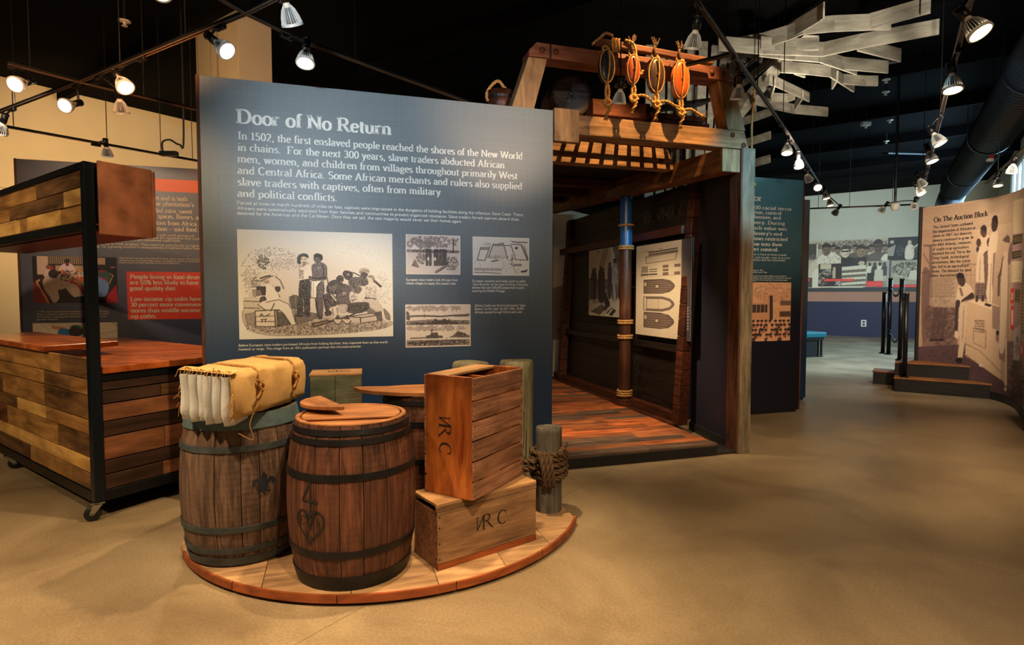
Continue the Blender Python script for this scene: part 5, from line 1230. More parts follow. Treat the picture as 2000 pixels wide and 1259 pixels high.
# stencils wrapped onto the staves
def stencil(root, R, h, name, mat, draw, face_to=None, off=.004):
    """draw(add) with strokes given as (angle offset in m on the surface, z)"""
    mb = MB(); lx = Vector((0, 0)) 
    cx, cy = root.location.x, root.location.y
    base = math.atan2(-cy, -cx) - root.rotation_euler.z      # towards the camera
    def fn(s, z):
        t = min(max(z / h, 0), 1); r = R(t) + off; g = base + s / r
        return (r * math.cos(g), r * math.sin(g), z)
    def stroke(P, hx, hy=None):
        hy = hx if hy is None else hy
        Q = []
        for (xa, ya), (xb, yb) in zip(P[:-1], P[1:]):
            n = max(1, int(math.hypot(xb - xa, yb - ya) / .012))
            Q += [(xa + (xb - xa) * i / n, ya + (yb - ya) * i / n) for i in range(n)]
        Q.append(P[-1])
        S = stroke_quads(Q, hx, hy); vs = []
        for a, b, c, d in S: vs += [fn(a, b), fn(c, d)]
        mb.add(vs, [(2 * i + 1, 2 * i + 3, 2 * i + 2, 2 * i) for i in range(len(S) - 1)])
    def text(s, x, z, cap, hx=.06, hy=.02):
        st, w = text2d(s, hx, hy, True); k = cap / .7
        for strip in st:
            vs = []
            for a, b, c, d in strip: vs += [fn(x + a * k, z + b * k), fn(x + c * k, z + d * k)]
            mb.add(vs, [(2 * i + 1, 2 * i + 3, 2 * i + 2, 2 * i) for i in range(len(strip) - 1)])
    def fill(pts):
        vs = [fn(*p) for p in pts]; c = (sum(p[0] for p in pts) / len(pts), sum(p[1] for p in pts) / len(pts))
        vs.append(fn(*c)); n = len(pts); mb.add(vs, [(i, (i + 1) % n, n) for i in range(n)])
    draw(stroke, text, fill)
    return mb.build(name, M[mat], root)
def d4(stroke, text, fill):
    cx, cz = -.235, .36
    heart = []
    for i in range(41):
        t = 2 * math.pi * i / 40; x = 16 * math.sin(t) ** 3; y = 13 * math.cos(t) - 5 * math.cos(2 * t) - 2 * math.cos(3 * t) - math.cos(4 * t)
        heart.append((cx + x * .0054, cz + y * .0062))
    stroke(heart, .0045)
    stroke([(cx + .008, cz + .03), (cx + .008, cz + .225)], .006); stroke([(cx + .006, cz + .222), (cx - .045, cz + .125), (cx + .05, cz + .125)], .005, .004); stroke([(cx + .035, cz + .14), (cx + .042, cz + .105)], .004)
    stroke([(cx - .03, cz + .075), (cx, cz - .02), (cx + .035, cz + .075)], .005)
    text('E', cx - .07, cz, .045); text('I', cx + .04, cz - .005, .045); text('C', cx - .02, cz - .065, .045)
    stroke([(cx - .02, cz + .055), (cx + .03, cz + .055)], .003)
stencil(b1, R1, .865, 'stencil_mark', 'ink', d4)
def fleur(stroke, text, fill):
    cx, cz = .10, .46; k = .0068
    fill([(cx + k * x, cz + k * y) for x, y in ((0, 12), (2.6, 8), (2.6, 5), (1.2, 0), (-1.2, 0), (-2.6, 5), (-2.6, 8))])
    for s in (-1, 1):
        stroke([(cx + s * k * x, cz + k * y) for x, y in ((1.2, -1), (3.2, 3), (5.6, 5.2), (7.6, 4.6), (8.2, 2.6), (7, 1.2))], .009, .011)
        stroke([(cx + s * k * x, cz + k * y) for x, y in ((1, -2.4), (2.6, -5), (4.4, -5.4), (4.8, -4))], .0055)
    stroke([(cx - 4 * k, cz - 1.6 * k), (cx + 4 * k, cz - 1.6 * k)], .006); fill([(cx + k * x, cz + k * y) for x, y in ((-1.2, -2.4), (1.2, -2.4), (1.6, -5), (0, -7.5), (-1.6, -5))])
stencil(b2, R2, .865, 'stencil_mark', 'ink_blue', fleur)
# loose lid pieces
def lid_piece(label, X, Y, z, pts, rz, th=.022, tilt=(0, 0)):
    o = MB().prism(pts, 0, th).build('lid_piece', M['lid'], None, bev=.003); o.location = (X, Y, z); o.rotation_euler = (tilt[0], tilt[1], rz)
    return tag(o, label, 'barrel lid')
P0_, P1_ = Vector((-1.2, 3.60)), Vector((-.925, 3.17)); hc_ = (P1_ - P0_).length / 2; sg_ = .175; Rr_ = (hc_ ** 2 + sg_ ** 2) / (2 * sg_); ha_ = math.asin(min(1, hc_ / Rr_))
arc = [(Rr_ * math.sin(t), -(Rr_ * math.cos(t) - (Rr_ - sg_))) for t in [-ha_ + 2 * ha_ * i / 16 for i in range(17)]]
mid_ = (P0_ + P1_) / 2; lid_piece('broken half lid board lying across the left of the front barrel top', mid_.x, mid_.y, .955, arc, math.atan2((P1_ - P0_).y, (P1_ - P0_).x), .022, (.0, -.03))
seg = [(.268 * math.cos(t), .268 * math.sin(t)) for t in [math.radians(-28 + i * 13) for i in range(19)]]
lid_piece('larger pale lid piece filling the front barrel top', -.905, 3.24, .921, seg, math.radians(12), .012)
pts = [(-.46, .05), (-.40, -.06), (-.30, -.14), (-.12, -.22), (.06, -.25), (.22, -.2), (.32, -.1), (.36, .06), (.12, .12), (-.1, .10), (-.24, .05), (-.36, .06)]
lid_piece('curved half lid resting on the rear barrel', -.64, 4.0, .932, pts, math.radians(6), .028)

# ------------------------------------------------------------------ crates
def frame_at(P, a): return P, math.atan2(a.y, a.x)
def nails(root, pts, r=.004):
    mb = MB()
    for p, n in pts: mb.cyl(Vector(p), Vector(p) + Vector(n) * .002, r, n=6)
    return mb.build('nails', M['black_paint'], root, kind='stuff')
def VRC(mb, fn, x, z, cap):
    k = cap / .7
    def st(P, hx, hy):
        S = stroke_quads(P, hx, hy); vs = []
        for a, b, c, d in S: vs += [fn(x + a * k, z + b * k), fn(x + c * k, z + d * k)]
        mb.add(vs, [(2 * i + 1, 2 * i + 3, 2 * i + 2, 2 * i) for i in range(len(S) - 1)])
    st([(.05, .62), (.05, .0)], .022, .02); st([(.05, .0), (.42, .68)], .03, .015); st([(.42, .70), (.42, 0)], .045, .02)
    st([(.42, .69), (.62, .69)] + _A(.64, .54, .13, .15, 85, -85) + [(.42, .37)], .045, .018); st([(.60, .38), (.92, -.02), (1.0, .0)], .045, .02)
    st(_A(1.55, .34, .28, .34, 50, 310), .05, .02); st([(1.74, .62), (1.73, .46)], .02, .02); st([(-.02, .62), (.12, .62)], .02, .015); st([(.34, 0), (.5, 0)], .02, .015)
# long lower crate
lc = empty('long_wooden_crate', (-.4136, 3.158, .06), math.atan2(.42, .572), 'long low wooden crate lettered VRC on its front', 'crate')
Ln, Wd, Hh = .70, .285, .375; t_ = .018
MB().box(0, Ln, 0, t_, .035, .325).build('front_board', M['crate_tan'], lc, bev=.002)
MB().box(0, Ln, -.003, t_, 0, .033).build('bottom_cleat', M['platform_edge'], lc, bev=.002)
MB().box(0, Ln, Wd - t_, Wd, 0, .325).build('back_board', M['crate_tan'], lc, bev=.002)
MB().box(0.001, t_, t_, Wd - t_, 0, .325).build('end_board', M['crate_slat'], lc, bev=.002)
MB().box(Ln - t_, Ln - .001, t_, Wd - t_, 0, .325).build('end_board', M['crate_slat'], lc, bev=.002)
MB().box(t_, Ln - t_, t_, Wd - t_, .002, .015).build('bottom_board', M['crate_slat'], lc)
MB().box(-.004, Ln + .004, .0, .004 + t_, .328, .357).build('front_rail', M['crate_tan'], lc, bev=.002)
for a, b in ((.0, .13), (.132, Wd)): MB().box(-.004, Ln + .004, a, b, .358, .376).build('lid_board', M['crate_top'], lc, bev=.002)
mb = MB(); VRC(mb, lambda x, z: (x, -.002, z), .255, .165, .085); mb.build('stencil_lettering', M['ink'], lc)
nails(lc, [((.012, 0, z), (0, -1, 0)) for z in (.06, .15, .24, .30)] + [((-.0, .02 + .0 * z, z), (-1, 0, 0)) for z in (.06, .15, .24, .31)], .005)
# tall slatted crate standing on it
al = math.atan2(.48, .2825)
uc = empty('slatted_crate', (-.227, 3.21, .437), al, 'orange upright slatted crate lettered VRC, on the long crate', 'crate')
Ls, Ws, Hs = .555, .325, .70
nz = [0, .105, .222, .338, .452, .566, .70]
MB().box(0, .022, -.0, Ws, 0, Hs).build('end_board', M['crate_orange'], uc, bev=.003)
MB().box(Ls - .022, Ls, 0, Ws, 0, Hs).build('end_board', M['crate_orange'], uc, bev=.003)
for i in range(6):
    MB().box(.0005, Ls + .004, -.013, -.0005, nz[i] + .004, nz[i + 1] - .006).build('slat', M['crate_slat'], uc, bev=.002)
    MB().box(.0005, Ls + .004, Ws + .0005, Ws + .013, nz[i] + .004, nz[i + 1] - .006).build('slat', M['crate_slat'], uc, bev=.002)
MB().box(.022, Ls - .022, .0, Ws, 0, .016).build('bottom_board', M['crate_orange'], uc)
MB().box(.022, Ls - .022, Ws - .14, Ws, Hs - .016, Hs).build('top_board', M['crate_top'], uc, bev=.002)
MB().box(.27, .285, .002, Ws - .005, .3, Hs - .03).build('divider', M['crate_orange'], uc, bev=.002)
mb = MB(); VRC(mb, lambda x, z: (-.0025, .215 - (z - .0), .49 - x + .0) if 0 else (-.0025, Ws - (.10 + z), .46 - x), .0, .0, .085); mb.build('stencil_lettering', M['ink'], uc)
nails(uc, [((s, -.013, (nz[i] + nz[i + 1]) / 2 + d), (0, -1, 0)) for i in range(6) for s in (.012, Ls - .012) for d in (-.028, .028)])
# small crate behind
sc_ = empty('small_crate', (-1.40, 3.98, .06), math.radians(14), 'greenish weathered crate with faded marks, behind the bundle', 'crate')
w_, d_, h_ = .345, .26, .97
MB().box(0, w_ * .48, 0, .018, 0, h_).build('front_board', M['crate_green'], sc_, bev=.003); MB().box(w_ * .485, w_, 0, .018, 0, h_).build('front_board', M['crate_green'], sc_, bev=.003)
MB().box(0, w_, d_ - .018, d_, 0, h_).build('back_board', M['crate_green'], sc_, bev=.003)
for x in (0, w_ - .018): MB().box(x + .0005, x + .0175, .0185, d_ - .0185, 0, h_).build('end_board', M['crate_tan'], sc_, bev=.002)
for a, b in ((0, .13), (.132, d_)): MB().box(-.005, w_ + .005, a, b, h_ + .001, h_ + .018).build('lid_board', M['crate_top'], sc_, bev=.002)
mb = MB()
for s, x in (('V', .10), ('R', .16), ('S', .22)): put_text(mb, s, x, .10, None, .07, lambda a, b: (a, b, h_ + .0185), .06, .03)
mb.build('faded_lettering', M['ink'], sc_)

# ------------------------------------------------------------------ cloth bundle
N0 = Vector((-1.456, 2.99, 0)); LV = Vector((.12, .74, 0)); WV = Vector((-.38, .20, 0)); lu = LV.normalized(); wu = WV.normalized()
bd = empty('cloth_bundle', (N0.x, N0.y, .935), 0, 'burlap wrapped bundle of white cloth tied with rope, on the grey barrel', 'bundle')
def bundle():
    Ll, Ww, Hh_ = LV.length, WV.length, .255
    rr = random.Random(4); mb = MB(); n = 26; prof = []
    def ring(t, k):
        # rounded rectangle cross-section, open bottom overlaps barrel; bulges and pinches at the ropes
        pinch = .012 * (math.exp(-((t - .30) / .03) ** 2) + math.exp(-((t - .80) / .03) ** 2)); bul = .018 * math.sin(math.pi * t) ** .5
        out = []
        for i in range(n):
            a = 2 * math.pi * i / n; c, s = math.cos(a), math.sin(a); e = .32
            x = (abs(c) ** e) * (1 if c > 0 else -1) * (Ww / 2 + bul - pinch); z = (abs(s) ** e) * (1 if s > 0 else -1) * (Hh_ / 2 + bul * .5 - pinch)
            x += .006 * math.sin(7 * t * 3.1 + i * 1.7) + .004 * math.sin(19 * t + i * 2.9); z += .005 * math.sin(11 * t + i * 2.1)
            z = max(z, -Hh_ / 2)
            out.append(lu * (t * Ll) + wu * (Ww / 2 + x) + Vector((0, 0, Hh_ / 2 + z)))
        return out
    T = [0, .03, .08, .14, .2, .25, .29, .31, .35, .42, .5, .58, .66, .72, .77, .80, .83, .88, .94, .98]
    vs = []
    for t in T: vs += ring(t, 0)
    m = len(T); fs = [(j * n + i, j * n + (i + 1) % n, (j + 1) * n + (i + 1) % n, (j + 1) * n + i) for j in range(m - 1) for i in range(n)]
    end = ring(1.0, 0); c0 = sum(end, Vector()) / n
    vs += [c0 + (p - c0) * .82 for p in end]; fs += [((m - 1) * n + i, (m - 1) * n + (i + 1) % n, m * n + (i + 1) % n, m * n + i) for i in range(n)]
    fs.append(tuple(range(m * n, (m + 1) * n)))
    o = mb.add(vs, fs).build('burlap_wrap', M['burlap'], bd, smooth=True)
    md = o.modifiers.new('thick', 'SOLIDIFY'); md.thickness = .006; md.offset = -1
    # white folded cloth in the open end: vertical pleats hanging slightly low
    for k in range(6):
        y0 = .02 + k * (Ww - .04) / 6; w = (Ww - .04) / 6
        pts = []; m2 = 13
        fold = MB(); vs = []
        for i in range(m2):
            u = i / (m2 - 1); z = Hh_ - .02 - u * (Hh_ + .005 - .01 * (k % 2)) 
            for q in range(7):
                v = q / 6; f = .03 - (.062 + .02 * ((k * 7) % 3) / 2) * max(0, math.sin(math.pi * v)) ** .45 + (.016 if q in (2, 4) else 0) * (1 - u * .5) + .004 * math.sin(u * 7 + k)
                if u > .9: f += .012
                vs.append(lu * f + wu * (y0 + w * (.5 + (v - .5) * (.94 + .10 * math.sin(3 * u + k)))) + Vector((0, 0, z)))
        for i in range(m2):
            u = i / (m2 - 1); z = Hh_ - .02 - u * (Hh_ - .01)
            for q in range(7): vs.append(lu * .15 + wu * (y0 + w * q / 6) + Vector((0, 0, z)))
        A = lambda i, q: i * 7 + q
        fs = [(A(i, q), A(i + 1, q), A(i + 1, q + 1), A(i, q + 1)) for i in range(m2 - 1) for q in range(6)]
        B_ = m2 * 7
        fs += [(A(i, 0), B_ + A(i, 0), B_ + A(i + 1, 0), A(i + 1, 0)) for i in range(m2 - 1)] + [(A(i, 6), A(i + 1, 6), B_ + A(i + 1, 6), B_ + A(i, 6)) for i in range(m2 - 1)]
        fs += [(A(m2 - 1, q), B_ + A(m2 - 1, q), B_ + A(m2 - 1, q + 1), A(m2 - 1, q + 1)) for q in range(6)]
        fold.add(vs, fs).build('cloth_fold', M['cotton'], bd, smooth=True)
    # frayed threads round the mouth
    fr = MB()
    for i in range(70):
        u = rr.random(); side = rr.choice('tttlr')
        if side == 't': b = wu * (u * Ww) + Vector((0, 0, Hh_ + .004))
        elif side == 'l': b = wu * (Ww + .004) + Vector((0, 0, u * Hh_))
        else: b = wu * -.002 + Vector((0, 0, u * Hh_))
        L = rr.uniform(.015, .06); d = Vector((rr.uniform(-.5, .5), rr.uniform(-1.2, -.2), rr.uniform(-1, .5)))
        fr.tube([b, b + d * L * .5 + Vector((0, 0, .006)), b + d * L + Vector((0, 0, -L * .4))], [.0022, .0016, .0008], 4)
    fr.build('frayed_threads', M['rope'], bd, kind='stuff')
    MB().slab([lu * -.012 + wu * -.004 + Vector((0, 0, Hh_ - .006)), lu * .05 + wu * -.01 + Vector((0, 0, Hh_ + .006)), lu * .05 + wu * (Ww + .015) + Vector((0, 0, Hh_ + .006)), lu * -.016 + wu * (Ww + .004) + Vector((0, 0, Hh_ - .004))], (0, 0, .004)).build('mouth_flap', M['burlap'], bd, bev=.002)
    # ropes
    for t in (.30, .80):
        P = []
        for i in range(20):
            a = 2 * math.pi * i / 20; c, s = math.cos(a), math.sin(a); e = .34
            x = (abs(c) ** e) * (1 if c > 0 else -1) * (Ww / 2 + .004); z = (abs(s) ** e) * (1 if s > 0 else -1) * (Hh_ / 2 + .004)
            P.append(lu * (t * Ll + .012 * math.sin(a)) + wu * (Ww / 2 + x) + Vector((0, 0, Hh_ / 2 + z)))
        r_ = rope(MB(), P, .0085, closed=True).build('tie_rope', M['rope'], bd, smooth=True)
        k = lu * (t * Ll) + wu * -.022 + Vector((0, 0, Hh_ * .62))
        mb = MB(); rope(mb, [k + lu * .02 + Vector((0, 0, .03)), k - lu * .02 - wu * .01, k + lu * .015 - Vector((0, 0, .03)), k + lu * .03 + Vector((0, 0, .0)), k - lu * .03 + Vector((0, 0, .035))], .0085)
        rope(mb, [k, k - lu * .02 - wu * .012 + Vector((0, 0, -.04)), k - lu * .05 - wu * .012 + Vector((0, 0, -.06))], .007)
        mb.build('knot', M['rope'], r_, smooth=True)
    mb = MB(); p0 = lu * .16 + wu * -.02 + Vector((0, 0, .02))
    mb.tube(catmull([p0, p0 + Vector((-.01, -.03, -.06)), p0 + Vector((.01, -.04, -.14)), p0 + Vector((-.06, -.06, -.10))], 5), .003, 5); mb.build('loose_thread', M['rope'], bd)
bundle()

# ------------------------------------------------------------------ mooring posts
def pile(label, X, Y, r, z1, mat, seed=1, lean=(0, 0)):
    rr = random.Random(seed); root = empty('mooring_post', (X, Y, .06), 0, label, 'post', 'weathered mooring posts')
    n = 28; zs = [0, .1, .3, .5, .7, .85, .95, .985, 1]; mb = MB(); vs = []
    ph = [rr.uniform(0, 6) for _ in range(4)]
    for j, t in enumerate(zs):
        for i in range(n):
            a = 2 * math.pi * i / n; q = r * (1 + .02 * math.sin(3 * a + ph[0] + t) + .012 * math.sin(8 * a + ph[1]) + .008 * math.sin(13 * a + ph[2]))
            if j == len(zs) - 1: q *= .93
            vs.append((q * math.cos(a) + lean[0] * t, q * math.sin(a) + lean[1] * t, t * (z1 - .06) + (.004 * math.sin(2 * a + ph[3]) if j > 6 else 0)))
    fs = [(j * n + i, j * n + (i + 1) % n, (j + 1) * n + (i + 1) % n, (j + 1) * n + i) for j in range(len(zs) - 1) for i in range(n)]
    fs += [tuple(range(n - 1, -1, -1))]
    top = (len(zs) - 1) * n; vs.append((lean[0], lean[1], z1 - .06 - .004)); fs += [(top + i, top + (i + 1) % n, len(vs) - 1) for i in range(n)]
    mb.add(vs, fs).build('shaft', M[mat], root, smooth=True).data.set_sharp_from_angle(angle=.7)
    # splits
    for k in range(3):
        a = rr.uniform(3.4, 6.0); MB().obox((1.005 * r * math.cos(a), 1.005 * r * math.sin(a), .1 + .1 * k), (1.0 * r * math.cos(a + .03), 1.0 * r * math.sin(a + .03), .3 + .15 * k), .004, .004).build('split', M['black_paint'], root)
    return root
pt = pile('tall pale mooring post right of the slatted crate', .035, 4.74, .138, 1.06, 'pile', 2)
pm = pile('post whose pale top shows behind the orange crate', -.34, 4.70, .15, 1.05, 'pile', 3)
ps = pile('short mooring post with a dark rope wound round it', .262, 4.09, .092, .66, 'pile_dark', 4)
rp = empty('mooring_rope', (.262, 4.09, .06), 0, 'dark rope coiled and hitched round the short post', 'rope')
mb = MB()
for i in range(5):
    z = .27 + i * .037; P = [((.122 + .004 * math.sin(i * 2 + a)) * math.cos(a), (.122 + .004 * math.cos(i * 3 + a)) * math.sin(a), z + .012 * math.sin(a + i)) for a in [2 * math.pi * k / 14 for k in range(14)]]
    rope(mb, P, .021, closed=True, k=3)
mb.build('coil', M['rope_dark'], rp, smooth=True)
mb = MB()
for i, dx in enumerate((-.055, -.025, .005)):
    rope(mb, [(dx - .02, -.135, .45), (dx, -.165, .38), (dx + .012, -.17, .30), (dx + .02, -.14, .21)], .020, k=5)
rope(mb, [(-.10, -.12, .38), (-.20, -.05, .36), (-.30, .0, .34), (-.38, .08, .31)], .022); rope(mb, [(-.10, -.12, .34), (-.2, -.05, .30), (-.3, .0, .27), (-.38, .08, .25)], .022)
rope(mb, [(.06, -.13, .43), (.1, -.09, .47), (.12, -.02, .48)], .02)
mb.build('hitch', M['rope_dark'], rp, smooth=True)
# ------------------------------------------------------------------ the ship hold
ship = empty('ship_hold', (PA.o.x, PA.o.y, 0), AA, 'walk-through wooden ship hold of heavy beams behind the large panel', 'exhibit structure')
def sb(name, x0, x1, y0, y1, z0, z1, mat, bev=.006, **k): return MB().box(x0, x1, y0, y1, z0, z1).build(name, M[mat], ship, bev=bev, **k)
rise = .05
# deck
sb('deck_base', -.62, 1.74, .005, 4.9, 0, .092, 'black_paint', 0)
sb('step_fascia', -.62, 1.75, -.006, .004, 0, .094, 'black_paint', .002)
sb('side_curb', 1.752, 1.985, .002, .9, 0, .03, 'base', .003)
rows = 34; wrow = 4.9 / rows; rr = random.Random(11)
for i in range(rows):
    y0, y1 = i * wrow + .0015, (i + 1) * wrow - .0015; x = -.62; first = True
    while x < 1.75:
        L = rr.uniform(.6, 1.3) if not first else rr.uniform(.3, 1.2); first = False; e = min(1.76, x + L)
        if 1.76 - e < .15: e = 1.76
        dz = rr.uniform(0, .003); mt = rr.choice(['deck', 'deck', 'deck_red', 'deck_red', 'deck_grey', 'deck'])
        if i == 0: mt = 'deck_grey'
        MB().box(x + .001, e - .001, y0, y1, .093, .118 + dz).build('deck_plank', M[mt], ship, bev=.002)
        x = e
# front post and end blocks
o = MB().box(1.965, 1.985, -.02, .15, 0, 3.04).build('corner_post', M['barrel'], ship, bev=.003)
MB().box(1.986, 2.13, -.02, .15, 0, 3.04).build('corner_post', M['post_pale'], ship, bev=.006)
# side beams rising towards the back
def sidebeam(x0, x1, z):
    mb = MB().hexa([(x0, .02, z), (x1, .02, z), (x1, 4.9, z + rise * 4.9), (x0, 4.9, z + rise * 4.9), (x0, .02, z + .225), (x1, .02, z + .225), (x1, 4.9, z + .225 + rise * 4.9), (x0, 4.9, z + .225 + rise * 4.9)])
    return mb.build('side_beam', M['beam_side'], ship, bev=.008)
M['beam_side'] = wood('ship_side_beam', C(92, 58, 36), C(164, 114, 72), 'y', 2.2, 10, .6, .4, .06, saw=22)
sidebeam(1.765, 1.955, 2.80); sidebeam(-.60, -.41, 2.80)
MB().box(1.756, 1.962, -.006, .03, 2.80, 3.02).build('beam_end', M['leg'], ship, bev=.004)
MB().box(-.02, .215, -.075, -.002, 2.94, 3.225).build('beam_end', M['leg'], ship, bev=.006)
def bolts(pts, y):
    for x, z in pts:
        q = MB().lathe([(.026, 0), (.024, .009), (.013, .015), (.0005, .017)], 12)
        MB().add([(x + a, y - c, z + b) for a, b, c in q.v], q.f).build('bolt', M['bronze'], ship, smooth=True)
def gallows(y0, dep, z0, top=True, half=1.27, mat='beam'):
    cx = .815; zt = z0 + .175
    mb = MB().slab([(cx - half + .03, y0, z0), (cx + half - .02, y0, z0), (cx + half - .08, y0, zt), (cx - half + .08, y0, zt)], (0, dep, 0)); mb.build('cross_beam', M[mat], ship, bev=.008)
    bolts([(cx + half - .22, zt - .05), (cx + half - .09, z0 + .035), (cx - half + .22, zt - .05)], y0)
    if not top: return
    za, zb = zt + .002, zt + .455
    for s in (-1, 1):
        x0, x1, x2, x3 = cx + s * 1.205, cx + s * 1.0, cx + s * .875, cx + s * 1.05
        MB().slab([(x0, y0 + .0, za), (x1, y0 + .0, za), (x2, y0 + .0, zb), (x3, y0 + .0, zb)][::s], (0, dep, 0)).build('brace_leg', M['leg'], ship, bev=.008)
    zc, zd = zb + .002, zb + .128
    MB().slab([(cx - 1.05, y0 - .01, zc), (cx + 1.05, y0 - .01, zc), (cx + 1.02, y0 - .01, zc + .05), (cx + .97, y0 - .01, zd), (cx - .98, y0 - .01, zd), (cx - 1.05, y0 - .01, zc + .05)], (0, dep + .02, 0)).build('top_beam', M['beam_red'], ship, bev=.008)
    bolts([(cx - .93, zc + .06), (cx - .80, zc + .06), (cx + .80, zc + .06), (cx + .93, zc + .06)], y0 - .01)
    # iron straps
    MB().box(cx - .86, cx - .845, y0 - .014, y0 - .008, zc, zd).build('iron_strap', M['hoop'], ship)
gallows(-.005, .17, 3.03)
MB().slab([(-.405, .85, 2.985), (1.76, .85, 2.985), (1.755, .85, 3.06), (1.68, .85, 3.212), (-.405, .85, 3.212)], (0, .15, 0)).build('cross_beam', M['beam'], ship, bev=.008)
bolts([(1.60, 3.07)], .85)
# grating between the cross beams
for i in range(13):
    x = .02 + i * .148; MB().box(x - .024, x + .024, .13, 1.0, 3.214, 3.227).build('grating_bar', M['beam_side'], ship, bev=.003)
for i in range(5):
    y = .25 + i * .155; MB().box(-.05, 1.84, y - .022, y + .022, 3.228, 3.240).build('grating_bar', M['beam_side'], ship, bev=.003)
# aft roof
for i in range(8):
    x = -.55 + i * .31; MB().hexa([(x, 1.5, 3.10), (x + .305, 1.5, 3.10), (x + .305, 4.9, 3.28), (x, 4.9, 3.28), (x, 1.5, 3.13), (x + .305, 1.5, 3.13), (x + .305, 4.9, 3.31), (x, 4.9, 3.31)]).build('roof_plank', M['hull'], ship, bev=.003)
for y in (2.3, 3.2, 4.1): MB().box(-.4, 1.76, y - .07, y + .07, 2.93 + rise * y - .02, 3.085 + rise * (y - 1.5)).build('deck_beam', M['hull_warm'], ship, bev=.006)
# right wall: planked hull with flaring ribs, rails
def wx(z): return 2.02 + .10 * min(max(z / 2.9, 0), 1)
zz = .1
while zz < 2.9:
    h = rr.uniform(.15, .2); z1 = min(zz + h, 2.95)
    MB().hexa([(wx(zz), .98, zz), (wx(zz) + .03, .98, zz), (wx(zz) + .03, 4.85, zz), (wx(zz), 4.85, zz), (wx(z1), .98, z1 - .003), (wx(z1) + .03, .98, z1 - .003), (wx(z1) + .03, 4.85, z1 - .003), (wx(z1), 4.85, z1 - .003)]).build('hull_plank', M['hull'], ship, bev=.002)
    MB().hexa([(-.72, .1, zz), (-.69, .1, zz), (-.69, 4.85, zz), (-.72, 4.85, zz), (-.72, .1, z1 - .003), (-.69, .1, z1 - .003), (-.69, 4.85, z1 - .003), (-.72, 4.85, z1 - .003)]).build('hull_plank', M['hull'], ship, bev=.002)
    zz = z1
for y in (.86, 4.5):     # ribs in short blocks
    z = .10; k = 0
    while z < 2.85:
        z1 = min(z + rr.uniform(.17, .23), 2.9); xa, xb = 1.86 + .19 * (z / 2.9) ** 1.3, 1.86 + .19 * (z1 / 2.9) ** 1.3
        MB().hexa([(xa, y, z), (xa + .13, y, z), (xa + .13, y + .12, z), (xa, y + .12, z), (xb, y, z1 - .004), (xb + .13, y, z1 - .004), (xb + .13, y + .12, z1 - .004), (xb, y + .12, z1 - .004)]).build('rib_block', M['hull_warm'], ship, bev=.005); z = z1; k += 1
sb('hull_rail', 1.97, 2.085, 1.0, 4.8, 2.30, 2.40, 'hull_warm'); sb('hull_rail', 1.96, 2.05, 1.0, 4.8, .92, 1.0, 'hull')
sb('deck_margin', 1.762, 1.90, .92, 4.88, 0, .121, 'hull_warm', .003); sb('threshold_curb', 1.88, 2.0, 1.0, 4.85, .12, .215, 'hull_warm', .006)
# navy side board between rib and corner post
MB().hexa([(2.0, .14, .1), (2.02, .14, .1), (2.16, 1.02, .1), (2.14, 1.02, .1), (2.0, .14, 2.98), (2.02, .14, 2.98), (2.16, 1.02, 2.98), (2.14, 1.02, 2.98)]).build('side_panel', M['navy'], ship)
MB().hexa([(1.985, .14, .0), (2.02, .14, .0), (2.16, 1.02, .0), (2.12, 1.02, .0), (1.985, .14, .1), (2.02, .14, .1), (2.16, 1.02, .1), (2.12, 1.02, .1)]).build('side_baseboard', M['base'], ship)
MB().box(-.72, -.60, 0, .14, 0, 3.02).build('corner_post', M['post_pale'], ship, bev=.006)
# mast posts
for x, nm in ((1.86, 0), (-.5, 1)):
    y = 2.13; zt = 2.80 + rise * y - .005
    MB().cyl((x, y, .12), (x, y, zt), .082, .078, 24).build('mast_post', M['mast'], ship, smooth=True).data.set_sharp_from_angle(angle=.6)
    MB().box(x - .13, x + .13, y - .13, y + .13, .119, .2).build('mast_step', M['hull_warm'], ship, bev=.006)
    MB().cyl((x, y, 2.25), (x, y, zt - .02), .0835, .0795, 24, False).build('blue_sleeve', M['sleeve'] if 'sleeve' in M else M.setdefault('sleeve', plain('blue_painted_mast', C(34, 78, 128), .35)), ship, smooth=True)
    for z, n_ in ((.245, 3), (1.02, 2), (1.22, 2), (2.21, 2), (2.52, 1)):
        if x < 0 : continue
        mb = MB()
        for k in range(n_):
            P = [((.094) * math.cos(a) + x, .094 * math.sin(a) + y, z + k * .03) for a in [2 * math.pi * i / 16 for i in range(16)]]
            rope(mb, P, .0155, closed=True, k=3)
        o = mb.build('rope_ring', M['rope'], ship, smooth=True)
# shackle on wall
mb = MB()
for k in range(4): mb.tube([(1.99 - .01, 2.42, .52 + k * .07 + .03 * math.sin(a)) if 0 else (1.985 + .008 * (k % 2) * math.cos(a), 1.98 + .02 * math.cos(a) * ((k + 1) % 2), .55 + k * .06 + .035 * math.sin(a)) for a in [2 * math.pi * i / 12 for i in range(12)]], .006, 6, True)
ch = mb.build('hanging_chain', M['hoop'], None, smooth=True); ch.location = (PA.o.x, PA.o.y, 0); ch.rotation_euler = (0, 0, AA); tag(ch, 'short iron chain hanging on the dark hull beside the mast', 'chain')

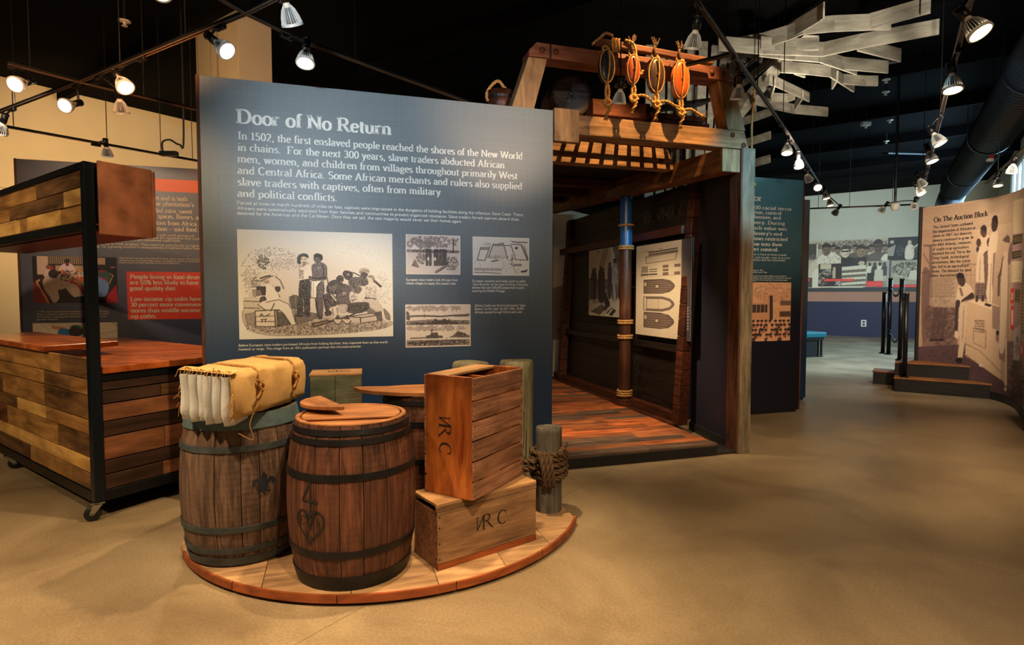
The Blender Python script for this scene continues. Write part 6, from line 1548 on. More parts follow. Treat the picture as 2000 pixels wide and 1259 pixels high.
# ---- prints hung on the hull wall
PW_w = Plane(PA.w(1.955, 0).x, PA.w(1.955, 0).y, AA + math.pi / 2)      # u along t (away), n points -s ... viewer side
def hull_print(name, label, cv, quad, box=None, cat='picture'):
    # the plane x = 1.955 in ship space
    def loc(px, py):
        r = ray(px, py); n = PA.u; k = ((PA.w(1.955, 0) - Vector((0, 0, 0))).dot(n)) / (r.x * n.x + r.y * n.y)
        P = Vector((r.x * k, r.y * k, CH + r.z * k)); return (P - PA.w(1.955, 0)).dot(PA.n), P.z
    (a0, z0), (a1, z1), (a2, z2), (a3, z3) = [loc(*p) for p in quad]
    t0, t1, zt, zb = (a0 + a3) / 2, (a1 + a2) / 2, (z0 + z1) / 2, (z2 + z3) / 2       # t0 far (left), t1 near (right)
    root = empty(name, PA.w(1.965, (t0 + t1) / 2, 0), AA, label, cat)
    hw = abs(t0 - t1) / 2
    MB().box(.0, .02, -hw - .01, hw + .01, zb - .01, zt + .01).build('backing_board', M['black_paint'], root)
    U, V = np.meshgrid(np.linspace(0, 1, cv.w), np.linspace(0, 1, cv.h))
    co_ = np.stack([np.full_like(U, -.002), hw - 2 * hw * U, zt + (zb - zt) * V], -1)
    grid_mesh('printed_picture', co_, cv.a, root); return root, hw, zb, zt
def deckscene():    # 1316x1259 enlargement x 100..505, y 150..920
    cv = Canvas(130, 250, (100, 150, 505, 922), (190, 180, 166)); cv.blot(300, 300, 200, 150, (160, 150, 140), 120, 40, .4, 1)
    cv.poly([(380, 150), (505, 150), (505, 720), (440, 640), (420, 300)], (96, 90, 88), .9); cv.blot(460, 400, 50, 240, (50, 46, 48), 160, 26, .5, 2); cv.blot(440, 170, 60, 30, (60, 56, 58), 60, 24, .6, 3)
    for x in (285, 300, 318, 335): cv.line([(x, 155), (x - 55, 360)], 4, (60, 54, 54))
    for i in range(9): cv.line([(282 - i * 6, 170 + i * 24), (340 - i * 6, 172 + i * 24)], 3.5, (60, 54, 54))
    cv.line([(220, 165), (110, 350)], 4, (60, 54, 54)); cv.line([(215, 175), (222, 190)], 10, (50, 46, 46)); cv.line([(360, 160), (350, 340)], 3, (90, 84, 80)); cv.line([(380, 200), (390, 330)], 3, (90, 84, 80))
    cv.poly([(100, 480), (505, 520), (505, 760), (100, 740)], (110, 104, 102), .9); cv.blot(300, 620, 200, 130, (48, 46, 50), 260, 26, .55, 4)
    cv.poly([(100, 740), (505, 700), (505, 922), (100, 880)], (176, 166, 152))
    for x, y, h, w, c in ((150, 380, 330, 24, 44), (175, 365, 360, 26, 36), (250, 355, 390, 34, 34), (275, 380, 370, 26, 44), (355, 325, 380, 24, 60), (410, 300, 440, 32, 150), (470, 520, 200, 24, 50), (130, 480, 240, 22, 70)):
        cv.poly([(x - w * .8, y + 50), (x, y + 30), (x + w * .8, y + 50), (x + w, y + h * .5), (x + w * .6, y + h), (x - w * .7, y + h), (x - w, y + h * .5)], (c, c - 3, c), 1, True); cv.ell(x, y + 12, 15, 22, (40, 36, 38))
    cv.poly([(388, 300), (440, 296), (420, 280), (402, 280)], (40, 36, 38)); cv.poly([(335, 335), (378, 335), (358, 315)], (40, 36, 38)); cv.line([(380, 560), (395, 730)], 12, (60, 56, 56)); cv.line([(425, 560), (432, 730)], 12, (60, 56, 56)); cv.line([(405, 380), (440, 440)], 14, (190, 180, 168))
    cv.poly([(120, 880), (270, 780), (300, 850), (240, 910)], (90, 82, 78)); cv.poly([(290, 700), (330, 700), (360, 790), (330, 820), (300, 790)], (36, 32, 34), 1, True); cv.ell(308, 680, 14, 22, (30, 26, 30)); cv.poly([(320, 880), (380, 820), (430, 850), (380, 915)], (50, 46, 46)); cv.line([(330, 905), (385, 840)], 12, (220, 214, 200)); cv.blot(200, 760, 90, 20, (60, 56, 56), 60, 20, .6, 6)
    cv.ell(300, 830, 30, 24, (60, 54, 52)); return cv.grain(.05, None, 1, 3)
hull_print('deck_engraving', 'black and white print of people on a ship deck, left of the mast', deckscene(), [(1147.5, 488), (1218, 480.5), (1216, 621.5), (1151, 614)])
def shipplan():     # x 640..1270, y 60..1190
    cv = Canvas(190, 340, (640, 60, 1270, 1190), (206, 190, 164)); cv.rect(1168, 60, 1270, 1190, (62, 56, 64)); cv.ell(900, 500, 400, 900, (214, 198, 172), .4, .6)
    d = (74, 62, 58); m = (140, 122, 108)
    cv.rect(735, 135, 855, 150, m, .6); cv.line([(925, 130), (965, 132)], 7, m)
    for y in (160, 190): cv.line([(800, y), (1125, y - 12)], 13, d)
    for i in range(22): cv.line([(805 + i * 15, 150), (807 + i * 15, 195)], 4, d)
    cv.line([(760, 210), (1125, 190), (1105, 275), (770, 292), (760, 210)], 6, d); cv.line([(765, 222), (1120, 202)], 4, m); cv.rect(770, 225, 1105, 280, (190, 174, 150), .5)
    for y in (335, 355, 375, 395, 430): cv.line([(718 - (y - 335) * .1, y), (785 + (y - 335) * .1, y)], 10 if y != 430 else 20, d)
    cv.line([(705, 455), (715, 330)], 4, m); cv.line([(793, 455), (783, 330)], 4, m)
    for y in (370, 395, 430): cv.line([(812, y), (900, y)], 9 if y != 430 else 16, d)
    cv.line([(700, 455), (1165, 450)], 4, m)
    for x in (970, 1095):
        for a, b in ((328, 362), (415, 452)): cv.rect(x, a, x + 62, b, (120, 98, 86))
        if x == 970: cv.rect(x, 375, x + 62, 402, (120, 98, 86))
    def hull(x0, x1, yc, hh, full):
        out = [(x0, yc - hh), (x1 - hh * 1.6, yc - hh), (x1 - hh * .6, yc - hh * .75), (x1 - hh * .12, yc - hh * .3), (x1, yc), (x1 - hh * .12, yc + hh * .3), (x1 - hh * .6, yc + hh * .75), (x1 - hh * 1.6, yc + hh), (x0, yc + hh)]
        cv.poly(out, (104, 86, 78) if full else (196, 180, 154))
        k = .62
        if full:
            for q in (-.72, -.42, -.12, .18, .48, .78):
                cv.line([(x0 + 30, yc + hh * q), (x1 - hh * (.3 + abs(q)), yc + hh * q)], hh * .1, (170, 150, 128), .7)
            for i in range(30): cv.line([(x0 + 40 + i * 9, yc - hh * .9), (x0 + 40 + i * 9, yc + hh * .9)], 2.5, (70, 56, 52), .6)
            cv.rect(x0 + (x1 - x0) * .38, yc - hh * .25, x0 + (x1 - x0) * .52, yc + hh * .25, (60, 48, 44)); cv.rect(x0 + (x1 - x0) * .40, yc - hh * .16, x0 + (x1 - x0) * .50, yc + hh * .18, (196, 178, 150))
        else:
            for s in (-1, 1):
                cv.line([(x0 + 40, yc + s * hh * .82), (x1 - hh * 1.5, yc + s * hh * .82), (x1 - hh * .5, yc + s * hh * .5), (x1 - 12, yc)], hh * .26, (110, 92, 84))
            cv.line([(x0 + (x1 - x0) * .5, yc - hh * .7), (x0 + (x1 - x0) * .5, yc + hh * .7)], 4, m)
        cv.line(out + [out[0]], 7, d); cv.line([(x0 + 38, yc - hh), (x0 + 38, yc + hh)], 5, d); cv.rect(x0 + 4, yc - hh * .6, x0 + 34, yc - hh * .1, (200, 184, 158), .8)
    hull(742, 1100, 580, 84, True); hull(742, 1098, 792, 86, False); hull(747, 1098, 995, 94, True)
    for y in range(825, 1075, 34): cv.line([(1184, y), (1246, y - 2)], 10, (180, 168, 160), .9); cv.line([(1190, y + 12), (1240, y + 11)], 5, (150, 140, 134), .9)
    return cv.grain(.02, None, 1, 3).soften(1)
hull_print('ship_plan_chart', 'tall pale chart of ship deck plans, right of the mast', shipplan(), [(1241.5, 478), (1353, 468), (1345, 671), (1241, 647)], cat='chart')
# faint line drawings high on the hull
mb = MB()
for k, t in enumerate((1.15, 1.42, 1.62, 1.95)):
    for q in (0, .05):
        P = [(2.075, t + .09 * math.cos(a) * (1 - q * 6), 2.62 + .09 * math.sin(a) * (1 - q * 6)) for a in [math.pi + math.pi * i / 10 for i in range(11)]]
        mb.tube(P, .002, 4)
    for j in range(3): mb.tube([(2.075, t - .05 + j * .05, 2.55), (2.085, t - .05 + j * .05, 2.70)], .002, 4)
mb.build('hull_carving', M['rope_dark'], ship, kind='stuff')

# ------------------------------------------------------------------ behind the hold: sign board and map wall
PM = Plane(1.0, 10.9, AA)
mw = empty('map_wall_panel', PM.w(0, 0), AA, 'beige panel with a brown printed map seen through the hold', 'text panel')
MB().box(-1.3, .62, 0, .08, 0, 3.1).build('board', M['beige_print'] if 'beige_print' in M else M.setdefault('beige_print', plain('beige_print', C(206, 178, 138), .6, 0, 0, 60, .06, 3)), mw)
cv = Canvas(60, 90, (0, 0, 60, 90), (206, 178, 138)); cv.poly([(0, 20), (60, 10), (60, 70), (30, 78), (0, 74)], (150, 108, 78), 1, True); cv.blot(30, 45, 34, 26, (110, 72, 52), 300, 4, .6, 3)
U, V = np.meshgrid(np.linspace(-.5, .6, 60), np.linspace(1.9, .6, 90)); grid_mesh('printed_map', np.stack([U, np.full_like(U, -.002), V], -1), cv.a, mw)
bw_ = empty('back_bulkhead', PM.w(0, 0), AA, 'dark low partition at the far end of the hold', 'partition')
PB2 = Plane(.0, 0, AA)
tq = 5.15
bb = empty('scroll_sign_board', PA.w(0, tq), AA, 'dark board with a torn-edge text sheet at the back of the hold', 'sign')
MB().box(1.56, 1.98, 0, .05, 0, 2.95).build('back_board', M['navy'], bb)
M['brown_cloth'] = plain('brown_print', C(96, 74, 62), .7)
MB().box(1.58, 1.96, -.006, -.001, 1.95, 2.75).build('upper_print', M['brown_cloth'], bb)
MB().slab([(1.60, -.03, 1.05), (1.95, -.03, 1.0), (1.96, -.03, 2.16), (1.86, -.03, 2.22), (1.74, -.03, 2.15), (1.61, -.03, 2.2)], (0, .02, 0)).build('text_sheet', M['brown_dark'] if 'brown_dark' in M else M.setdefault('brown_dark', plain('dark_brown_print', C(66, 50, 42), .7)), bb, bev=.004)
MB().slab([(1.82, -.036, 1.06), (1.945, -.036, 1.03), (1.95, -.036, 2.0), (1.88, -.036, 1.8), (1.80, -.036, 1.45)], (0, .004, 0)).build('tan_margin', M['burlap'], bb)
mb = MB()
for i in range(16):
    if i in (4, 9): continue
    put_text(mb, 'the voyage lasted weeks in chains below the deck'[(i * 2) % 9:][:26], 1.635, 2.06 - i * .055, .20 - .003 * (i % 4), .022, lambda a, b: (a, -.034, b), .045, .03)
mb.build('lettering', M['text_cream'], bb)
bpy.data.objects.remove(bw_)

# ------------------------------------------------------------------ loads on top of the hold
def sw(x, y, z=0): return PA.w(x, y, z)
# spar with ropes
s0 = D(1151, 115, sw(.45, -.13).y); s1 = D(1346, 133, sw(1.5, -.13).y)
sx0, _ = SA(s0.x, s0.y); sx1, _ = SA(s1.x, s1.y)
spar = empty('spar', sw(0, 0), AA, 'thin reddish spar lashed along the top beam, carrying four pulleys', 'spar')
ZS = 3.79; ysp = -.10
MB().obox((.36, ysp, ZS + .03), (1.55, ysp, ZS - .012), .06, .055).build('pole', M['beam_red'], spar, bev=.008)
mb = MB()
rope(mb, [(.30, ysp - .05, ZS - .02), (.38, ysp - .045, ZS + .05), (.44, ysp - .03, ZS + .10), (.52, ysp, ZS + .10)], .013)
for x in (.53, .56, .59): rope(mb, [(x + .04 * math.cos(a), ysp + .05 * math.cos(a), ZS + .02 + .05 * math.sin(a)) for a in [2 * math.pi * i / 10 for i in range(10)]], .012, closed=True, k=3)
rope(mb, [(.62, ysp - .04, ZS + .06), (.70, ysp - .05, ZS + .03), (.73, ysp - .055, ZS - .09), (.74, ysp - .055, ZS - .2), (.77, ysp - .055, ZS - .23), (.79, ysp - .055, ZS - .19)], .012)
mb.build('lashing', M['rope'], spar, smooth=True)
tufts = MB(); rr = random.Random(5)
BX = []
for px, py in ((1179, 141), (1229, 147), (1273, 158), (1320, 166)):
    k = (px - 1000) / F; yy = -.12
    o_ = PA.w(0, yy); s = (k * o_.y - o_.x) / (PA.u.x - k * PA.u.y); P = PA.w(s, yy); z = CH + (575 - py) * P.y / F
    BX.append((s, z))
for i, (s, z) in enumerate(BX):
    if i == 0: continue
    for k in range(9):
        a = rr.uniform(-.6, .6); rope(tufts, [(s - .0, ysp, ZS + .01), (s + .03 * a, ysp - .03, ZS + .06), (s + .07 * a, ysp - .03, ZS + .08 + .05 * rr.random())], .006, strands=2, k=2)
    rope(tufts, [(s + .012 + .03 * math.cos(a), ysp + .045 * math.cos(a), ZS + .01 + .045 * math.sin(a)) for a in [2 * math.pi * q / 10 for q in range(10)]], .011, closed=True, k=3)
tufts.build('rope_tufts', M['rope_dark'], spar, smooth=True, kind='stuff')
M['block_black'] = plain('black_pulley', C(30, 34, 40), .35, 0, .1, 40)
M['block_orange'] = wood('orange_pulley', C(150, 66, 26), C(206, 104, 44), 'z', 3, 8, .3, .1, .1)
M['block_red'] = wood('red_pulley', C(120, 50, 28), C(170, 82, 50), 'z', 3, 8, .35, .1, .1)
M['block_brown'] = wood('dark_pulley', C(40, 30, 26), C(84, 64, 50), 'z', 3, 8, .35, .1, .1)
def pulley(i, mat, label, w, h, tail):
    s, z = BX[i]; root = empty('pulley_block', sw(s, -.13, z), AA, label, 'pulley', 'pulley blocks hanging from the spar')
    for q in (-1, 1):
        mb = MB().sphere((0, 0, 0), w / 2, .022, h / 2, 18, 12); mb.v = [(x, y + q * .028, zz) for x, y, zz in mb.v]; mb.build('cheek', M[mat], root, smooth=True)
    MB().cyl((0, -.02, 0), (0, .02, 0), w * .38, n=18).build('sheave', M['hoop'], root, smooth=True)
    MB().cyl((0, -.058, 0), (0, .058, 0), .012, n=10).build('axle_pin', M['bronze'], root)
    mb = MB(); e = 1.06
    for yy in (-.055,): rope(mb, [(w * .5 * e * math.cos(a), yy * .5, h * .5 * e * math.sin(a)) for a in [2 * math.pi * q / 16 for q in range(16)]], .0065, closed=True, k=2)
    top = ZS - z
    rope(mb, [(-.012, 0, h * .5), (-.03, .01, h * .5 + (top - h * .5) * .5), (0, .02, top)], .011); rope(mb, [(.012, 0, h * .5), (.03, .01, h * .5 + (top - h * .5) * .5), (.01, .02, top)], .011)
    mb.tube(catmull([(.0, -.06, h * .52), (.006, -.062, 0), (-.004, -.05, -h * .45), (0, -.03, -h * .6)], 6), .007, 6)
    mb.build('strap', M['rope'], root, smooth=True)
    mb = MB(); L = tail
    rope(mb, [(0, -.02, -h * .52), (-.014, -.025, -h * .5 - L * .35), (.0, -.03, -h * .5 - L * .7)], .013); rope(mb, [(.004, -.02, -h * .52), (.02, -.025, -h * .5 - L * .3), (.004, -.03, -h * .5 - L * .7)], .012)
    mb.build('fall_rope', M['rope'], root, smooth=True)
    kz = -h * .5 - L * .72; mb = MB()
    rope(mb, [(.0, -.03, kz + .04), (.03, -.05, kz), (-.02, -.055, kz - .03), (-.03, -.03, kz + .02), (.03, -.03, kz + .03), (.01, -.05, kz - .05), (-.015, -.04, kz - .10)], .016)
    if i: rope(mb, [(.01, -.04, kz + .02), (.06, -.05, kz + .035), (.11, -.05, kz + .03), (.15 + .02 * i, -.05, kz + .0 - .02 * (i == 3))], .014)
    for k in range(10):
        a = rr.uniform(-1, 1); b = rr.uniform(-1, 1)
        if i: mb.tube([(.14 + .02 * i, -.05, kz), (.18 + .02 * i, -.05 + .02 * b, kz - .02 + .03 * a)], .004, 4)
        mb.tube([(-.012, -.04, kz - .09), (-.015 + .02 * a, -.04 + .02 * b, kz - .14)], .004, 4)
    mb.build('knot', M['rope'], root, smooth=True)
pulley(0, 'block_black', 'leftmost black pulley with the longest tan rope tail', .13, .27, .27)
pulley(1, 'block_red', 'reddish pulley second from the left', .115, .24, .20)
pulley(2, 'block_brown', 'dark brown pulley third from the left', .15, .29, .17)
pulley(3, 'block_orange', 'bright orange pulley at the right end of the spar', .155, .32, .20)
# timber stack and cask on the roof
def timber(label, a, b, w, h, mat='hull', nm='timber_baulk'):
    o = MB().obox(a, b, w, h).build(nm, M[mat], None, bev=.01); o.location = sw(0, 0); o.rotation_euler = (0, 0, AA); return tag(o, label, 'timber')
def L3(px, py, Y):
    P = D(px, py, Y); s_, t_ = SA(P.x, P.y); return Vector((s_, t_, P.z))
for t, l in ((1.20, 'nearer'), (1.62, 'farther')):
    timber('lower dark bearer across the roof of the hold, ' + l + ' pair', (-.35, t, 3.215), (1.9, t, 3.215), .14, .20)
    timber('upper dark bearer stacked on another, ' + l + ' pair', (-.30, t, 3.445), (1.85, t, 3.445), .13, .25, 'mast')
timber('reddish round-edged log behind the pulleys', L3(1150, 212, 6.35), L3(1262, 222, 6.66), .17, .17, 'beam_red')
timber('dark stacked plank at the right of the roof load, lowest', L3(1266, 241, 6.55), L3(1375, 252, 6.8), .20, .07, 'mast')
timber('brown stacked plank at the right of the roof load, middle', L3(1262, 228, 6.55), L3(1368, 238, 6.8), .20, .06, 'hull_warm')
timber('tilted dark plank on top of the right roof load', L3(1264, 216, 6.55), L3(1378, 199, 6.85), .18, .05, 'hull')
cb, RB = barrel('small cask lying on its side on the ship roof', 0, 0, 0, .218, .24, .50, [(.05, .03, None), (.2, .026, None), (.8, .026, None), (.95, .03, None)], 'barrel', 'hoop', nst=16, head_z=.485, head_mat='cask_head', group='casks on the ship roof', seed=12)
hd = Vector((.20, -.975, .06)).normalized()       # the head looks at the viewer
hc = D(1116, 187, 6.32); cb.location = hc - hd * .485 + Vector((0, 0, 0)); cb.rotation_mode = 'QUATERNION'; cb.rotation_quaternion = hd.to_track_quat('Z', 'Y')
mb = MB()
for s_, w_ in (([(0, .05), (.03, .02), (.0, -.01), (-.03, .02), (0, .05)], .006), ([(-.05, -.03), (0, .0), (.05, -.03)], .006), ([(0, .0), (0, -.06)], .006)):
    S = stroke_quads(s_, w_, w_); vs = []
    for a, b, c, d in S: vs += [(a, b, .4865), (c, d, .4865)]
    mb.add(vs, [(2 * i + 1, 2 * i + 3, 2 * i + 2, 2 * i) for i in range(len(S) - 1)])
mb.build('stencil_mark', M['ink_blue'], cb)
# cask chocks
# bucket at the left end
bx = G(978, 198, 3.3); bk = empty('wooden_bucket', (bx.x, bx.y, 3.215), AA, 'dark bucket with an arched rope handle, left of the gallows leg', 'bucket')
bk.location = D(978, 215, 5.32); bk.location.z = 3.212
MB().lathe([(.001, 0), (.095, 0), (.125, .21), (.118, .21), (.09, .012), (.001, .012)], 24).build('tub', M['mast'], bk, smooth=True)
for z in (.05, .15): MB().lathe([(.098 + z * .14, z - .012), (.101 + z * .14, z - .012), (.104 + z * .14, z + .012), (.101 + z * .14, z + .012)], 24).build('hoop', M['hoop'], bk)
rope(MB(), [(-.12, 0, .12), (-.13, 0, .19), (-.08, 0, .27), (-.02, 0, .31), (.03, 0, .26), (.10, 0, .20), (.18, -.02, .16), (.24, -.03, .12)], .015).build('handle_rope', M['rope'], bk, smooth=True)
# lone rope on the right
P0 = D(1472, 196, 6.0); P1 = D(1470, 345, 6.0)
rt = empty('hanging_rope', P0, 0, 'single tan rope hanging beside the right corner post', 'rope'); v = P1 - P0
mb = MB(); rope(mb, [(0, 0, .12), (0, 0, 0), v * .3 + Vector((-.015, 0, 0)), v * .6 + Vector((-.012, 0, 0)), v * .9, v], .012)
mb.build('strand', M['rope'], rt, smooth=True)
mb = MB(); mb.sphere(v * .97, .026, .026, .035, 10, 8)
for k in range(14): a = k * .45; mb.tube([v, v + Vector((.02 * math.cos(a), .02 * math.sin(a), -.06)), v + Vector((.035 * math.cos(a), .03 * math.sin(a), -.1))], .004, 4)
mb.build('whipped_end', M['rope'], rt, smooth=True)
MB().tube([(0, 0, .12), (0, 0, ZC - P0.z)], .004, 5).build('suspension_wire', M['black_metal'], rt)
# ------------------------------------------------------------------ white board tree
tree = empty('board_tree', (2.95, 9.35, 0), 0, 'big tree of whitewashed boards with branches spreading under the ceiling', 'sculpture')
def to_tree(p): return Vector(p) - Vector((2.95, 9.35, 0))
def c4(x, y): return x / 3.0303 + 1340, y / 3.0303
def branch(pts, h, zb=4.4, slope=0):
    P = [G(*c4(x, y), zb + slope * i) for i, (x, y) in enumerate(pts)]
    for a, b in zip(P[:-1], P[1:]):
        d = (b - a); L = d.length
        a2, b2 = to_tree(a) - Vector((0, 0, 0)), to_tree(b)
        o = MB().obox((0, 0, h / 2), (L + .01, 0, h / 2), .022, h).build('branch_board', M['branch'], tree, bev=.003)
        o.location = a2; o.rotation_mode = 'QUATERNION'; o.rotation_quaternion = d.to_track_quat('X', 'Z')
br = [([(300, 310), (450, 285), (600, 242), (690, 205), (870, 188), (1080, 180), (1205, 178)], .17, 4.4), ([(1070, 180), (1440, 80)], .17, 4.41), ([(605, 236), (780, 135), (812, 112)], .17, 4.42),
      ([(190, 300), (450, 322), (680, 330), (810, 335), (1020, 290), (1490, 205)], .16, 4.3), ([(1015, 302), (1265, 366)], .15, 4.31), ([(440, 290), (600, 305), (780, 295)], .14, 4.35),
      ([(430, 335), (640, 358), (790, 370), (930, 412), (1190, 434)], .15, 4.3), ([(790, 370), (1005, 443)], .14, 4.29), ([(560, 430), (720, 442), (850, 456), (990, 545)], .14, 4.3), ([(925, 498), (1060, 508), (1130, 509)], .13, 4.31), ([(865, 530), (895, 480)], .13, 4.28),
      ([(490, 500), (545, 520), (725, 603)], .13, 4.3), ([(505, 575), (525, 510)], .12, 4.28), ([(645, 655), (690, 585)], .12, 4.28), ([(410, 620), (530, 650), (640, 673), (835, 690)], .14, 4.3), ([(640, 440), (700, 460)], .12, 4.3),
      ([(400, 565), (412, 670)], .12, 4.3), ([(500, 600), (600, 605), (640, 590)], .12, 4.3)]
for p, h, z in br: branch(p, h, z)
# heavy limbs: flat boards tipped towards the viewer
def limb(pts, th=.04, Y0=8.4, Y1=7.2, mat='branch'):
    P = [to_tree(D(*c4(x, y), Y)) for x, y, Y in pts]
    MB().slab(P, (.0, th, 0)).build('limb_board', M[mat], tree, bev=.004)
limb([(300, 690, 8.9), (330, 705, 8.9), (560, 430, 8.2), (790, 210, 7.6), (700, 205, 7.6), (440, 450, 8.2), (285, 630, 8.9)])
limb([(330, 520, 8.8), (420, 450, 8.7), (600, 300, 8.3), (560, 300, 8.3), (400, 410, 8.7), (335, 480, 8.8)])
limb([(200, 470, 9.0), (245, 480, 9.0), (430, 345, 8.8), (400, 340, 8.8), (330, 400, 8.9)])
for q in range(3):
    x = 150 + q * 95; limb([(x, 300 + q * 8, 9.1), (x + 10, 260, 9.1), (x + 120, 330, 8.9), (x + 110, 370, 8.9)])
# trunk of upright boards
rr = random.Random(9)
cols = [(1262, 86, 1282), (1284, 84, 1303), (1305, 82, 1322), (1324, 80, 1341), (1343, 78, 1362), (1366, 80, 1386), (1390, 86, 1404), (1408, 100, 1424), (1426, 118, 1440)]
for i, (x0, yt, x1) in enumerate(cols):
    Y = 9.25 + .28 * math.sin(i * .9) ; a = D(x0, yt + rr.uniform(-3, 3), Y); b = D(x1, yt, Y)
    w = (b.x - a.x) * .86
    bow = .0 if i < 5 else -.10 * (i - 4)
    a2 = to_tree(a)
    MB().hexa([(a2.x + bow * 1.2, a2.y, .0), (a2.x + w + bow * 1.2, a2.y, .0), (a2.x + w + bow * 1.2, a2.y + .03, .0), (a2.x + bow * 1.2, a2.y + .03, .0), (a2.x, a2.y, a.z), (a2.x + w, a2.y, a.z), (a2.x + w, a2.y + .03, a.z), (a2.x, a2.y + .03, a.z)]).build('trunk_board', M['branch'], tree, bev=.003)
for z in (3.6, 3.95, 4.3, 4.6):
    MB().obox((-.85, .35, z), (.75, .30, z - .05), .03, .12).build('trunk_rail', M['branch'], tree, bev=.003)
    MB().obox((.5, .2, z), (.95, -.5, z + .05), .03, .12).build('trunk_rail', M['branch'], tree, bev=.003)
MB().cyl((-.1, .2, 0), (-.1, .2, 4.9), .25, .22, 12).build('core', M['pile_dark'], tree)
mb = MB()
for x, y in ((298, 300), (445, 330), (540, 520), (578, 430), (655, 560), (690, 660), (1385, 90), (1265, 230), (620, 655)):
    p = to_tree(G(*c4(x, y), 4.4)); mb.tube([p, (p.x, p.y, ZC)], .004, 4)
mb.build('suspension_wires', M['black_metal'], tree, kind='stuff')

# ------------------------------------------------------------------ auction platform with posts and chain
ap = empty('auction_steps', Bw(*Bl(6.33, 9.52)), BA, 'dark two-step wooden platform before the auction mural', 'platform')
M['step_top'] = wood('step_top', C(104, 62, 32), C(160, 104, 58), 'x', 2, 10, .5, .2, .12); M['step_face'] = wood('step_face', C(14, 11, 9), C(28, 21, 16), 'x', 2, 10, .5, .2, .1)
MB().box(0, 1.24, .0, .27, 0, .21).build('lower_riser', M['step_face'], ap)
MB().box(0.0, 1.06, .27, 1.2, 0, .44).build('upper_body', M['step_face'], ap)
for a, b in ((-.01, .13), (.132, .27)): MB().box(-.01, 1.25, a, b, .211, .236).build('tread_board', M['step_top'], ap, bev=.003)
for i in range(7): MB().box(-.01, 1.07, .26 + i * .14, .26 + i * .14 + .138, .441, .468).build('deck_board', M['step_top'], ap, bev=.003)
MB().box(-.35, -.013, .75, 1.2, 0, .21).build('side_riser', M['step_face'], ap); MB().box(-.36, -.013, .74, 1.2, .211, .236).build('tread_board', M['step_top'], ap, bev=.003)
for i in range(8): MB().box(-.012, -.002, .28 + i * .058, .28 + i * .058 + .054, .0, .435).build('face_board', M['step_face'], ap, bev=.002)
def stan(px, pyt, pyb, zb, label):
    p = G(px, pyb, zb); dtop = (575 - pyt) * p.y / F + CH
    r = empty('barrier_post', p, 0, label, 'post', 'black barrier posts of the auction steps')
    MB().cyl((0, 0, 0), (0, 0, dtop - zb), .035, n=14).build('shaft', M['black_metal'], r, smooth=True); MB().lathe([(.0, .0), (.07, .0), (.07, .012), (.045, .02)], 16).build('base_flange', M['black_metal'], r)
    MB().lathe([(.036, 0), (.040, .01), (.034, .03), (.0005, .035)], 14, c=(0, 0, dtop - zb - .01)).build('cap', M['black_metal'], r); return p, dtop
A = stan(1724, 572, 690, .468, 'left short black post beside the steps')
B_ = stan(1735, 545, 692, .468, 'tall black post, left of the two linked by chain')
C_ = stan(1757, 546, 703, .468, 'tall black post, right of the two linked by chain')
D_ = stan(1766, 574, 736, .236, 'black post standing on the lower step')
def chain(label, a, b, sag, n):
    r = empty('barrier_chain', a, 0, label, 'chain', 'chains of the barrier'); mb = MB()
    for i in range(n):
        t = (i + .5) / n; p = (b - a) * t + Vector((0, 0, -sag * 4 * t * (1 - t))); t2 = t + .01; q = (b - a) * t2 + Vector((0, 0, -sag * 4 * t2 * (1 - t2)))
        d = (q - p).normalized(); u = d.cross(Vector((0, 1, .2))).normalized(); v = d.cross(u) if i % 2 else u
        mb.tube([p + d * (.034 * math.cos(g)) + v * (.018 * math.sin(g)) for g in [2 * math.pi * k / 10 for k in range(10)]], .0065, 5, True)
    mb.build('links', M['black_metal'], r, smooth=True)
Bv, Cv = Vector(B_[0]), Vector(C_[0])
chain('upper chain drooping between the two tall posts', Vector((Bv.x, Bv.y, B_[1] - .08)), Vector((Cv.x, Cv.y, C_[1] - .08)), .22, 15)
chain('lower chain drooping between the two tall posts', Vector((Bv.x, Bv.y, .98)), Vector((Cv.x, Cv.y, .95)), .22, 15)
Dv = Vector(D_[0]); chain('short chain from the tall right post to the lower step post', Vector((Cv.x, Cv.y, C_[1] - .1)), Vector((Dv.x, Dv.y, D_[1] - .08)), .12, 12)

# ------------------------------------------------------------------ curved auction mural
WP = [Vector(p) for p in ((7.0, 9.93, 0), (7.15, 9.6, 0), (7.28, 9.2, 0), (7.33, 8.75, 0), (7.15, 8.2, 0), (6.78, 7.65, 0), (6.4, 7.15, 0), (6.05, 6.75, 0), (5.8, 6.4, 0))]
WC = catmull(WP, 10); ZM = 3.08
mural = empty('auction_mural', (7.0, 8.6, 0), 0, 'curved sepia mural headed On The Auction Block', 'mural'); MO = Vector((7.0, 8.6, 0))
def wnorm(i):
    d = (WC[min(i + 1, len(WC) - 1)] - WC[max(i - 1, 0)]).normalized(); return Vector((d.y, -d.x, 0)) if True else d
def curved(off0, off1, z0, z1, name, mat):
    vs = []; n = len(WC)
    for i, p in enumerate(WC):
        nn = wnorm(i); a = p - MO - nn * -off0; b = p - MO - nn * -off1
        for q, z in ((a, z0), (b, z0), (b, z1), (a, z1)): vs.append((q.x, q.y, z))
    fs = [(i * 4 + k, i * 4 + (k + 1) % 4, i * 4 + 4 + (k + 1) % 4, i * 4 + 4 + k) for i in range(n - 1) for k in range(4)] + [(0, 1, 2, 3), ((n - 1) * 4 + 3, (n - 1) * 4 + 2, (n - 1) * 4 + 1, (n - 1) * 4)]
    return MB().add(vs, fs).build(name, mat, mural)
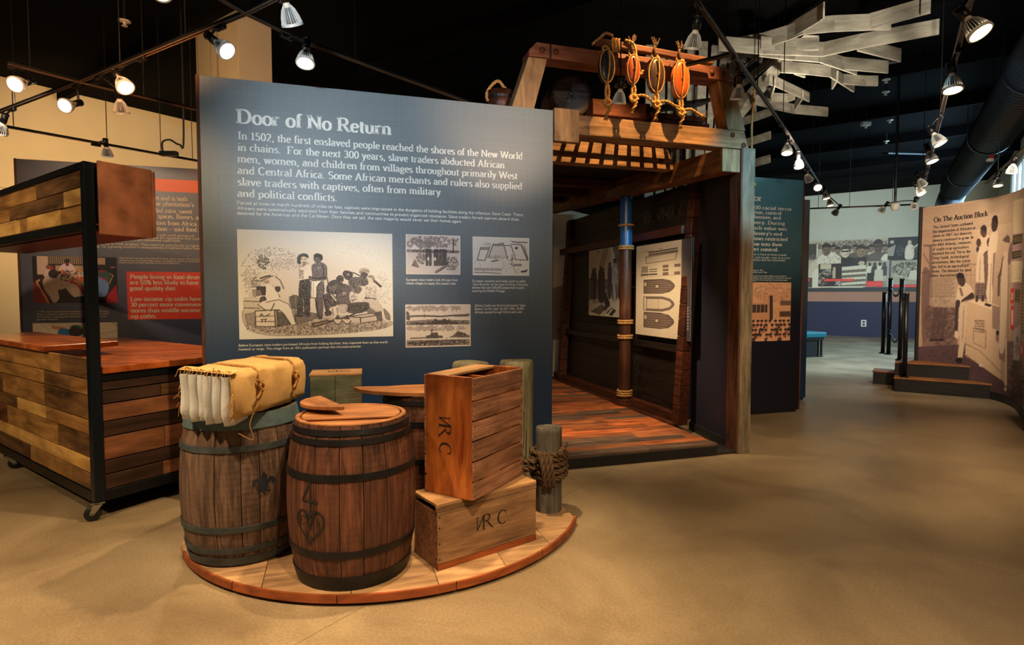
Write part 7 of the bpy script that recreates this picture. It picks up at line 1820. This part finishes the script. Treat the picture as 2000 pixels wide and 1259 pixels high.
# which side faces the room? the viewer is at smaller x
t0 = wnorm(20); SGN = -1 if t0.x > 0 else 1
M['mural_back'] = plain('mural_board', C(60, 46, 42), .6)
curved(0, -.08 * SGN, .02, ZM, 'board', M['mural_back']); curved(.012 * SGN, .002 * SGN, 0, .12, 'baseboard', M['base'])
p = WC[0] - MO; MB().box(p.x - .05, p.x + .09, p.y - .0, p.y + .03, 0, ZM + .01).build('end_trim', M['base'], mural)
def wall_hit(px, py):
    r = ray(px, py); best = None
    for a, b in zip(WC[:-1], WC[1:]):
        # X/Y = r.x/r.y
        k = r.x / r.y; fa = a.x - k * a.y; fb = b.x - k * b.y
        if fa * fb <= 0 and fa != fb:
            t = fa / (fa - fb); P = a.lerp(b, t); best = P; s = P.y / r.y
            return P, CH + r.z * s
    return None, None
LEN = [0]
for a, b in zip(WC[:-1], WC[1:]): LEN.append(LEN[-1] + (b - a).length)
def paint_mural():
    cv = Canvas(430, 500, (0, 0, 1102, 2414), (180, 148, 118))      # joined enlargement coordinates: x=(px-1790)*5.2476, y=(py-380)*5.2476
    T = (184, 152, 122); S = (70, 50, 48); Md = (128, 98, 82)
    cv.rect(0, 0, 1102, 2500, (172, 140, 112)); cv.ell(700, 300, 500, 700, (204, 172, 138), .7, .8); cv.ell(850, 160, 260, 260, (226, 196, 156), .5, .9)
    for i in range(14): cv.line([(60, 150 + i * 22), (500, 110 + i * 20), (980, -40 + i * 24)], 7, (126, 96, 82), .55)
    cv.poly([(60, 360), (180, 350), (180, 1200), (60, 1300)], (156, 122, 100), .7); cv.rect(70, 510, 160, 530, S, .6); cv.rect(130, 520, 160, 900, S, .5); cv.line([(70, 600), (125, 700)], 12, S, .6); cv.line([(60, 800), (120, 790)], 14, S, .6)
    cv.poly([(60, 800), (150, 830), (150, 1300), (60, 1500)], (90, 64, 60), .7, True)
    cv.poly([(170, 1150), (420, 1150), (420, 1560), (60, 1560), (60, 1300)], (110, 82, 74), .75); cv.blot(240, 1300, 180, 260, S, 420, 60, .3, 2)
    for x in (200, 250, 300): cv.line([(x, 1180), (x - 40, 1480)], 46, (70, 50, 50), .6); cv.ell(x - 40, 1490, 30, 14, (40, 28, 30), .7)
    cv.poly([(0, 1560), (500, 1530), (860, 1880), (1102, 2150), (1102, 2414), (0, 2414)], (84, 62, 64)); cv.blot(400, 1700, 380, 150, (60, 44, 48), 400, 40, .4, 3)
    # text sheet
    cv.poly([(140, 850), (420, 870), (410, 1160), (130, 1140)], (176, 148, 124), .6)
    # fence
    for x in (505, 560, 600): cv.line([(x, 710), (x, 920)], 5, Md, .7)
    cv.line([(470, 710), (650, 712)], 10, Md, .8); cv.line([(500, 820), (640, 825)], 5, Md, .7)
    # plinth and stairs
    cv.poly([(520, 1085), (860, 1150), (870, 1900), (500, 1650)], (196, 162, 128)); cv.poly([(520, 1085), (600, 1075), (860, 1140), (780, 1180)], (216, 184, 148)); cv.poly([(780, 1130), (860, 1150), (860, 1390), (780, 1370)], (140, 112, 96)); cv.poly([(815, 1390), (900, 1400), (895, 1560), (850, 1530), (815, 1490)], (132, 104, 90)); cv.poly([(850, 1540), (915, 1580), (920, 1720), (850, 1680)], (128, 100, 88))
    cv.line([(500, 1525), (650, 1600), (880, 1830)], 5, S, .8); cv.line([(500, 1640), (860, 1900)], 7, S, .8); cv.line([(585, 1365), (715, 1400), (710, 1575), (590, 1520), (585, 1365)], 6, S, .9); cv.poly([(585, 1365), (715, 1400), (710, 1575), (590, 1520)], (190, 156, 124), .5)
    cv.poly([(640, 1720), (680, 1730), (680, 1770), (645, 1760)], (210, 180, 150))
    # seated man
    cv.poly([(440, 930), (520, 910), (580, 980), (590, 1060), (520, 1080), (470, 1110), (410, 1080), (420, 980)], (206, 176, 146), 1, True); cv.line([(450, 960), (470, 1030)], 22, (90, 66, 60), .8); cv.poly([(520, 1040), (575, 1000), (592, 1060), (500, 1085), (470, 1110), (465, 1080)], (62, 44, 42), 1, True)
    cv.ell(460, 870, 40, 70, (70, 50, 46), 1, 0, -.2); cv.poly([(412, 860), (420, 810), (470, 800), (492, 830), (480, 860), (440, 850)], (36, 26, 28), 1, True); cv.poly([(405, 1090), (450, 1090), (430, 1200), (425, 1380), (390, 1400), (400, 1200)], (62, 46, 46), 1, True)
    cv.poly([(450, 1120), (520, 1120), (515, 1300), (490, 1560), (465, 1680), (425, 1660), (440, 1500), (430, 1330)], (200, 170, 138), 1, True); cv.line([(490, 1150), (470, 1500)], 6, Md); cv.poly([(395, 1400), (430, 1410), (430, 1470), (395, 1460)], (206, 176, 146), 1, True); cv.poly([(410, 1680), (460, 1670), (470, 1710), (440, 1730), (405, 1710)], (30, 22, 24), 1, True)
    # woman with children
    cv.poly([(660, 430), (720, 400), (760, 450), (750, 560), (700, 620), (640, 600), (650, 500)], (210, 180, 150), 1, True); cv.ell(690, 375, 34, 62, (84, 60, 52), 1, 0, -.1); cv.poly([(665, 350), (690, 308), (720, 330), (715, 380)], (50, 36, 36), 1, True); cv.ell(640, 490, 24, 44, (74, 54, 48)); cv.ell(750, 490, 26, 50, (74, 54, 48)); cv.ell(630, 560, 16, 26, (70, 50, 46)); cv.poly([(650, 560), (740, 570), (690, 620), (640, 600)], (210, 184, 156), 1, True)
    cv.line([(690, 620), (745, 570)], 26, (80, 58, 52)); cv.poly([(630, 600), (690, 610), (700, 900), (610, 890), (612, 760)], (206, 178, 148), 1); cv.poly([(690, 600), (740, 600), (730, 920), (700, 900)], (110, 84, 76)); cv.line([(655, 640), (650, 890)], 5, Md); cv.poly([(610, 900), (730, 905), (725, 1060), (690, 1080), (600, 1050)], (124, 98, 86), .95)
    for y in range(925, 1060, 26): cv.line([(605, y), (725, y + 6)], 7, (70, 50, 50), .8)
    for x in (640, 680, 712): cv.line([(x, 910), (x - 8, 1050)], 6, (70, 50, 50), .7)
    for x in (625, 685): cv.line([(x, 1040), (x - 5, 1085)], 26, (60, 42, 42)); 
    # man with child, white trousers
    cv.poly([(775, 390), (830, 370), (835, 480), (815, 590), (760, 590), (740, 520)], (212, 184, 152), 1, True); cv.ell(805, 300, 34, 80, (64, 46, 44), 1, 0, .12); cv.poly([(775, 260), (800, 210), (835, 225), (832, 300), (812, 270)], (40, 28, 30), 1, True); cv.poly([(730, 560), (810, 575), (800, 760), (775, 1130), (735, 1110), (715, 1010), (740, 800)], (214, 186, 154), 1); cv.line([(770, 700), (755, 1100)], 6, Md); cv.poly([(790, 600), (812, 590), (800, 760), (785, 1000), (776, 900)], (120, 94, 82), .8); cv.poly([(705, 1110), (780, 1130), (760, 1150), (700, 1130)], (50, 36, 36))
    # white haired man with hat
    cv.poly([(900, 590), (945, 590), (950, 760), (930, 1180), (900, 1600), (850, 1560), (870, 1100), (870, 760)], (204, 174, 144), .95, True); cv.ell(925, 525, 20, 60, (190, 156, 128)); cv.poly([(890, 470), (955, 490), (960, 440), (940, 410), (915, 430)], (96, 72, 66), 1, True); cv.poly([(950, 560), (980, 480), (985, 640), (945, 720)], (110, 84, 76), .9, True); cv.poly([(890, 600), (865, 760), (835, 840), (855, 850), (880, 760)], (84, 62, 58), 1, True); cv.line([(850, 850), (845, 1030)], 22, (92, 70, 64)); cv.line([(905, 620), (880, 700), (865, 900)], 5, S, .8); cv.poly([(820, 1400), (850, 1390), (850, 1440), (825, 1440)], (36, 26, 28)); cv.line([(930, 1500), (915, 2000)], 28, (200, 172, 142), .8); cv.line([(945, 600), (940, 1700)], 6, S, .6)
    # right hand stuff: pale notes, dark posters, red tags
    cv.poly([(1000, 60), (1102, 30), (1102, 390), (990, 400)], (220, 190, 150)); cv.rect(990, 400, 1102, 900, (168, 130, 122)); cv.poly([(990, 420), (1090, 395), (1085, 490), (988, 515)], (34, 30, 28)); cv.poly([(985, 585), (1082, 565), (1080, 640), (985, 660)], (34, 30, 28))
    for y in (435, 455, 475, 600, 625): cv.line([(1000, y + 6), (1078, y - 10)], 6, (200, 160, 60))
    cv.poly([(980, 680), (1095, 680), (1085, 890), (975, 900)], (226, 200, 160))
    for y in range(90, 380, 22): cv.line([(1010, y + 10), (1090, y - 6)], 5, (190, 158, 120), .8)
    for y in range(700, 880, 20): cv.line([(990, y), (1080, y)], 4, (170, 140, 104), .8)
    cv.rect(930, 1500, 1102, 2400, (80, 58, 62), .8); cv.blot(1020, 1900, 90, 460, (150, 116, 104), 300, 60, .4, 7); cv.blot(1010, 2000, 70, 400, (40, 30, 36), 300, 60, .5, 8)
    cv.rect(1000, 900, 1102, 1500, (150, 116, 104)); cv.poly([(972, 965), (1005, 960), (1000, 1115), (968, 1112)], (206, 30, 28)); cv.poly([(978, 1005), (998, 1003), (994, 1080), (975, 1080)], (190, 160, 120)); cv.poly([(972, 1140), (1002, 1140), (1000, 1390), (968, 1380)], (206, 30, 28)); cv.poly([(978, 1180), (995, 1180), (994, 1340), (976, 1340)], (220, 190, 160))
    cv.poly([(1018, 970), (1066, 970), (1060, 1100), (1014, 1095)], (34, 30, 28)); cv.poly([(1090, 780), (1102, 770), (1102, 1420), (1085, 1440)], (34, 30, 28))
    for y in range(985, 1090, 20): cv.line([(1024, y), (1056, y)], 5, (200, 160, 60))
    for y in range(830, 1400, 34): cv.line([(1092, y), (1102, y)], 12, (200, 160, 60))
    cv.poly([(1005, 1380), (1070, 1330), (1060, 1700), (1000, 1690)], (176, 156, 150)); cv.blot(1030, 1540, 24, 110, (30, 40, 66), 120, 18, .7, 9); cv.poly([(1070, 1515), (1095, 1515), (1095, 1670), (1068, 1660)], (206, 30, 28)); cv.poly([(1076, 1550), (1088, 1550), (1086, 1630), (1074, 1630)], (220, 190, 160))
    cv.line([(870, 1965), (880, 1950), (960, 1990), (965, 2200)], 10, (50, 36, 40), .8)
    cv.line([(1000, 0), (985, 900)], 3, (120, 90, 80), .8)
    return cv.grain(.02, None, 1, 3).soften(1)
mc = paint_mural()
# sample the wall itself on a regular grid (arc length x height) and look the print up through where each spot belongs on the sheet
nA, nZ = 420, 420
S_ = np.linspace(0, LEN[-1], nA); ii = np.clip(np.searchsorted(LEN, S_) - 1, 0, len(WC) - 2); LN = np.array(LEN)
tt = (S_ - LN[ii]) / (LN[ii + 1] - LN[ii]); WA = np.array([(p.x, p.y) for p in WC]); XY = WA[ii] * (1 - tt[:, None]) + WA[ii + 1] * tt[:, None]
NN = np.array([tuple(wnorm(i)[:2]) for i in range(len(WC))]); N2 = NN[ii] * (1 - tt[:, None]) + NN[ii + 1] * tt[:, None]
Zs = np.linspace(ZM - .002, .12, nZ)
Yf = XY[:, 1]; Xf = XY[:, 0]
Z2, X2_ = np.meshgrid(Zs, Xf, indexing='ij'); _, Y2 = np.meshgrid(Zs, Yf, indexing='ij')
dz = Z2 - CH; depth = Y2 * cp - dz * sp; up = Y2 * sp + dz * cp
PXm = 1000 + F * X2_ / depth; PYm = 629.5 - F * up / depth
cx_ = np.clip(((PXm - 1790) * 5.2476) / 1102 * mc.w, 0, mc.w - 1).astype(int); cy_ = np.clip(((PYm - 380) * 5.2476) / 2414 * mc.h, 0, mc.h - 1).astype(int)
colr = mc.a[cy_, cx_]
co_ = np.stack([X2_ - MO.x + np.tile(N2[:, 0], (nZ, 1)) * .004 * SGN, Y2 - MO.y + np.tile(N2[:, 1], (nZ, 1)) * .004 * SGN, Z2], -1)
grid_mesh('printed_mural', co_, colr, mural)
def mural_text(mb, s, x, y, xe, cap, hx=.06, hy=.026, serif=True, ye=None):
    st, w = text2d(s, hx, hy, serif); P0, z0 = wall_hit(x, y); 
    zt = wall_hit(x, y - cap)[1]; kz = (zt - z0) / .7; P1, z1 = wall_hit(xe, ye if ye else y)
    def arc(P): return min(range(len(WC)), key=lambda i: (WC[i] - P).length)
    def arcl(P):
        for i, (a, b) in enumerate(zip(WC[:-1], WC[1:])):
            d = b - a; t = (P - a).dot(d) / d.length_squared
            if -.01 <= t <= 1.01 and ((a + d * t) - P).length < .01: return LEN[i] + t * d.length
        return 0
    a0, a1 = arcl(P0), arcl(P1); kx = (a1 - a0) / w
    def fn(u, v):
        q = a0 + u * kx; i = min(max(np.searchsorted(LN, q) - 1, 0), len(WC) - 2); t = (q - LN[i]) / (LN[i + 1] - LN[i]); P = WC[i].lerp(WC[i + 1], t) + wnorm(i) * .008 * SGN - MO
        return (P.x, P.y, z0 + v * kz)
    for strip in st:
        vs = []
        for a, b, c, d in strip: vs += [fn(a, b), fn(c, d)]
        mb.add(vs, [(2 * i + 1, 2 * i + 3, 2 * i + 2, 2 * i) for i in range(len(strip) - 1)])
mb = MB(); mural_text(mb, 'On The Auction Block', 1824, 434, 1930, 9.5, .085, .035, ye=422)
tl = ['The United States outlawed', 'the importation of Africans as', 'slaves in 1807, but domestic', 'slavery continued to grow. In', 'the Mid-Atlantic, centuries', 'of single-crop agriculture', 'depleted the soil. Yet in the', 'Deep South, technological', 'innovations, like the cotton', 'gin, led to an agricultural', 'boom. The demand for slave', 'labor skyrocketed.']
te = [1900, 1906, 1899, 1902, 1897, 1893, 1896, 1893, 1896, 1893, 1898, 1870]
for i, (s, e) in enumerate(zip(tl, te)): mural_text(mb, s, 1822.5 - i * .25, 446.5 + i * 8.55, e, 5.4, .075, .035)
for i in range(13): mural_text(mb, ['Men, women and children were sold', 'at auction and families were torn', 'apart. Buyers came from the cotton', 'states and paid in cash or credit.'][i % 4], 1818, 545 + i * 2.9, 1867 - (i % 3) * 3, 1.8, .05, .04, False)
for i, s in enumerate(('NEGROES', 'FOR SALE', 'AT AUCTION', 'THIS DAY', "AT 1 O'CLOCK")): mural_text(mb, s, 1904 + (i % 2), 627.5 + i * 5.2, 1924, 3.2, .07, .05, False)
mb.build('lettering', M['text_dark'], mural)

# ------------------------------------------------------------------ mural on the far wall
def far_mural():     # 1373x1259 enlargement of x 1570..1810, y 450..670
    cv = Canvas(420, 210, (50, 80, 1300, 690), (60, 58, 60)); W_ = (214, 204, 180); D_ = (40, 36, 38); Mg = (128, 118, 106)
    cv.rect(50, 80, 950, 640, (176, 164, 142)); cv.blot(500, 140, 440, 50, (90, 82, 76), 500, 40, .6, 1); cv.rect(50, 110, 150, 300, (70, 62, 56)); cv.rect(150, 115, 165, 270, W_)
    r = np.random.default_rng(4)
    def head(x, y, rx, ry, skin, hair=D_, cap=True):
        cv.ell(x, y, rx, ry, skin); cv.poly([(x - rx * 1.05, y - ry * .1), (x - rx, y - ry * .9), (x, y - ry * 1.25), (x + rx, y - ry * .9), (x + rx * 1.05, y - ry * .1), (x + rx * .7, y - ry * .5), (x - rx * .7, y - ry * .5)], hair, 1, True)
        dk = tuple(int(c * .5) for c in skin); cv.ell(x - rx * .4, y - ry * .05, rx * .16, ry * .08, dk); cv.ell(x + rx * .4, y - ry * .05, rx * .16, ry * .08, dk); cv.line([(x - rx * .35, y + ry * .5), (x + rx * .35, y + ry * .5)], 5, dk); cv.ell(x + rx * .5, y + ry * .2, rx * .5, ry * .6, dk, .3, .8)
    for x, y in ((345, 180), (520, 200), (770, 200), (720, 220), (920, 200), (400, 210), (600, 190)):
        cv.poly([(x - 60, y + 140), (x - 40, y + 50), (x + 40, y + 50), (x + 60, y + 140)], (200, 190, 168) if x % 40 else (90, 82, 76), 1, True); head(x, y, 30, 42, (130, 110, 92))
    cv.poly([(50, 640), (60, 420), (110, 320), (160, 320), (165, 640)], (196, 184, 158), 1, True); cv.blot(90, 280, 50, 40, Mg, 60, 24, .7, 6)
    cv.poly([(160, 300), (230, 240), (320, 225), (420, 270), (480, 370), (440, 400), (200, 400)], W_, 1, True); head(268, 195, 48, 68, (112, 92, 76))
    for _ in range(30): cv.ell(r.uniform(200, 430), r.uniform(260, 350), 9, 6, (170, 160, 136))
    cv.poly([(440, 300), (500, 280), (560, 290), (640, 330), (560, 400), (460, 400)], (36, 34, 38), 1, True); head(488, 225, 46, 66, (206, 186, 160), (60, 54, 50)); cv.line([(450, 215), (530, 213)], 15, (20, 18, 20))
    cv.poly([(560, 320), (640, 290), (740, 290), (800, 340), (740, 400), (560, 400)], (44, 42, 46), 1, True); head(660, 225, 46, 66, (140, 116, 96)); cv.poly([(740, 280), (800, 240), (890, 240), (950, 300), (940, 345), (740, 340)], (92, 84, 78), 1, True); head(845, 185, 46, 76, (90, 74, 64)); cv.line([(805, 170), (885, 168)], 8, (30, 28, 30))
    cv.poly([(880, 330), (900, 280), (945, 260), (948, 340)], W_, 1, True)
    cv.poly([(450, 400), (720, 380), (722, 620), (445, 625)], W_)
    for i in range(4): cv.poly([(450, 440 + i * 58), (722, 425 + i * 58), (722, 458 + i * 56), (450, 472 + i * 58)], (112, 98, 84))
    cv.ell(670, 360, 36, 26, (190, 170, 146)); cv.poly([(110, 460), (200, 400), (260, 500), (200, 640), (108, 640)], W_, 1, True)
    cv.rect(180, 355, 450, 628, (44, 38, 38)); cv.rect(200, 360, 330, 420, (196, 180, 150)); cv.blot(280, 460, 70, 40, W_, 90, 22, .8, 8); cv.blot(230, 560, 60, 50, W_, 60, 20, .7, 9); cv.poly([(350, 400), (380, 400), (380, 530), (345, 530)], (190, 170, 140)); cv.blot(410, 590, 40, 30, W_, 50, 22, .9, 10); cv.blot(190, 520, 30, 60, W_, 40, 20, .8, 11)
    cv.poly([(108, 628), (720, 628), (690, 645), (108, 642)], W_); cv.rect(50, 520, 108, 640, (70, 66, 68)); cv.rect(50, 524, 78, 566, (226, 40, 44)); cv.poly([(247, 535), (595, 540), (595, 566), (247, 568)], (226, 40, 44)); cv.line([(255, 552), (585, 553)], 9, (236, 110, 90))
    cv.rect(722, 340, 945, 640, (150, 140, 124)); cv.rect(733, 345, 942, 570, (184, 174, 152)); cv.blot(830, 380, 90, 30, (80, 74, 70), 60, 20, .6, 12)
    for x, c in ((760, W_), (815, (60, 56, 58)), (870, W_), (920, (70, 66, 66))): cv.poly([(x - 30, 410), (x, 395), (x + 30, 410), (x + 34, 500), (x - 34, 500)], c, 1, True); cv.ell(x, 375, 16, 22, (60, 50, 46))
    cv.rect(735, 475, 808, 570, (34, 32, 36)); cv.poly([(815, 440), (905, 440), (905, 566), (815, 566)], (200, 192, 168)); cv.poly([(728, 568), (905, 573), (905, 636), (728, 632)], (226, 40, 44)); cv.rect(740, 580, 895, 625, (236, 96, 84), .7)
    cv.rect(948, 80, 1300, 330, (26, 30, 40)); cv.ell(990, 130, 22, 20, W_, .8); cv.poly([(948, 200), (1030, 160), (1010, 290), (948, 285)], (150, 146, 134), 1); cv.poly([(1140, 180), (1210, 180), (1215, 320), (1130, 320)], W_, 1, True); cv.ell(1172, 145, 20, 28, (196, 182, 158)); cv.line([(1200, 210), (1290, 150)], 22, (180, 170, 150)); cv.blot(1075, 230, 50, 60, (90, 92, 98), 90, 24, .6, 13); cv.blot(1250, 250, 50, 60, (120, 118, 112), 60, 24, .6, 14)
    cv.rect(945, 330, 990, 640, (168, 164, 158)); cv.rect(968, 330, 992, 640, (90, 88, 92)); cv.rect(992, 340, 1290, 612, (170, 160, 138)); cv.blot(1140, 440, 150, 80, (56, 52, 50), 420, 30, .6, 15); cv.blot(1140, 470, 140, 80, W_, 120, 34, .7, 16); cv.poly([(1190, 470), (1250, 460), (1270, 550), (1180, 550)], W_, 1, True); cv.poly([(990, 612), (1290, 612), (1290, 648), (990, 646)], (226, 40, 44)); cv.line([(1070, 630), (1280, 630)], 10, (238, 110, 100)); cv.rect(50, 645, 1300, 690, (52, 54, 58))
    return cv.grain(.02, None, 1, 3).soften(1)
def lf(px, py):
    r = ray(px, py); n = PF.n; k = (Vector((pf.x, pf.y, 0)).dot(n)) / (r.x * n.x + r.y * n.y); P = Vector((r.x * k, r.y * k, CH + r.z * k)); d = P - Vector((pf.x, pf.y, 0)); return d.dot(PF.u), P.z
fm = empty('history_mural', (pf.x, pf.y, 0), BA, 'long black and white photo mural on the far pale wall', 'mural')
xa, _ = lf(1578, 520); xb, _ = lf(1800, 520); za = (lf(1600, 469)[1] + lf(1780, 464)[1]) / 2; zb = lf(1700, 569)[1]
xa = max(xa, xb - 12); MB().box(xa, xb + .6, -.035, -.02, zb, za).build('mural_panel', M['black_paint'], fm)
cv = far_mural(); U, V = np.meshgrid(np.linspace(xa, xb, cv.w), np.linspace(za, zb, cv.h)); grid_mesh('printed_mural', np.stack([U, np.full_like(U, -.04), V], -1), cv.a, fm)

# ------------------------------------------------------------------ bench
pb = G(1606, 697, 0); bn = empty('museum_bench', (pb.x, pb.y, 0), AA, 'black bench with a teal padded seat behind the text panel', 'bench')
MB().box(-1.6, .14, .0, .55, .50, .64).build('seat_pad', M['teal_vinyl'], bn, bev=.03)
MB().box(-1.56, .08, .03, .52, .44, .50).build('seat_base', M['black_paint'], bn, bev=.004)
MB().box(-1.5, -.12, .06, .49, .0, .44).build('plinth', M['black_paint'], bn)
for x in (-.06, .04):
    for y in (.06, .46): MB().box(x - .02, x + .02, y, y + .04, 0, .44).build('leg', M['black_metal'], bn, bev=.003)
MB().box(-.1, .08, .05, .5, .0, .03).build('foot_rail', M['black_metal'], bn, bev=.003)
